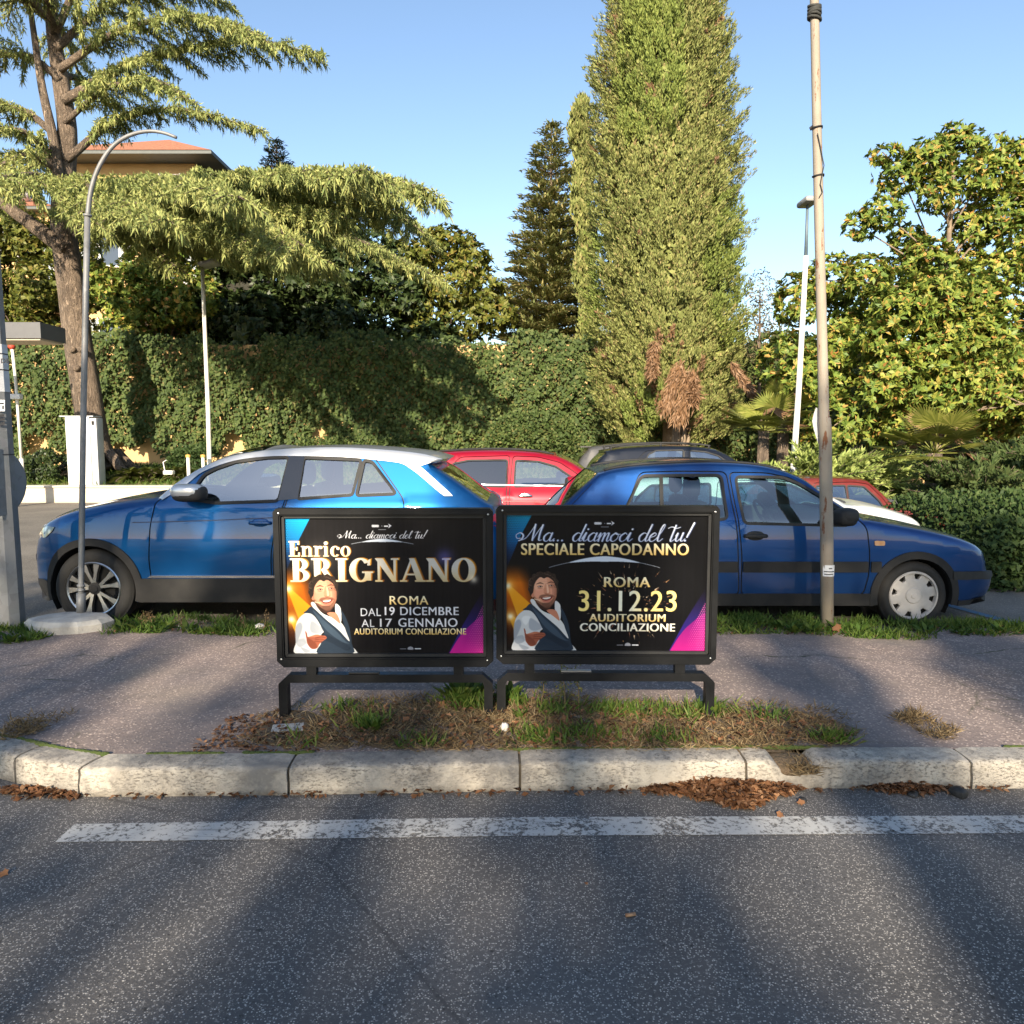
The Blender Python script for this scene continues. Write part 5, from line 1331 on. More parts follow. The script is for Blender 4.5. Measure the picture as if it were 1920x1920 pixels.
for v, du in ((764, 4), (775, 0), (790, -3), (805, 0), (822, 5), (834, 9)):
    for k, dx in enumerate((0, 12)): vs.append(at_y(1526 + du + dx * (1 if v > 764 else .6), v + k * 3, YB + .03 + .03 * k))
mb.add(vs, [(2 * i, 2 * i + 1, 2 * i + 3, 2 * i + 2) for i in range(5)]); mb.build('paper_sheet', pbr('white_sheet', (.75, .76, .78), rough=.7), root, smooth=True)

# two white lamp posts
def lamp_post(name, label, pts, Y, rb, rt, head, hw, tilt, arm=None, zb=None):
    P = [at_y(u, v, Y) for u, v in pts]; b = P[0].copy()
    if zb is not None: b = P[0] + (P[0] - P[1]).normalized() * (P[0].z - zb) / max(.1, (P[1] - P[0]).normalized().z); P = [b] + P
    root = thing(name, label, 'street lamp', tuple(b), 'white lamp posts among the trees'); n = len(P)
    k = (n - 1) if arm else n
    mb = MB(b); mb.tube(P[:k] , [rb + (rt - rb) * i / (n - 1) for i in range(k)], 12); mb.build('post', M_WHITEP, root, smooth=True)
    if arm: mb = MB(b); mb.tube(P[k - 1:], [rt * .85, rt * .6], 10); mb.build('upper_post', pbr('blue_grey_steel', (.12, .16, .19), rough=.5), root, smooth=True)
    h = at_y(*head, Y); mb = MB(b); mb.rbox(h, (hw, .55, .12), .05, Matrix.Rotation(rad(tilt), 3, 'Y')); mb.build('lamp_head', pbr('grey_lamp_housing', (.30, .30, .29), (.22, .22, .22), rough=.5), root, angle=40)
    return root
lamp_post('lamp_post', 'white lamp post against the ivy wall, right of the cedar trunk', [(393, 880), (390, 760), (385, 640), (379, 500)], 22.0, .075, .05, (396, 494), .62, -14, zb=.35)
lamp_post('lamp_post', 'white lamp post with blue grey upper part just left of the rusty beige pole', [(1487, 885), (1497, 740), (1507, 560), (1511, 480), (1514, 384)], 16.0, .070, .045, (1515, 379), .30, 0, arm=True, zb=ground_z(6.3, 16))
# thin mast with red top and a box
P = [at_y(u, v, 21.3) for u, v in ((43, 905), (40, 860), (33, 760), (28, 700), (23, 655))]
root = thing('mast', 'thin cream mast with a small white box and a red cap behind the galvanised pole', 'mast', tuple(P[0])); mb = MB(P[0])
mb.tube(P[:2], .06, 8); mb.tube(P[1:], .04, 8); mb.build('shaft', M_WHITEP, root, smooth=True)
mb = MB(P[0]); c_ = at_y(34, 744, 21.3); mb.rbox(c_ + Vector((0, -.08, 0)), (.29, .16, .15), .02); mb.build('junction_box', pbr('white_plastic', (.8, .78, .74)), root)
mb = MB(P[0]); c_ = at_y(22, 650, 21.3); mb.lathe([(0, .05), (.09, .04), (.10, -.02), (.05, -.07)], c_, 'z', 12); mb.build('cap', pbr('red_cap', (.45, .06, .03)), root, smooth=True)
# white service cabinet on the planter wall
YC = 21.25; b = at_y(155, 906, YC); zb = lawn_z(b.x, YC) - .02
root = thing('service_cabinet', 'tall white service cabinet on the lawn in front of the cedar trunk', 'cabinet', (b.x, YC, zb)); tp = at_y(148, 781, YC).z
mb = MB(root.location); x0, x1, x2 = at_y(119, 780, YC).x, at_y(164, 780, YC).x, at_y(176, 780, YC).x
mb.rbox(((x0 + x1) / 2 + .03, YC + .2, (zb + tp) / 2), (x1 - x0, .4, tp - zb), .02); mb.build('cabinet_body', pbr('white_cabinet_enamel', (.82, .81, .79), (.74, .73, .71), rough=.4), root, angle=40)
mb = MB(root.location); mb.rbox(((x1 + x2) / 2 + .03, YC + .22, (zb + tp) / 2 - .02), (x2 - x1, .36, tp - zb - .04), .015); mb.build('side_door', pbr('grey_cabinet_enamel', (.50, .52, .54), rough=.45), root, angle=40)
mb = MB(root.location); mb.box(((x0 + x1) / 2 + .03, YC + .2, tp + .008), (x2 - x0 + .1, .46, .03)); mb.build('cap_plate', pbr('grey_cabinet_enamel', (.5, .52, .54)), root)
mb = MB(root.location); mb.box((x1 + .12, YC + .035, tp - .18), (.07, .01, .11)); mb.build('lock_plate', M_CLAD, root)
# low planter wall with pale coping
t = NT('painted_rendered_wall'); p = t.pos()
c = t.mix(t.rng(t.noise(p, 1.2, 5, .6), .35, .7), (.60, .53, .42), (.48, .41, .32)); c = t.mix(t.math('MULTIPLY', t.rng(t.noise(p, 3.3, 4, .7), .60, .66), .8), c, (.38, .36, .38))
sx = t.new('SeparateXYZ'); t.link(p, sx.inputs[0]); c = t.mix(t.math('MULTIPLY', t.rng(sx.outputs[2], .0, -.2), .5), c, (.45, .30, .18))
t.set(col=c, rough=.85); M_PLANT = t.m
root = thing('planter_wall', 'low cream rendered wall holding up the lawn beyond the street', 'wall', (-10, 21, -.2))
mb = MB(root.location); mb.box(((-40 + LX1) / 2, 21.0, .03), (LX1 + 40, .3, .50)); mb.build('wall_face', M_PLANT, root)
mb = MB(root.location); mb.box(((-40 + LX1) / 2, 20.99, .305), (LX1 + 40, .38, .05)); mb.build('coping', pbr('pale_coping_stone', (.60, .54, .44), (.5, .44, .36), rough=.8), root)
# short bollards with rail beside the lawn
for u, lab in ((354, 'white post with yellow cap at the lawn edge, nearest the service cabinet'), (382, 'white post with yellow cap at the lawn edge, touching the lamp post foot')):
    c_ = at_y(u, 890, 21.6); z0 = lawn_z(c_.x, 21.6) - .03; z1 = at_y(u, 853, 21.6).z
    root = thing('bollard', lab, 'bollard', (c_.x, 21.6, z0), 'short white posts at the lawn edge')
    mb = MB(root.location); mb.lathe([(.05, z0), (.05, z1 - .06)], (c_.x, 21.6, 0), 'z', 12); mb.build('post', M_WHITEP, root, smooth=True)
    mb = MB(root.location); mb.lathe([(.065, z1 - .07), (.07, z1), (0, z1 + .02)], (c_.x, 21.6, 0), 'z', 12); mb.build('cap', pbr('ochre_cap', (.55, .34, .08)), root, smooth=True)
c_ = at_y(317, 886, 21.7); mb = MB(c_); mb.rbox(c_, (.28, .2, .12), .03); mb.tube([c_ + Vector((-.12, 0, .05)), c_ + Vector((-.16, 0, .3)), c_ + Vector((-.06, 0, .36))], .015, 6)
tag(mb.build('tap_box', pbr('white_plastic', (.8, .78, .74)), angle=40), 'small white tap box with a bent pipe on the lawn', 'tap')
# flat grey canopy on a post at the far left
a, b = at_y(-260, 600, 18), at_y(75, 606, 18)
root = thing('flat_canopy', 'flat grey canopy roof edge sticking out behind the galvanised pole', 'canopy', ((a.x + b.x) / 2, 18.5, -.15)); z1, z0 = at_y(75, 604, 18).z, at_y(75, 634, 18).z
mb = MB(root.location); mb.box(((a.x + b.x) / 2, 18.5, (z0 + z1) / 2), (b.x - a.x, 1.0, z1 - z0)); mb.build('canopy_roof', pbr('grey_canopy_metal', (.10, .10, .105), (.085, .085, .09), rough=.5), root)
mb = MB(root.location); mb.box(((a.x + b.x) / 2, 18.5, z0 - .02), (b.x - a.x - .1, .9, .04)); mb.build('soffit', pbr('cream_soffit', (.6, .5, .38)), root)
mb = MB(root.location); mb.tube([((a.x + b.x) / 2, 18.5, -.16), ((a.x + b.x) / 2, 18.5, z0)], .12, 12); mb.build('column', M_WHITEP, root, smooth=True)
# ================================================================== buildings behind the trees
M_VILLA = pbr('ochre_render', (.62, .40, .19), (.52, .33, .15), rough=.9, scale=1.2)
M_TERRA = pbr('terracotta_tiles', (.40, .17, .09), (.28, .11, .06), rough=.9, scale=6, bump=1.0, bscale=5, bdist=.15)
M_EAVE = pbr('grey_gutter', (.085, .095, .09), rough=.6)
M_SHUT = pbr('grey_shutter', (.36, .39, .40), (.30, .33, .34), rough=.7)
M_WFR = pbr('white_window_frame', (.75, .73, .70), rough=.6)
M_PANE = glassmat('window_pane', (.06, .07, .08))
def house(name, label, u0, u1, Y, v_eave, v_ridge, depth, over, wins, zb=-.4):
    a, b = at_y(u0, v_eave, Y), at_y(u1, v_eave, Y); ze = a.z; zr = at_y(u0, v_ridge, Y + depth / 2).z; xc = (a.x + b.x) / 2
    root = thing(name, label, 'house', (xc, Y + depth / 2, zb)); o = root.location
    mb = MB(o); mb.box((xc, Y + depth / 2, (zb + ze) / 2), (b.x - a.x, depth, ze - zb)); mb.build('wall', M_VILLA, root)
    x0, x1, y0, y1 = a.x - over, b.x + over, Y - over, Y + depth + over; hy = (y1 - y0) / 2; rx0, rx1 = x0 + hy * .8, x1 - hy * .8
    if rx1 < rx0: rx0 = rx1 = xc
    mb = MB(o); mb.add([(x0, y0, ze), (x1, y0, ze), (x1, y1, ze), (x0, y1, ze), (rx0, y0 + hy, zr), (rx1, y0 + hy, zr)], [(0, 1, 5, 4), (1, 2, 5), (2, 3, 4, 5), (3, 0, 4)])
    ro = mb.build('roof', M_TERRA, root)
    mb = MB(o); mb.box((xc, Y + depth / 2, ze - .1), (x1 - x0, y1 - y0, .14)); mb.build('eave', M_EAVE, root)
    for u, v0, v1, w in wins:
        p, q = at_y(u, v0, Y), at_y(u, v1, Y); h = p.z - q.z; c = Vector((p.x, Y, (p.z + q.z) / 2))
        mb = MB(o)
        for dx in (-w / 2, w / 2): mb.box(c + Vector((dx, -.05, 0)), (.10, .12, h + .2))
        for dz in (-h / 2, h / 2): mb.box(c + Vector((0, -.05, dz)), (w - .1, .12, .10))
        f = mb.build('window', M_WFR, root)
        mb = MB(o); mb.box(c + Vector((0, -.02, 0)), (w - .1, .02, h - .1)); mb.build('pane', M_PANE, f)
        
        for sg in (-1, 1): mb = MB(o); mb.box(c + Vector((sg * w * .78, -.06, 0)), (w * .5, .05, h)); mb.build('shutter', M_SHUT, f)
    return root, o, zr
house('villa', 'ochre villa with hipped terracotta roof seen through the cedar branches', 120, 366, 38, 300, 262, 9, 1.3, [(205, 430, 500, 1.0), (205, 600, 660, 1.0), (320, 330, 350, 1.0), (330, 470, 530, 1.0), (120, 470, 540, 1.0)])
r, o, zr = house('townhouse', 'lower orange house with tiled roof and white dome at the far left', -420, 92, 44, 392, 372, 9, .6, [(-20, 430, 490, 1.1), (50, 430, 490, 1.1)])
mb = MB(o); c = at_y(38, 366, 46); mb.ell(c, (.55, .5, .45)); mb.build('dome', M_WFR, r, smooth=True)
house('distant_house', 'pink house end glimpsed low behind the dark trees', 400, 470, 50, 520, 500, 8, .5, [(430, 545, 575, 1.0)])

# ================================================================== foliage
LF_IVY = leafmat('ivy_leaves', [(0, (0.044, 0.071, 0.022)), (.5, (0.075, 0.112, 0.030)), (.85, (0.123, 0.158, 0.048)), (1, (0.183, 0.164, 0.059))], .22, .62, .2)
LF_CYP = leafmat('cypress_sprays', [(0, (0.157, 0.185, 0.057)), (.5, (0.258, 0.275, 0.086)), (.85, (0.337, 0.340, 0.120)), (1, (0.381, 0.275, 0.141))], .12, .7, .2)
LF_CYPG = leafmat('cypress_green_sprays', [(0, (0.145, 0.198, 0.048)), (1, (0.277, 0.311, 0.079))], .12, .7, .2)
LF_DEAD = leafmat('dead_brown_foliage', [(0, (.20, .11, .055)), (.6, (.32, .20, .12)), (1, (.40, .27, .18))], .2, .8, .1)
LF_CED = leafmat('cedar_needles', [(0, (0.173, 0.221, 0.074)), (.5, (0.330, 0.361, 0.122)), (1, (0.504, 0.482, 0.174))], .22, .7, .2)
LF_FIR = leafmat('fir_needles', [(0, (0.165, 0.202, 0.074)), (.6, (0.326, 0.323, 0.122)), (1, (0.558, 0.443, 0.202))], .15, .7, .2)
LF_MAG = leafmat('magnolia_leaves', [(0, (0.094, 0.160, 0.033)), (.45, (0.189, 0.248, 0.044)), (.8, (0.331, 0.346, 0.061)), (.93, (0.503, 0.359, 0.098)), (1, (0.692, 0.291, 0.098))], .22, .48, .22)
LF_MAGY = leafmat('yellowing_leaves', [(0, (.06, .085, .018)), (.4, (.15, .17, .03)), (.85, (.25, .24, .05)), (1, (.30, .20, .06))], .28, .5, .3)
LF_DARK = leafmat('dark_evergreen_leaves', [(0, (0.024, 0.042, 0.013)), (.6, (0.045, 0.073, 0.021)), (1, (0.092, 0.119, 0.034))], .18, .45, .4)
LF_JUN = leafmat('juniper_sprays', [(0, (0.213, 0.287, 0.075)), (.6, (0.362, 0.425, 0.128)), (1, (0.468, 0.509, 0.191))], .2, .7, .2)
LF_PALM = leafmat('palm_fans', [(0, (0.130, 0.158, 0.029)), (.6, (0.259, 0.274, 0.058)), (1, (0.374, 0.360, 0.101))], .25, .4, .4)
LF_HEDGE = leafmat('pittosporum_leaves', [(0, (0.027, 0.053, 0.015)), (.6, (0.048, 0.082, 0.023)), (1, (0.082, 0.115, 0.034))], .2, .6, .2)
LF_GRASS = leafmat('green_grass_blades', [(0, (.05, .10, .014)), (.6, (.09, .15, .022)), (1, (.16, .19, .04))], .3, .6, .3)
LF_DRY = leafmat('dry_grass_blades', [(0, (.10, .065, .032)), (.5, (.21, .15, .08)), (1, (.34, .26, .15))], .2, .8, .1)
LF_LITTER = leafmat('brown_dead_leaves', [(0, (.09, .04, .018)), (.5, (.20, .09, .04)), (1, (.34, .19, .10))], .1, .7, .2)
M_BARK = pbr('grey_brown_bark', (.20, .145, .105), (.11, .078, .055), rough=.95, scale=4, bump=1.0, bscale=9, bdist=.12)
def barkmat(name, c1, c2):
    t = NT(name); o = t.mapv(t.obj(), (1, 1, .28)); a = t.noise(o, 9, 6, .7, 1.2); f = t.rng(a, .40, .62)
    c = t.mix(f, c2, c1); c = t.mix(t.math('MULTIPLY', t.rng(t.noise(t.obj(), 1.3, 4), .45, .65), .4), c, tuple(x * 1.25 for x in c1)); t.set(col=c, rough=.95); t.bump(f, 1.0, .09); return t.m
M_BARK = barkmat('furrowed_grey_brown_bark', (.33, .25, .185), (.13, .095, .07))
M_BARK2 = pbr('pale_bark', (.26, .20, .14), (.15, .11, .08), rough=.95, scale=5, bump=.8, bscale=18)

def ivy_noise(x, z, seed=0):
    return (np.sin(x * 1.1 + seed) * np.cos(z * 1.5 + x * .4) + .7 * np.sin(x * 2.7 + z * 2.2 + seed * 2) + .5 * np.sin(x * 5.3 - z * 4.7))
# ---------------------------------------------------------------- ivy-covered boundary wall
YW_ = 27.0
xw0, xw1 = at_y(-300, 800, YW_).x, at_y(2200, 800, YW_).x; zw0 = .35; ztop = at_y(960, 628, YW_).z
root = thing('ivy_wall', 'tall ochre boundary wall almost wholly covered in dark ivy', 'wall', (0, YW_ + .4, zw0))
mb = MB(root.location); mb.box(((xw0 + xw1) / 2, YW_ + .55, (zw0 - .6 + ztop - .3) / 2), (xw1 - xw0, .4, ztop - .3 - zw0 + .6)); mb.build('wall_face', M_VILLA, root)
n = 100000; x = RNG.uniform(xw0, xw1, n); u = RNG.uniform(0, 1, n); z = zw0 + u * (ztop - zw0 + .25)
top = ztop + .18 * np.sin(x * .8) + .14 * np.sin(x * 2.1) + .1 * np.sin(x * 4.9)
bot = zw0 + .1 + np.maximum(0, .75 + .7 * np.sin(x * 1.9 + 2) + .4 * np.sin(x * 4.3)) * (x < at_y(620, 800, YW_).x) * .9
k = (z < top) & (z > bot); x, z, top = x[k], z[k], top[k]; n = len(x)
bul = .28 * ivy_noise(x, z) + .18 * np.sin(x * 9 + z * 3) * np.sin(z * 8 - x * 2)
y = np.minimum(YW_ - .12 - bul * .75 + RNG.uniform(-.2, .16, n), YW_ + .30)
edge = z > top - .35; y = np.where(edge, y + RNG.uniform(0, .8, n), y)
N = nrm(np.stack([RNG.normal(0, .5, n), np.full(n, -1.), RNG.normal(.35, .4, n)], 1))
D = np.stack([RNG.normal(0, .6, n), RNG.normal(-.25, .2, n), RNG.normal(-.8, .4, n)], 1)
lv = Leaves(root.location); lv.add(np.stack([x, y, z], 1), D, N, RNG.uniform(.07, .20, n), RNG.uniform(.06, .17, n)); lv.build('ivy', LF_IVY, root)

# ---------------------------------------------------------------- generic leafy tree from clumps
def clump_leaves(lv, c, r, n, L, W, up=.25, mi=0, rosette=0, hollow=.55):
    c = np.array(c, float); r = np.array(r, float) * np.ones(3)
    if rosette:
        m = max(1, n // rosette); d = rdir(m); rad_ = RNG.uniform(hollow, 1.0, m)[:, None] ** .6
        lump = 1 + .18 * np.sin(d[:, :1] * 5 + c[0]) * np.sin(d[:, 1:2] * 6 + c[2]) + .12 * np.sin(d[:, 2:] * 9)
        base = c + d * r * rad_ * lump; ax = nrm(d + rdir(m) * .5 + np.array([0, 0, .35]))
        B = np.repeat(base, rosette, 0); A = np.repeat(ax, rosette, 0); n2 = len(B); q = rdir(n2); q = nrm(q - A * (q * A).sum(1, keepdims=True))
        D = nrm(q + A * RNG.uniform(.1, .7, (n2, 1))); lv.add(B, D, A, L * RNG.uniform(.7, 1.15, n2), W * RNG.uniform(.75, 1.1, n2), mi)
    else:
        d = rdir(n); rad_ = RNG.uniform(hollow, 1.0, n)[:, None] ** .6; lump = 1 + .2 * np.sin(d[:, :1] * 5 + c[0] * 3) * np.sin(d[:, 1:2] * 6 + c[2]) + .12 * np.sin(d[:, 2:] * 9 + c[1])
        P = c + d * r * rad_ * lump; N = nrm(d + rdir(n) * .7 + np.array([0, 0, up])); D = nrm(np.cross(N, rdir(n)) + d * .3)
        lv.add(P, D, N, L * RNG.uniform(.6, 1.2, n), W * RNG.uniform(.6, 1.2, n), mi)
def leafy_tree(name, label, Y, base_uv, blobs, leaf, n_per, L, W, rosette=0, mats=None, group=None, trunk_r=.16, limbs=True, cat='tree', zb=None, hollow=.55, bark=None):
    """blobs: (u, v, radius px, depth offset, squash)"""
    b = at_y(*base_uv, Y); b.z = zb if zb is not None else b.z; root = thing(name, label, cat, tuple(b), group); lv = Leaves(b); mb = MB(b); cs = []
    for u, v, rp, dy, sq in blobs:
        c = at_y(u, v, Y + dy); r = rp / FPX * (Y + dy); cs.append((c, r)); clump_leaves(lv, c, (r, r * .9, r * sq), int(n_per * r * r), L, W, rosette=rosette, hollow=hollow)
    lv.build('crown', leaf, root)
    hi = max(cs, key=lambda q: q[0].z)[0]; low = min(cs, key=lambda q: q[0].z)[0]
    fork = Vector((b.x * .6 + hi.x * .4, b.y, b.z + (hi.z - b.z) * .45))
    mb.tube(catmull([b, b.lerp(fork, .5) + Vector((.08, 0, 0)), fork, fork.lerp(hi, .6), hi], n=4), [trunk_r * (1 - .85 * i / 16) for i in range(17)], 9)
    for c, r in cs: 
        s_ = b.lerp(fork, RNG.uniform(.35, .98)) if c.z < fork.z + 1 else fork.lerp(hi, min(.9, RNG.uniform(.2, .8) * (c.z - fork.z) / max(.1, hi.z - fork.z)))
        mb.tube(catmull([s_, s_.lerp(c, .5) + Vector((0, 0, .15 * r)), c, c + (c - s_).normalized() * r * .1], n=3), [trunk_r * .20 * (1 - .8 * i / 9) for i in range(10)], 5)
    mb.build('trunk', bark or M_BARK, root, smooth=True)
    return root
def scatter_blobs(poly, step, rp, dy, sq=.9, jit=.5):
    poly = np.array(poly, float); x0, y0 = poly.min(0); x1, y1 = poly.max(0); out = []
    for v in np.arange(y0, y1, step):
        for u in np.arange(x0, x1, step):
            p = (u + RNG.uniform(-jit, jit) * step, v + RNG.uniform(-jit, jit) * step)
            if inside([p], poly)[0]: out.append((p[0], p[1], rp * RNG.uniform(.75, 1.25), RNG.uniform(-dy, dy), sq))
    return out

# big magnolia on the right
blobs = scatter_blobs([(1490, 560), (1560, 515), (1640, 520), (1720, 480), (1900, 470), (2120, 480), (2150, 760), (2050, 820), (1900, 790), (1700, 800), (1560, 810), (1490, 760), (1455, 660)], 62, 46, 1.6, .9)
blobs += scatter_blobs([(1660, 560), (1860, 560), (1880, 740), (1640, 740)], 58, 44, .4) and [(u, v, r, -2.0, .9) for u, v, r, d_, q_ in scatter_blobs([(1640, 540), (1880, 540), (1900, 750), (1620, 750)], 58, 44, .4)]
blobs += [(u, v, r, d, .8) for u, v, r, d in ((1655, 400, 34, 0), (1610, 425, 26, .3), (1690, 330, 38, .2), (1740, 300, 42, 0), (1800, 290, 44, .4), (1850, 330, 46, -.3), (1760, 365, 36, -.4), (1880, 400, 48, 0), (1820, 430, 44, .3), (1900, 290, 26, .5), (1940, 340, 50, .5), (1990, 400, 56, 0), (1930, 450, 50, -.5), (1700, 450, 30, .6), (1660, 290, 22, 0), (1790, 258, 26, .2), (1868, 275, 22, .3), (1730, 480, 34, .2), (2060, 330, 60, 0), (2000, 280, 40, .4))]
leafy_tree('magnolia_tree', 'large glossy magnolia on the right, rising above the junipers and rusty pole', 19.5, (1750, 850), blobs, LF_MAG, 3600, .18, .078, rosette=8, trunk_r=.15, zb=.1, bark=M_BARK2, hollow=.7)
# yellow-tinged magnolia behind the hedge
leafy_tree('magnolia_tree', 'yellow tinged magnolia behind the ivy wall, left of the dark fir', 29.5, (860, 700), [(u, v, r, d, .85) for u, v, r, d in ((800, 470, 34, 0), (840, 460, 36, .3), (880, 490, 38, 0), (790, 520, 42, .4), (850, 540, 48, -.4), (905, 545, 40, .2), (930, 590, 40, 0), (870, 600, 50, .2), (800, 590, 46, .3), (765, 470, 24, .4), (820, 445, 22, .2), (870, 455, 22, .3), (760, 560, 46, 0))], LF_MAGY, 1700, .24, .11, rosette=7, trunk_r=.14, zb=.3)
# dark evergreens behind the hedge in the cedar's shadow
leafy_tree('evergreen_tree', 'dark evergreen behind the ivy wall beneath the cedar branches', 29.0, (560, 700), scatter_blobs([(380, 520), (430, 430), (560, 400), (680, 430), (780, 470), (830, 690), (360, 690)], 54, 46, 1.2), LF_DARK, 1700, .26, .12, rosette=6, trunk_r=.14, zb=.3)
leafy_tree('evergreen_tree', 'brownish evergreen between the white lamp post and the cedar trunk', 28.8, (280, 700), scatter_blobs([(170, 540), (220, 450), (330, 440), (400, 480), (420, 650), (170, 660)], 52, 42, 1.0), LF_MAG, 1600, .24, .11, rosette=6, trunk_r=.12, zb=.3)
leafy_tree('yellow_leaved_tree', 'yellow green tree behind the cedar trunk at the far left', 29.6, (60, 700), scatter_blobs([(-120, 430), (20, 410), (130, 430), (190, 500), (190, 640), (-120, 650)], 54, 42, 1.0), LF_MAGY, 1500, .24, .11, rosette=6, trunk_r=.14, zb=.3)
leafy_tree('olive_tree', 'pale thin tree between the cypress and the large magnolia', 24.5, (1425, 800), [(u, v, r, d, 1.) for u, v, r, d in ((1425, 540, 30, 0), (1440, 590, 36, .2), (1420, 640, 38, 0), (1450, 690, 34, -.2), (1410, 590, 26, .3), (1465, 640, 26, 0))], leafmat('grey_olive_leaves', [(0, (.10, .10, .05)), (.6, (.18, .17, .09)), (1, (.30, .20, .12))], .25, .6, .2), 900, .14, .05, trunk_r=.1, zb=.2)

# ---------------------------------------------------------------- tall cypress
YC_ = 24.6
bx = at_y(1262, 850, YC_).x; root = thing('cypress_tree', 'very tall broad cypress column with a brown scorched patch low down', 'tree', (bx, YC_, .1)); o = root.location.copy()
prof_v = [(805, 1160, 1330), (780, 1128, 1372), (740, 1112, 1386), (680, 1106, 1394), (600, 1100, 1397), (500, 1096, 1396), (400, 1094, 1393), (300, 1097, 1388), (200, 1104, 1380), (120, 1112, 1372), (60, 1134, 1358), (0, 1150, 1344), (-120, 1175, 1320), (-240, 1195, 1300), (-330, 1240, 1262)]
zs = np.array([at_y(1245, v, YC_).z for v, a, b in prof_v]); xl = np.array([at_y(a, v, YC_).x for v, a, b in prof_v]); xr = np.array([at_y(b, v, YC_).x for v, a, b in prof_v])
def cyp(z): i = np.interp(z, zs, xl), np.interp(z, zs, xr); return (i[0] + i[1]) / 2, (i[1] - i[0]) / 2 * .90
lv = Leaves(o); nt = 4300
z = zs[0] + (zs[-1] - zs[0]) * RNG.uniform(0, 1, nt) ** 1.12; a = RNG.uniform(0, 2 * math.pi, nt)
front = np.sin(a) < .25; keep = front | (RNG.uniform(0, 1, nt) < .45); z, a = z[keep], a[keep]; nt = len(z)
cx_, r_ = cyp(z); lump = 1 + .07 * np.sin(a * 5 + z * .9) + .05 * np.sin(a * 11 - z * 2.1) + .035 * np.sin(a * 3 + z * 3.3)
rr_ = r_ * lump * RNG.uniform(.70, .95, nt)
low = z < zs[0] + 1.6; z = np.where(low, z + .5 * np.sin(a * 3) + RNG.uniform(-.4, .3, nt), z)
P = np.stack([cx_ + rr_ * np.cos(a), YC_ + rr_ * np.sin(a) * .95, z], 1); out = np.stack([np.cos(a), np.sin(a), np.zeros(nt)], 1)
per = 92; B = np.repeat(P, per, 0); O = np.repeat(out, per, 0); m = len(B)
tip = nrm(O * .55 + np.array([0, 0, .8]) + rdir(m) * .55); t_ = RNG.uniform(0, .60, (m, 1)); C = B + np.repeat(nrm(out * .75 + np.array([0, 0, .7]) + rdir(nt) * .25), per, 0) * t_ * np.repeat(RNG.uniform(.5, 1.25, (nt, 1)), per, 0) + rdir(m) * .13 * (1.25 - t_ * 1.6)
green = np.repeat(((np.sin(a * 2.3 + 1.1) * np.sin(z * .55 + 4.2) > .30) & (RNG.uniform(0, 1, nt) < .8)).astype(int), per)
dead = np.repeat((RNG.uniform(0, 1, nt) < .012 + .05 * (z < zs[0] + 2.5)).astype(int), per); mi = np.where(dead == 1, 2, green)
lv.add(C, tip, O + rdir(m) * .6, RNG.uniform(.07, .16, m), RNG.uniform(.026, .046, m), mi, fold=.05)
# dense inner sprays so that the crown is closed
m = 64000; z = zs[0] + .2 + (zs[-1] - zs[0] - .3) * RNG.uniform(0, 1, m); a = RNG.uniform(0, 2 * math.pi, m); cx_, r_ = cyp(z); q = r_ * RNG.uniform(.52, .76, m)
lv.add(np.stack([cx_ + q * np.cos(a), YC_ + q * np.sin(a), z], 1), nrm(rdir(m) * .8 + np.array([0, 0, .6])), np.stack([np.cos(a), np.sin(a), 0 * a], 1) + rdir(m) * .3, RNG.uniform(.20, .34, m), RNG.uniform(.09, .15, m), 0)
# two hanging brown tongues
for u0, v0, u1, v1, w in ((1276, 680, 1248, 765, .16), (1298, 695, 1272, 785, .20), (1228, 640, 1222, 700, .08), (1296, 705, 1300, 750, .14), (1370, 680, 1415, 745, .05)):
    p, q = at_y(u0, v0, YC_ - 2.5), at_y(u1, v1, YC_ - 2.75); m = 900; t_ = RNG.uniform(0, 1, (m, 1)); C = np.array(p) * (1 - t_) + np.array(q) * t_ + RNG.normal(0, 1, (m, 3)) * w * np.array([.5, .25, .5])
    lv.add(C, nrm(np.array(q - p) + rdir(m) * .8), rdir(m), .28, .04, 2)
lv.build('crown', [LF_CYP, LF_CYPG, LF_DEAD], root)
mb = MB(o)
for u0, v0, u1, v1, r in ((1262, 872, 1280, 720, .11), (1272, 872, 1292, 730, .10), (1256, 870, 1268, 740, .07), (1280, 872, 1302, 740, .06)):
    mb.tube(catmull([at_y(u0, v0, YC_ - 1.1 + .5 * r), at_y((u0 + u1) / 2 + 3, (v0 + v1) / 2, YC_ - .8), at_y(u1, v1, YC_ - .2)], n=4), [r, r * .98, r * .95, r * .92, r * .9, r * .85, r * .8, r * .7, r * .6], 8)
mb.tube([(bx, YC_, .0), (bx, YC_, 12)], [.4, .1], 10)
mb.build('trunk', M_BARK2, root, smooth=True)
# side spire standing against the column
Ys = 28.4
root = thing('cypress_tree', 'slim dark cypress spire tucked behind the broad cypress, beside the fir', 'tree', tuple(at_y(1098, 640, Ys)[:2]) + (.2,)); o = root.location.copy(); lv = Leaves(o)
nt = 650; v = RNG.uniform(190, 660, nt); w = np.interp(v, [185, 230, 300, 340, 460, 660], [2, 12, 19, 13, 12, 12]); u = 1088 + (v - 200) * .03 + 6 * np.sin(v * .045) + RNG.uniform(-1, 1, nt) * w
P = np.array([at_y(uu, vv, Ys + d) for uu, vv, d in zip(u, v, RNG.uniform(-.5, .5, nt))]); per = 26; B = np.repeat(P, per, 0); m = len(B)
lv.add(B + rdir(m) * .16, nrm(rdir(m) * .5 + np.array([0, -.3, .9])), rdir(m) + np.array([0, -1, 0]), RNG.uniform(.14, .28, m), RNG.uniform(.05, .09, m), 0); lv.build('crown', LF_CYP, root)
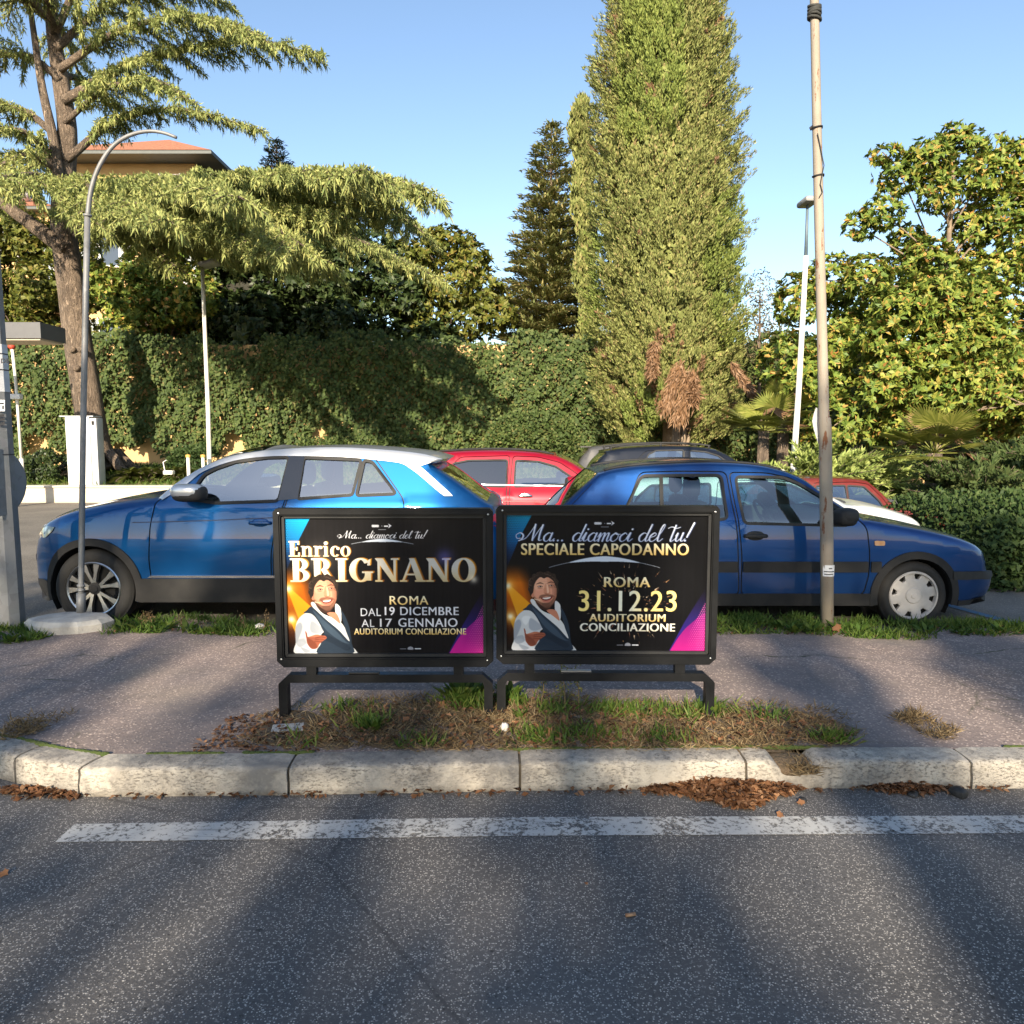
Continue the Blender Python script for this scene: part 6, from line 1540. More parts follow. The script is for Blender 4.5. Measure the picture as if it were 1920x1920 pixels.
mb = MB(o); mb.tube([(o.x, o.y, .1), (o.x, o.y, 11)], [.18, .05], 8); mb.build('trunk', M_BARK2, root, smooth=True)

# ---------------------------------------------------------------- conical fir
def conifer(name, label, Y, u, v_top, v_bot, half_px, leaf, zb, droop=-.05, dens=1.0, layers=26):
    b = at_y(u, v_bot, Y); root = thing(name, label, 'tree', (b.x, Y, zb)); o = root.location.copy(); lv = Leaves(o); mb = MB(o)
    zt, z0 = at_y(u, v_top, Y).z, max(zb + 1.0, at_y(u, v_bot, Y).z - 2.0); R_ = half_px / FPX * Y; mb.tube([(b.x, Y, zb), (b.x, Y, zt)], [.22, .02], 8)
    for k in range(layers):
        f = k / (layers - 1); z = z0 + (zt - z0) * f; r = R_ * (1 - f) ** .66 * RNG.uniform(.85, 1.12) + .08; nb = max(5, int(13 * (1 - f) + 5))
        for j in range(nb):
            a = 2 * math.pi * (j + RNG.uniform(0, 1)) / nb; L = r * RNG.uniform(.75, 1.1); d = Vector((math.cos(a), math.sin(a), RNG.uniform(-.1, .25)))
            p0 = Vector((b.x, Y, z)); mb.tube([p0, p0 + d * L], [.03, .008], 4, cap=False); m = int(95 * dens * max(L, .35)); t_ = RNG.uniform(.15, 1.0, (m, 1)) ** .8
            C = np.array(p0) + np.array(d) * L * t_ + np.stack([RNG.normal(0, .16, m), RNG.normal(0, .16, m), RNG.normal(0, .05, m) + .06 * t_[:, 0]], 1) * (1.15 - t_ * .6)
            side = rdir(m) * np.array([1, 1, .35]); lv.add(C, nrm(np.array(d) * .8 + side * .7 + np.array([0, 0, .15])), np.array([0, 0, 1.]) + rdir(m) * .5, RNG.uniform(.16, .30, m), RNG.uniform(.05, .08, m), 0)
    lv.build('crown', leaf, root); mb.build('trunk', M_BARK, root, smooth=True)
conifer('fir_tree', 'dark conical fir with a thin top between the yellow magnolia and the cypress', 31.0, 1032, 238, 620, 112, LF_FIR, .3, layers=34)
conifer('spruce_tree', 'small dark spruce tip poking above the cedar branch against the sky', 40.0, 522, 268, 420, 62, leafmat('spruce_needles', [(0, (.02, .035, .025)), (1, (.05, .07, .045))], .1, .7, .2), .3, dens=.5)

# ---------------------------------------------------------------- cedar on the left
YT = 23.8
b = at_y(185, 880, YT); root = thing('cedar_tree', 'huge spreading cedar with drooping branches and thick brown trunk', 'tree', (b.x, YT, b.z - .05)); o = root.location.copy(); lv = Leaves(o); mb = MB(o)
TR = [(190, 884, .78), (182, 860, .60), (172, 800, .52), (160, 720, .50), (146, 640, .48), (136, 560, .46), (124, 470, .44), (118, 400, .40), (122, 320, .36), (126, 240, .32), (112, 140, .27), (98, 40, .22), (92, -120, .16), (90, -300, .08), (90, -420, .02)]
pts = [np.append(np.array(at_y(u, v, YT)), r * .84) for u, v, r in TR]; q = catmull(pts, n=4); mb.tube([p[:3] for p in q], [p[3] for p in q], 14)
def trunk_pt(z):
    Z = [p[2] for p in q]; i = int(np.argmin(np.abs(np.array(Z) - z))); return Vector(q[i][:3])
# second stem
q2 = [at_y(u, v, YT - .4) for u, v in catmull([(112, 350), (100, 260), (80, 170), (66, 80), (50, -40), (40, -160)], n=3)]; mb.tube(q2, [.17 - .009 * i for i in range(len(q2))], 9)
for k in range(9):
    an = k * .7 + .3; mb.tube([(b.x + .5 * math.cos(an), YT + .5 * math.sin(an), b.z + .5), (b.x + 1.0 * math.cos(an), YT + 1.0 * math.sin(an), b.z + .02), (b.x + 1.5 * math.cos(an), YT + 1.5 * math.sin(an), b.z - .12)], [.22, .14, .05], 7)
for u, v in ((135, 655), (143, 690), (152, 655)):
    c = at_y(u, v, YT - .46); mb.ell(c, (.12, .09, .1))
def cedar_branch(P, r, side=1.2, dens=1.0, droop=.5, start=.12, tufts=30):
    P = [Vector(p) for p in P]; c = [Vector(p) for p in catmull(P, step=.35)]; n = len(c); mb.tube(c, [r * (1 - .88 * i / (n - 1)) for i in range(n)], 7)
    tot = sum((c[i + 1] - c[i]).length for i in range(n - 1)); m = int(tot * 6.6 * dens)
    for j in range(m):
        f = start + (1 - start) * (j + RNG.uniform(0, 1)) / m; i = min(n - 2, int(f * (n - 1))); p = c[i].lerp(c[i + 1], f * (n - 1) - i); t = (c[i + 1] - c[i]).normalized()
        lat = Vector((-t.y, t.x, 0)).normalized() * (1 if j % 2 else -1); L = side * (1.1 - .75 * f) * RNG.uniform(.5, 1.15)
        d = (lat * RNG.uniform(.35, 1) + t * RNG.uniform(.4, 1.0) + Vector((0, 0, RNG.uniform(-.1, .12)))).normalized(); e = p + d * L + Vector((0, 0, -droop * L * RNG.uniform(.3, .8)))
        k = max(8, int(tufts * L * 2.6)); s_ = RNG.uniform(0.05, 1, (k, 1)); C = np.array(p) * (1 - s_) + np.array(e) * s_ + np.array([0, 0, 1.]) * (s_ * (1 - s_)) * L * .25
        mb.tube([p, p.lerp(e, .5) + Vector((0, 0, .06 * L)), e], [.02, .012, .005], 4, cap=False)
        dd = rdir(k) * np.array([.8, .8, .5]) + np.array(d) * .5 + np.array([0, 0, -droop * 1.2]); hang = RNG.uniform(0, 1, k) < .38
        dd[hang] += np.array([0, 0, -1.0])
        lv.add(C, dd, rdir(k) + np.array([0, -.6, .5]), RNG.uniform(.10, .24, k) * (1 + .5 * hang), RNG.uniform(.022, .038, k), 0, fold=.04)
        # short upright needle shoots along the twig
        k2 = k; s_ = RNG.uniform(0, 1, (k2, 1)); C = np.array(p) * (1 - s_) + np.array(e) * s_ + np.array([0, 0, 1.]) * (s_ * (1 - s_)) * L * .25 + rdir(k2) * .05
        lv.add(C, rdir(k2) * .8 + np.array([0, 0, .25]) + np.array(d) * .5, rdir(k2) + np.array([0, 0, 1.]), RNG.uniform(.08, .16, k2), RNG.uniform(.03, .05, k2), 0, fold=.04)
def B_(pts, r, dy, **k):
    n = len(pts); cedar_branch([at_y(u, v, YT + dy * (i / (n - 1)) ** 1.2 - .2) for i, (u, v) in enumerate(pts)], r, **k)
B_([(135, 420), (230, 372), (400, 352), (560, 352), (680, 328), (792, 352)], .20, -6.5, side=2.0, dens=1.9, droop=.8)
B_([(135, 430), (260, 410), (430, 405), (590, 400), (720, 392), (780, 425)], .18, -4.0, side=2.0, dens=1.7, droop=.8)
B_([(300, 385), (480, 420), (640, 440), (740, 480), (822, 520)], .12, 1.0, side=1.6, dens=1.1, droop=.8)
B_([(135, 400), (260, 345), (420, 330), (560, 322), (690, 318)], .16, -8.0, side=2.1, dens=1.6, droop=.7)
B_([(135, 410), (240, 390), (380, 395), (500, 420), (560, 455)], .14, -7.5, side=1.9, dens=1.5, droop=.8)
B_([(130, 380), (200, 350), (300, 335), (380, 345), (450, 370)], .13, -9.0, side=1.8, dens=1.5, droop=.8)
B_([(130, 390), (190, 372), (250, 380), (310, 410)], .12, -8.0, side=1.6, dens=1.5, droop=.8)
B_([(125, 350), (80, 330), (20, 330), (-60, 350)], .12, -6.0, side=1.7, dens=1.4, droop=.8)
B_([(140, 420), (250, 372), (380, 372), (520, 385), (640, 402)], .13, -6.0, side=1.9, dens=1.7, droop=.8)
B_([(140, 430), (240, 415), (340, 420), (450, 440), (520, 470)], .12, -6.8, side=1.7, dens=1.6, droop=.8)
B_([(160, 420), (300, 360), (480, 345), (620, 350), (740, 372)], .13, -5.0, side=2.0, dens=1.7, droop=.8)
B_([(300, 410), (400, 440), (520, 470), (620, 505)], .08, -3.0, side=1.5, dens=1.2, droop=.9)
B_([(260, 420), (420, 425), (520, 448), (600, 480)], .09, -4.5, side=1.5, dens=1.3, droop=.9)
B_([(140, 440), (210, 430), (280, 460), (330, 500)], .10, -3.2, side=1.3, droop=.9)
B_([(124, 300), (220, 225), (330, 205), (410, 222), (488, 243)], .13, .6, side=1.1, dens=1.2)
B_([(118, 190), (240, 122), (350, 92), (480, 78), (600, 104)], .15, .4, side=1.5, dens=1.3, droop=.7)
B_([(112, 130), (220, 60), (340, 30), (430, 42), (486, 66)], .12, -2.0, side=1.5, dens=1.2, droop=.7)
B_([(106, 90), (200, 10), (320, -20), (430, 8)], .12, .8, side=1.4, dens=1.2)
B_([(122, 230), (200, 165), (290, 150), (350, 185)], .09, -2.6, side=1.1, dens=1.0)
B_([(104, 60), (170, -60), (290, -110), (420, -70)], .12, -1.0, side=1.4)
B_([(100, 20), (60, -50), (0, -70), (-80, -40)], .1, -1.0, side=1.3)
B_([(112, 150), (60, 108), (0, 105), (-120, 125)], .11, .3, side=1.3)
B_([(100, 250), (40, 205), (-30, 215), (-140, 240)], .11, .8, side=1.2)
B_([(118, 330), (70, 262), (10, 240), (-80, 262)], .12, -2.0, side=1.4)
B_([(118, 330), (60, 290), (0, 310), (-60, 350)], .10, -3.0, side=1.3)
B_([(124, 470), (85, 440), (30, 400), (-20, 372), (-200, 330)], .26, -.5, side=1.0, dens=.6, start=.4)
B_([(120, 350), (150, 330), (170, 360), (180, 420)], .1, -5.0, side=1.4, droop=.8)
for k in range(26):     # further branches all round the crown, up to the hidden top
    z = RNG.uniform(9.0, 20.5); a = RNG.uniform(0, 2 * math.pi)
    if z < 13.5 and (math.sin(a) < .0 or math.cos(a) > .3): continue
    L = (7.5 - (z - 9) * .36) * RNG.uniform(.7, 1.05); p = trunk_pt(z); d = Vector((math.cos(a), math.sin(a), 0))
    cedar_branch([p, p + d * L * .35 + Vector((0, 0, .5)), p + d * L * .7 + Vector((0, 0, .45)), p + d * L + Vector((0, 0, -.1))], .12, side=1.5, dens=.75, droop=.7, tufts=22)
lv.build('crown', LF_CED, root); mb.build('trunk', M_BARK, root, smooth=True)

# ---------------------------------------------------------------- hedges, junipers, palms, bushes
def bush(name, label, box, leaf, n, L, W, zb, cat='bush', group=None, squash=.6, org=None, fn=None):
    """rounded clipped mass: box = (x0,x1,y0,y1,z1)"""
    x0, x1, y0, y1, z1 = box; c = Vector(((x0 + x1) / 2, (y0 + y1) / 2, zb)); root = thing(name, label, cat, tuple(c), group); lv = Leaves(c)
    P = RNG.uniform(0, 1, (n, 3)); face = RNG.integers(0, 6, n); P[face < 2, 2] = RNG.uniform(.82, 1, (face < 2).sum()); P[face == 2, 1] = RNG.uniform(0, .16, (face == 2).sum()); P[face == 3, 1] = RNG.uniform(0, .25, (face == 3).sum()); P[face == 4, 0] = RNG.uniform(0, .12, (face == 4).sum())
    X = x0 + P[:, 0] * (x1 - x0); Y = y0 + P[:, 1] * (y1 - y0); e = np.minimum(np.minimum(P[:, 0], 1 - P[:, 0]) * (x1 - x0), np.minimum(P[:, 1], 1 - P[:, 1]) * (y1 - y0)); H = (z1 - zb) * (1 - .35 * np.exp(-e / .25)) + .07 * np.sin(X * 3.1) + .06 * np.sin(X * 7 + Y * 5)
    Z = zb + P[:, 2] * H
    if fn: X, Y, Z = fn(X, Y, Z)
    N = nrm(np.stack([RNG.normal(0, .6, n), -.7 + RNG.normal(0, .5, n), .6 + RNG.normal(0, .5, n)], 1)); D = nrm(np.cross(N, rdir(n)) + np.array([0, -.2, .35]))
    lv.add(np.stack([X, Y, Z], 1), D, N, L * RNG.uniform(.6, 1.2, n), W * RNG.uniform(.7, 1.1, n)); lv.build('leaves', leaf, root)
    mb = MB(c)
    for k in range(7): 
        p = Vector((x0 + (x1 - x0) * (.15 + .7 * RNG.uniform()), y0 + (y1 - y0) * (.25 + .5 * RNG.uniform()), zb - .05)); mb.tube([p, p + Vector((RNG.uniform(-.2, .2), RNG.uniform(-.2, .2), (z1 - zb) * .85))], [.03, .01], 5)
    mb.build('stems', M_BARK, root); return root
gz = -.22
bush('hedge', 'dense dark green clipped hedge beside the nose of the dark blue hatchback', (5.0, 9.5, 7.75, 11.2, .90), LF_HEDGE, 30000, .085, .045, gz, 'hedge', fn=lambda X, Y, Z: (X + (Y - 7.75) * .17, Y, Z + .10 * np.sin(X * 2 + Y) * (Z > .5)))
bush('hedge', 'low round dark hedge left of the white service cabinet', tuple(at_y(44, 860, 22.2).x if i == 0 else at_y(118, 860, 22.2).x if i == 1 else (21.7, 22.9, at_y(80, 846, 22).z)[i - 2] for i in range(5)), LF_DARK, 3500, .10, .06, .4, 'hedge')
bush('bush', 'mixed green bush at the foot of the ivy wall beside the lamp post', tuple(at_y(330, 860, 24).x if i == 0 else at_y(400, 860, 24).x if i == 1 else (23.4, 24.6, at_y(360, 830, 24).z)[i - 2] for i in range(5)), LF_HEDGE, 2500, .12, .06, .5)
bush('bush', 'rounded light green bush in front of the ivy wall behind the red suv', tuple(at_y(915, 860, 25.4).x if i == 0 else at_y(1085, 860, 25.4).x if i == 1 else (24.6, 26.2, at_y(1000, 772, 25).z)[i - 2] for i in range(5)), LF_IVY, 9000, .14, .09, .1)
bush('bush', 'leafy shrub low between the planter lawn and the ivy wall', tuple(at_y(560, 860, 25.6).x if i == 0 else at_y(780, 860, 25.6).x if i == 1 else (25.0, 26.4, at_y(650, 815, 25).z)[i - 2] for i in range(5)), LF_IVY, 6000, .14, .08, .3)
bush('bush', 'small bright leaved shrub in front of the cypress foot', tuple(at_y(1300, 860, 18).x if i == 0 else at_y(1380, 860, 18).x if i == 1 else (17.7, 18.5, at_y(1340, 862, 18).z)[i - 2] for i in range(5)), LF_JUN, 1500, .10, .06, 0)
def juniper(label, u, v, Y, hw, vt, n_sp, zb, leaf=LF_JUN, lean=1):
    """spreading juniper: feathery arching sprays"""
    b = at_y(u, v, Y); root = thing('juniper_bush', label, 'bush', (b.x, Y, zb)); o = root.location.copy(); lv = Leaves(o); mb = MB(o); W = hw / FPX * Y; Ht = at_y(u, vt, Y).z - zb
    for k in range(n_sp):
        a = RNG.uniform(0, 2 * math.pi); rr = W * math.sqrt(RNG.uniform(.0, .55)); p = Vector((b.x + rr * math.cos(a), Y + rr * .6 * math.sin(a), zb + Ht * RNG.uniform(.1, .75)))
        d = Vector((math.cos(a) * .8 + .45 * lean, math.sin(a) * .6 - .25, RNG.uniform(.1, .75))).normalized(); L = W * RNG.uniform(.3, .62); e = p + d * L
        mb.tube([p, e], [.014, .004], 4, cap=False); m = 95; t_ = RNG.uniform(0, 1, (m, 1)); C = np.array(p) * (1 - t_) + np.array(e) * t_ + np.array([0, 0, -.18 * L]) * t_ ** 2
        lv.add(C, np.array(d) * .9 + rdir(m) * .65, rdir(m) + np.array([0, -.3, 1]), RNG.uniform(.10, .24, m) * (1.1 - .5 * t_[:, 0]), RNG.uniform(.03, .05, m), 0, fold=.03)
    m = 2500; P = rdir(m) * np.array([W * .75, W * .4, Ht * .45]); C = P * RNG.uniform(.3, 1, (m, 1)) + np.array([b.x, Y, zb + Ht * .35]); lv.add(C, rdir(m) + np.array([lean * .3, -.3, .4]), rdir(m), .22, .06)
    lv.build('foliage', leaf, root); mb.build('stems', M_BARK, root)
juniper('feathery light green juniper behind the rusty red car roof, right of the white lamp post', 1580, 900, 15.0, 125, 822, 150, -.15)
juniper('feathery juniper left of the white lamp post in front of the palm', 1440, 890, 16.6, 70, 850, 60, -.1)
juniper('dark feathery juniper above the clipped hedge, nearest to the fan palm', 1850, 900, 13.0, 130, 850, 130, -.1, leafmat('dark_juniper_sprays', [(0, (.05, .085, .025)), (.6, (.09, .12, .04)), (1, (.14, .16, .06))], .2, .7, .2), lean=-.2)
juniper('tall dark juniper behind the clipped hedge at the right edge', 1960, 860, 13.6, 120, 800, 110, -.1, MATS['dark_juniper_sprays'], lean=-.6)
def fan_palm(label, u, v, Y, fans, R_, zb, dead=0):
    b = at_y(u, v, Y); root = thing('fan_palm', label, 'palm', (b.x, Y, zb)); o = root.location.copy(); lv = Leaves(o); mb = MB(o); mp = MB(o); top = Vector((b.x, Y, b.z))
    mb.tube([(b.x, Y, zb - .05), (b.x, Y, b.z)], [.16, .13], 10)
    for k in range(fans):
        a = 2 * math.pi * k / fans + RNG.uniform(-.3, .3); el = RNG.uniform(-.1, 1.1); d = Vector((math.cos(a) * math.cos(el), math.sin(a) * math.cos(el), math.sin(el))); L = R_ * RNG.uniform(.6, 1.0); h = top + d * L
        mp.tube([top, h], [.012, .007], 4, cap=False); s_ = d.cross(Vector((0, 0, 1))).normalized(); up = s_.cross(d).normalized(); m = 26; an = np.linspace(-1.75, 1.75, m); isd = k < dead
        D = np.cos(an)[:, None] * np.array(d) + np.sin(an)[:, None] * np.array(s_) + np.array([0, 0, -.35 if isd else -.12]); lv.add(np.repeat(np.array([h]), m, 0), D, np.repeat(np.array([up]), m, 0), R_ * .62 * RNG.uniform(.85, 1.05, m), .035 * R_ + .012, 1 if isd else 0, fold=.04, wide=.5)
    lv.build('fronds', [LF_PALM, LF_DEAD], root); mp.build('leaf_stalks', LF_PALM, root, smooth=True); mb.build('trunk', M_BARK, root, smooth=True)
fan_palm('light green fan palm clump left of the white lamp post', 1432, 808, 18.0, 30, .85, 0, 3)
fan_palm('yellowish fan palm crown just under the magnolia, touching the white lamp post', 1470, 770, 18.6, 18, .6, 0, 2)
fan_palm('fan palm with dry brown lower fronds in front of the magnolia', 1752, 850, 13.8, 30, .72, -.15, 9)
def cycad(label, u, v, Y, n_f, R_, zb, leaf):
    b = at_y(u, v, Y); root = thing('cycad_bush', label, 'bush', (b.x, Y, zb)); o = root.location.copy(); lv = Leaves(o); mb = MB(o)
    for k in range(n_f):
        a = RNG.uniform(0, 2 * math.pi); el = RNG.uniform(.35, 1.4); d0 = Vector((math.cos(a) * math.cos(el), math.sin(a) * math.cos(el), math.sin(el))); p0 = Vector((b.x + RNG.uniform(-.5, .5) * R_, Y + RNG.uniform(-.3, .3) * R_, zb)); p = [p0 + d0 * R_ * s + Vector((0, 0, -.55 * R_ * s * s)) for s in (0, .35, .7, 1.05)]
        c = np.array(catmull([tuple(x_) for x_ in p], n=8)); mb.tube([tuple(x_) for x_ in c[::4]], .012, 4, cap=False); t = nrm(np.gradient(c, axis=0)); s_ = nrm(np.cross(t, np.array([0, 0, 1.])))
        for sg in (-1, 1): lv.add(c, t * .6 + s_ * sg, np.repeat(np.array([[0, 0, 1.]]), len(c), 0), .30 * R_, .035, 0, fold=.03)
    lv.build('fronds', leaf, root); mb.build('stems', M_BARK, root)
LF_CYC = leafmat('cycad_fronds', [(0, (.07, .10, .02)), (.6, (.13, .15, .03)), (1, (.20, .19, .05))], .2, .4, .4)
cycad('arching cycad bush on the lawn just right of the cedar trunk', 262, 880, 22.6, 46, .95, lawn_z(-11, 22.6) - .05, LF_CYC)
cycad('arching cycad bush on the lawn next to the lamp post foot', 322, 880, 22.9, 40, .85, lawn_z(-10, 22.9) - .05, LF_CYC)

# ---------------------------------------------------------------- trees across the road behind the viewer: they shade the road
LF_SHADE = leafmat('plane_tree_leaves', [(0, (.06, .09, .02)), (1, (.16, .14, .04))], .15, .6, .3)
def shade_tree(label, x, y, h, blobs, n, L, seed):
    root = thing('plane_tree', label, 'tree', (x, y, .1), 'trees across the road'); o = root.location.copy(); lv = Leaves(o); mb = MB(o)
    mb.tube(catmull([(x, y, 0), (x + .1, y, h * .3), (x - .1, y, h * .6), (x, y, h * .95)], n=5), [.34 * (1 - .8 * i / 15) for i in range(16)], 10)
    for bx_, by_, bz_, r in blobs:
        c = Vector((x + bx_, y + by_, bz_)); clump_leaves(lv, c, (r, r, r * 1.15), int(n * r * r), L, L * .8, hollow=.2); s_ = Vector((x, y, h * .35)); mb.tube(catmull([s_, s_.lerp(c, .6) + Vector((0, 0, .4)), c], n=4), [.12 - .012 * i for i in range(9)], 6)
    lv.build('crown', LF_SHADE, root); mb.build('trunk', M_BARK, root, smooth=True)
r6 = np.random.default_rng(43)
def shade_blob_tree(x, y, hmax):
    root = thing('plane_tree', 'leafy plane tree across the road, standing in a row', 'tree', (x, y, .0), 'trees across the road'); o = root.location.copy(); lv = Leaves(o); mb = MB(o)
    mb.tube(catmull([(x, y, 0), (x + .1, y, hmax * .3), (x - .1, y, hmax * .6), (x, y, hmax * .9)], n=5), [.22 * (1 - .85 * i / 15) for i in range(16)], 10)
    for j in range(36):
        z = 5.5 + (hmax - 5.9) * r6.uniform(0, 1) ** .62; w = 1.75; c = Vector((x + r6.uniform(-1, 1) * w, y + r6.uniform(-1, 1) * w, z)); rx = r6.uniform(.22, .55)
        if 10.1 < z < 11.25 and r6.uniform() < .5: continue
        clump_leaves(lv, c, (rx, rx, r6.uniform(.6, 1.3)), int(230 * rx), .24, .20, hollow=.1); s_ = Vector((x, y, z - 1.6)); mb.tube(catmull([s_, s_.lerp(c, .6) + Vector((0, 0, .3)), c], n=3), [.04 - .005 * i for i in range(7)], 5)
    lv.build('crown', LF_SHADE, root); mb.build('trunk', M_BARK, root, smooth=True)
for k, x in enumerate(np.arange(-16, 13, 2.9)): shade_blob_tree(x + r6.uniform(-.5, .5), -20 + r6.uniform(-1.0, 1.0), 12.9 + r6.uniform(-.8, .6))
# ================================================================== grass, weeds, litter
def blades(name, pts, mat, h, w, lean, n=None, kindlab='stuff', bend=None, mats=None):
    pts = np.asarray(pts, float); m = len(pts); lv = Leaves((0, 0, 0)); D = np.stack([RNG.normal(0, lean, m), RNG.normal(0, lean, m), np.ones(m)], 1)
    lv.add(pts, D, rdir(m) * np.array([1, 1, .2]), h * RNG.uniform(.45, 1.25, m), w * RNG.uniform(.7, 1.3, m), 0, fold=.12, wide=.4); return tag(lv.build(name, mat), kind='stuff')
def region(poly, n, zf, clump=.0, k=0):
    P = np.array([list(at_z(u, v, PZ))[:2] for u, v in poly]); a, b = P.min(0), P.max(0); q = RNG.uniform(a, b, (int(n * 3), 2))
    if k:
        c = RNG.uniform(a, b, (k, 2)); i = RNG.integers(0, k, len(q)); q = c[i] + RNG.normal(0, clump, (len(q), 2))
    q = q[inside(q, P)][:n]; return np.stack([q[:, 0], q[:, 1], [zf(x, y) for x, y in q]], 1)
gzf = lambda x, y: pave_z(x, min(y, PAVE_Y1)) - .003
# soil under the dry patch
front = [(430, 1400), (470, 1355), (530, 1330), (640, 1318), (800, 1306), (940, 1300), (1100, 1306), (1250, 1312), (1420, 1318), (1560, 1335), (1640, 1370), (1600, 1402), (1380, 1411), (900, 1413), (600, 1414)]
core = [(560, 1400), (600, 1345), (800, 1325), (1000, 1320), (1300, 1330), (1560, 1350), (1600, 1395), (1300, 1410), (800, 1412)]
S = [at_z(u, v, PZ) for u, v in front]
mb = MB(); Pp = np.array([(p.x, p.y) for p in S]); a, b = Pp.min(0), Pp.max(0); nx, ny = 150, 40; vs, fs, idx = [], [], {}
for i in range(nx):
    for j in range(ny):
        x, y = a[0] + (b[0] - a[0]) * i / (nx - 1), a[1] + (b[1] - a[1]) * j / (ny - 1)
        if inside([(x, y)], Pp)[0]:
            d = min(.12, polydist(np.array([(x, y)]), Pp)[0][0]); idx[i, j] = len(vs); vs.append((x, y, gzf(x, y) - .006 + .016 * sm(d / .12) + .008 * math.sin(x * 23 + y * 17) * sm(d / .1)))
for (i, j) in list(idx):
    if all(k in idx for k in ((i + 1, j), (i + 1, j + 1), (i, j + 1))): fs.append((idx[i, j], idx[i + 1, j], idx[i + 1, j + 1], idx[i, j + 1]))
t = NT('patch_soil'); p = t.pos(); t.set(col=t.mix(t.rng(t.noise(p, 26, 5, .7), .3, .7), (.17, .115, .07), (.075, .06, .035)), rough=1); t.bump(t.noise(p, 60, 5), 1, .02)
tag(npmesh('verge_soil', vs, fs, t.m, smooth=True), kind='structure')
c = Vector((notch, kerb_y(notch) + .11, .07)); mb = MB(c); mb.ell(c, (.15, .10, .045)); tag(mb.build('soil', t.m, smooth=True), kind='structure')
nz = lambda x, y: gzf(x, y) + .012
blobs_ = region(front, 7000, nz, .07, 150)
blades('dry_grass', np.concatenate([blobs_, region(core, 6500, nz), region([(1470, 1405), (1490, 1440), (1530, 1440), (1560, 1405)], 500, lambda x, y: .09)]), LF_DRY, .060, .0042, 1.9)
def tuft(u, v, m, r):
    c = at_z(u, v, PZ); q = np.array([c.x, c.y]) + RNG.normal(0, 1, (m, 2)) * np.array([r, r * .7]); q = q[q[:, 1] > np.array([kerb_y(x_) + KW + .01 for x_ in q[:, 0]])]; return np.stack([q[:, 0], q[:, 1], [nz(x, y) for x, y in q]], 1)
g1 = [tuft(u, v, int(m * .6), r) for u, v, m, r in ((870, 1322, 600, .07), (900, 1335, 300, .05), (960, 1325, 300, .05), (690, 1365, 240, .05), (1330, 1335, 300, .07), (1180, 1340, 260, .10), (1100, 1385, 260, .09), (1010, 1392, 260, .08), (1250, 1392, 180, .07), (1560, 1392, 200, .05), (640, 1335, 160, .08), (790, 1402, 120, .05), (1040, 1340, 200, .06), (1440, 1350, 120, .06), (1130, 1335, 200, .06), (1220, 1330, 160, .08), (1290, 1345, 160, .06), (570, 1400, 60, .08))]
blades('green_grass', np.concatenate(g1), LF_GRASS, .085, .009, .7)
# strip along the back of the pavement
back = np.concatenate([region([(1335, 1186), (1335, 1150), (1500, 1150), (1700, 1160), (1990, 1170), (1990, 1194), (1700, 1194), (1500, 1186)], 5200, lambda x, y: gzf(x, y) - .01, .06, 75),
    region([(190, 1192), (225, 1160), (330, 1155), (515, 1165), (515, 1188), (330, 1190)], 2300, lambda x, y: gzf(x, y) - .01, .06, 34), region([(-120, 1215), (-120, 1175), (20, 1172), (105, 1168), (112, 1186), (60, 1200)], 2600, lambda x, y: gzf(x, y) - .01, .05, 40), region([(520, 1186), (520, 1165), (1335, 1165), (1335, 1186)], 2500, lambda x, y: gzf(x, y) - .01, .05, 60)])
blades('green_grass', back, LF_GRASS, .085, .010, .7)
blades('dry_grass', np.concatenate([region([(0, 1395), (20, 1345), (160, 1330), (90, 1370)], 500, nz, .05, 20), region([(1660, 1350), (1720, 1335), (1800, 1375), (1760, 1395)], 700, nz, .04, 14)]), LF_DRY, .06, .005, 1.8)
# lawn blades on the raised bed
m = 9000; x = RNG.uniform(-22, LX1, m); y = RNG.uniform(21.2, 25.5, m); z = np.array([lawn_z(a_, b_) for a_, b_ in zip(x, y)])
blades('lawn_grass', np.stack([x, y, z], 1), LF_GRASS, .22, .03, .7)
# broad-leaved weeds: each one a plant
def weed(label, u, v, R_, n, leaf=LF_GRASS, h=.5, z=None, name='weed_plant', group='broad leaved weeds along the kerbs'):
    c = at_z(u, v, PZ); c.z = gzf(c.x, c.y) if z is None else z; lv = Leaves(c); a = RNG.uniform(0, 2 * math.pi, n); el = RNG.uniform(.1, 1.2, n) * h * 2
    D = np.stack([np.cos(a), np.sin(a), el], 1); C = np.array(c) + np.stack([np.cos(a), np.sin(a), 0 * a + .1], 1) * RNG.uniform(0, .3, (n, 1)) * R_; lv.add(C, D, np.stack([-np.cos(a) * .5, -np.sin(a) * .5, np.ones(n)], 1), R_ * RNG.uniform(.5, 1, n), R_ * RNG.uniform(.22, .34, n), 0, fold=.1, wide=.55)
    return tag(lv.build(name, leaf), label, 'weed', group)
W = [(1400, 1180, .10), (1470, 1176, .16), (1490, 1182, .13), (1520, 1180, .14), (1575, 1176, .14), (1610, 1180, .12), (1650, 1184, .12), (1740, 1184, .14), (1800, 1186, .10), (1880, 1188, .12), (230, 1180, .14), (270, 1182, .16), (310, 1180, .15), (350, 1184, .13), (420, 1184, .12), (60, 1196, .10), (20, 1200, .12)]
for u, v, r in W: weed('low green broad leaved weed growing between pavement and car park', u, v, r, 16)
for u, v, r in ((866, 1316, .17), (890, 1300, .13), (955, 1318, .14), (700, 1372, .10), (1330, 1340, .12), (975, 1352, .08)): weed('green leafy weed growing in the dry grass under the poster stands', u, v, r, 34, h=.9, group='weeds under the poster stands')
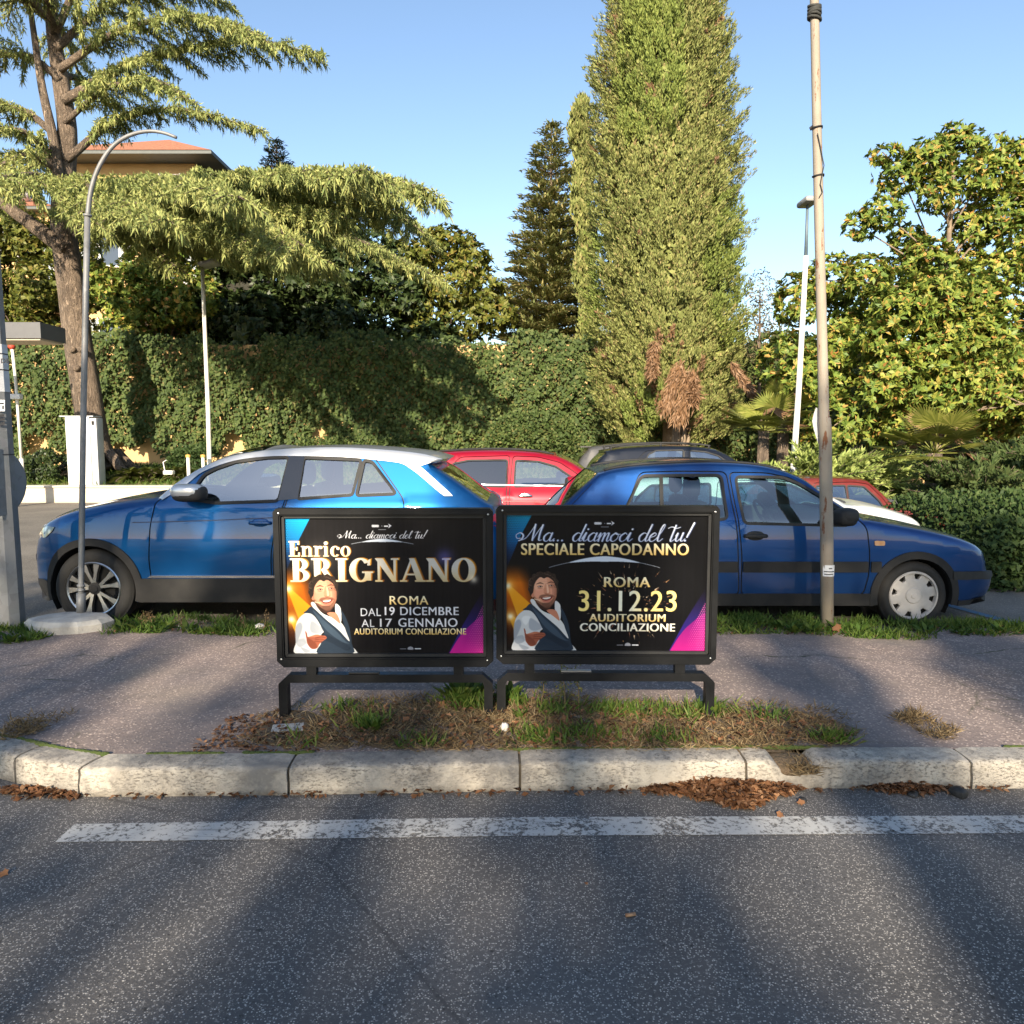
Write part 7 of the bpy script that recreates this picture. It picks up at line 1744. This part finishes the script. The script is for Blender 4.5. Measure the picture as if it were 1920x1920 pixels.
# thin yellowing stalks
def stalk(u, v, h, label, mat=LF_MAGY, grp='thin seed stalks'):
    c = at_z(u, v, PZ); c.z = gzf(c.x, c.y); root = thing('seed_stalk', label, 'weed', tuple(c), grp); mb = MB(c); lv = Leaves(c); tp = c + Vector((RNG.uniform(-.05, .05), RNG.uniform(-.03, .03), h)); mb.tube([c, c.lerp(tp, .5) + Vector((.01, 0, 0)), tp], [.0035, .003, .0015], 5); mb.build('stem', LF_DRY, root)
    m = 60; t_ = RNG.uniform(.35, 1, (m, 1)); lv.add(np.array(c) * (1 - t_) + np.array(tp) * t_ + RNG.normal(0, .018, (m, 3)), rdir(m) + np.array([0, 0, .5]), rdir(m), .022, .008); lv.build('seed_head', mat, root)
for u, v, h in ((1060, 1340, .30), (1045, 1336, .22), (1012, 1330, .20), (1085, 1334, .24)): stalk(u, v, h, 'thin yellow green stalk rising before the right poster stand rail')
for u, v, h in ((286, 1180, .14), (275, 1178, .10), (340, 1180, .12), (458, 1176, .12), (492, 1176, .15)): stalk(u, v, h, 'pale dry stalk beside the crossover between its wheels', LF_DRY, 'pale stalks beside the crossover')
# leaf litter
def litter(name, pts, L, curl=.3):
    pts = np.asarray(pts, float); m = len(pts); lv = Leaves((0, 0, 0)); N = nrm(np.stack([RNG.normal(0, curl, m), RNG.normal(0, curl, m), np.ones(m)], 1)); D = nrm(np.cross(N, rdir(m))); lv.add(pts + np.array([0, 0, .006]), D, N, L * RNG.uniform(.5, 1.3, m), L * RNG.uniform(.25, .7, m), 0, fold=.22); return tag(lv.build(name, LF_LITTER), kind='stuff')
def pile(poly, n, hgt):
    P = np.array([list(at_z(u, v, .003))[:2] for u, v in poly]); a, b = P.min(0), P.max(0); q = RNG.uniform(a, b, (n * 4, 2)); q = q[inside(q, P)][:n]; d, _ = polydist(q, P); return np.stack([q[:, 0], q[:, 1], RNG.uniform(0, 1, len(q)) * np.minimum(hgt, d * .5) + .002], 1)
litter('leaf_litter', np.concatenate([pile([(1200, 1480), (1260, 1470), (1330, 1462), (1420, 1470), (1500, 1480), (1440, 1500), (1400, 1518), (1340, 1506), (1270, 1490)], 3600, .05), pile([(1620, 1478), (1700, 1470), (1780, 1477), (1720, 1490)], 700, .02), pile([(0, 1480), (60, 1478), (170, 1492), (120, 1498), (20, 1496)], 260, .015), pile([(200, 1497), (200, 1493), (1900, 1476), (1900, 1484), (1000, 1490)], 260, .008)]), .038)
litter('leaf_litter', np.concatenate([region(core, 900, lambda x, y: nz(x, y) + .018), region([(1330, 1188), (1330, 1165), (1990, 1176), (1990, 1194)], 260, lambda x, y: gzf(x, y) + .01), region([(190, 1192), (225, 1165), (515, 1168), (515, 1188)], 120, lambda x, y: gzf(x, y) + .01), region([(360, 1410), (430, 1350), (560, 1330), (600, 1412)], 500, lambda x, y: gzf(x, y) + .006)]), .032)
def dead_leaf(u, v, z, L, label, stand=.3, name='fallen_leaf', grp=None):
    c = at_z(u, v, z); c.z = z; mb = MB(c); n = 11; vs = [c]; a0 = RNG.uniform(0, 6.28); tl = Matrix.Rotation(stand, 3, 'X') @ Matrix.Rotation(a0, 3, 'Z')
    for k in range(n): an = 2 * math.pi * k / n; r = L * (.62 if k % 2 else 1.0) * (1 + .25 * math.cos(an)); vs.append(c + tl @ Vector((r * math.cos(an), r * .8 * math.sin(an), .22 * L * math.sin(an * 2))))
    mb.add(vs, [(0, 1 + k, 1 + (k + 1) % n) for k in range(n)]); o = mb.build(name, LF_LITTER, smooth=True); return tag(o, label, 'leaf', grp)
for u, v, L, st in ((1030, 1372, .055, .9), (1060, 1350, .065, 1.1), (1000, 1360, .04, .5), (830, 1322, .06, .8), (800, 1335, .045, .5), (1120, 1356, .045, .5), (760, 1350, .04, .4), (880, 1390, .035, .3), (1390, 1356, .035, .5), (620, 1325, .035, .6)): dead_leaf(u, v, PZ + .035, L * .62, 'curled brown plane leaf caught in the dry grass', st, grp='curled leaves in the dry grass')
dead_leaf(1572, 1176, PZ + .03, .042, 'upright tan leaf leaning at the foot of the rusty beige pole', 1.3)
dead_leaf(1463, 1526, .012, .022, 'small tan leaf lying on the white road line', .5); dead_leaf(1265 - 165, 1656, .008, .008, 'tiny yellow leaf on the open asphalt', .4); dead_leaf(8, 1636, .01, .022, 'dark brown leaf on the asphalt at the left edge', .6); dead_leaf(1500, 1505, .01, .02, 'pale curled leaf just off the leaf pile', .6)
def pebble(u, v, z, r, label, mat, cat='stone', name='stone', e=.9):
    c = at_z(u, v, z); c.z = z + r[2] * .6; mb = MB(c); mb.ell(c, r, e, nu=10, nv=6, rot=Matrix.Rotation(RNG.uniform(0, 3), 3, 'Z')); 
    o = mb.build(name, mat, angle=30)
    for vx in o.data.vertices: vx.co *= 1 + RNG.uniform(-.16, .16)
    return tag(o, label, cat)
M_STONE = pbr('white_limestone', (.72, .70, .66), (.55, .53, .49), rough=.9, scale=20)
pebble(487, 1178, PZ - .01, (.036, .03, .024), 'largest white stone in the weeds nearest the left poster stand', M_STONE); pebble(430, 1186, PZ - .01, (.025, .02, .014), 'small white stone on the pavement edge between two larger stones', M_STONE); pebble(338, 1180, PZ - .01, (.022, .02, .02), 'white stone in the weeds closest to the concrete block', M_STONE)
pebble(946, 1367, PZ + .02, (.022, .02, .02), 'round grey stone in the dry grass between the two stands', M_STONE); pebble(528, 1346, PZ - .005, (.028, .022, .022), 'pinkish stone chip touching the outer leg of the left stand', pbr('pink_stone', (.5, .38, .3), rough=.9))
M_TAR = pbr('black_tar', (.012, .012, .012), (.03, .03, .03), rough=.6, scale=30)
pebble(1797, 1492, .0, (.036, .03, .024), 'black tar lump on the gutter, largest and furthest right', M_TAR, 'lump', 'tar_lump', .7); pebble(1713, 1491, .0, (.03, .022, .012), 'flat black tar lump beside the kerb litter', M_TAR, 'lump', 'tar_lump', .7); pebble(1506, 1502, .0, (.016, .014, .01), 'tiny black tar lump near the leaf pile', M_TAR, 'lump', 'tar_lump', .7)
c = at_z(1182, 1719, 0); c.z = .008; mb = MB(c); mb.tube([c + Vector((-.017, -.004, 0)), c + Vector((.017, .004, 0))], .006, 8); tag(mb.build('cigar_stub', pbr('brown_stub', (.22, .10, .05), (.4, .26, .15), rough=.8, scale=40), smooth=True), 'brown stub lying on the open asphalt', 'stub')
c = at_z(685, 1487, 0); c.z = .008; mb = MB(c); mb.tube([c + Vector((-.05, .006, 0)), c + Vector((.05, -.008, .002))], [.004, .005], 6); tag(mb.build('twig', LF_DRY), 'pale twig lying against the kerb foot', 'twig')
# paving slab bits round the left stand foot
c = at_z(540, 1366, PZ + .004); mb = MB(c); mb.rbox(c, (.16, .10, .02), .006, Matrix.Rotation(.2, 3, 'Z')); tag(mb.build('paving_chip', M_CONC), 'flat grey paving chip lying in front of the left stand leg', 'paving chip')
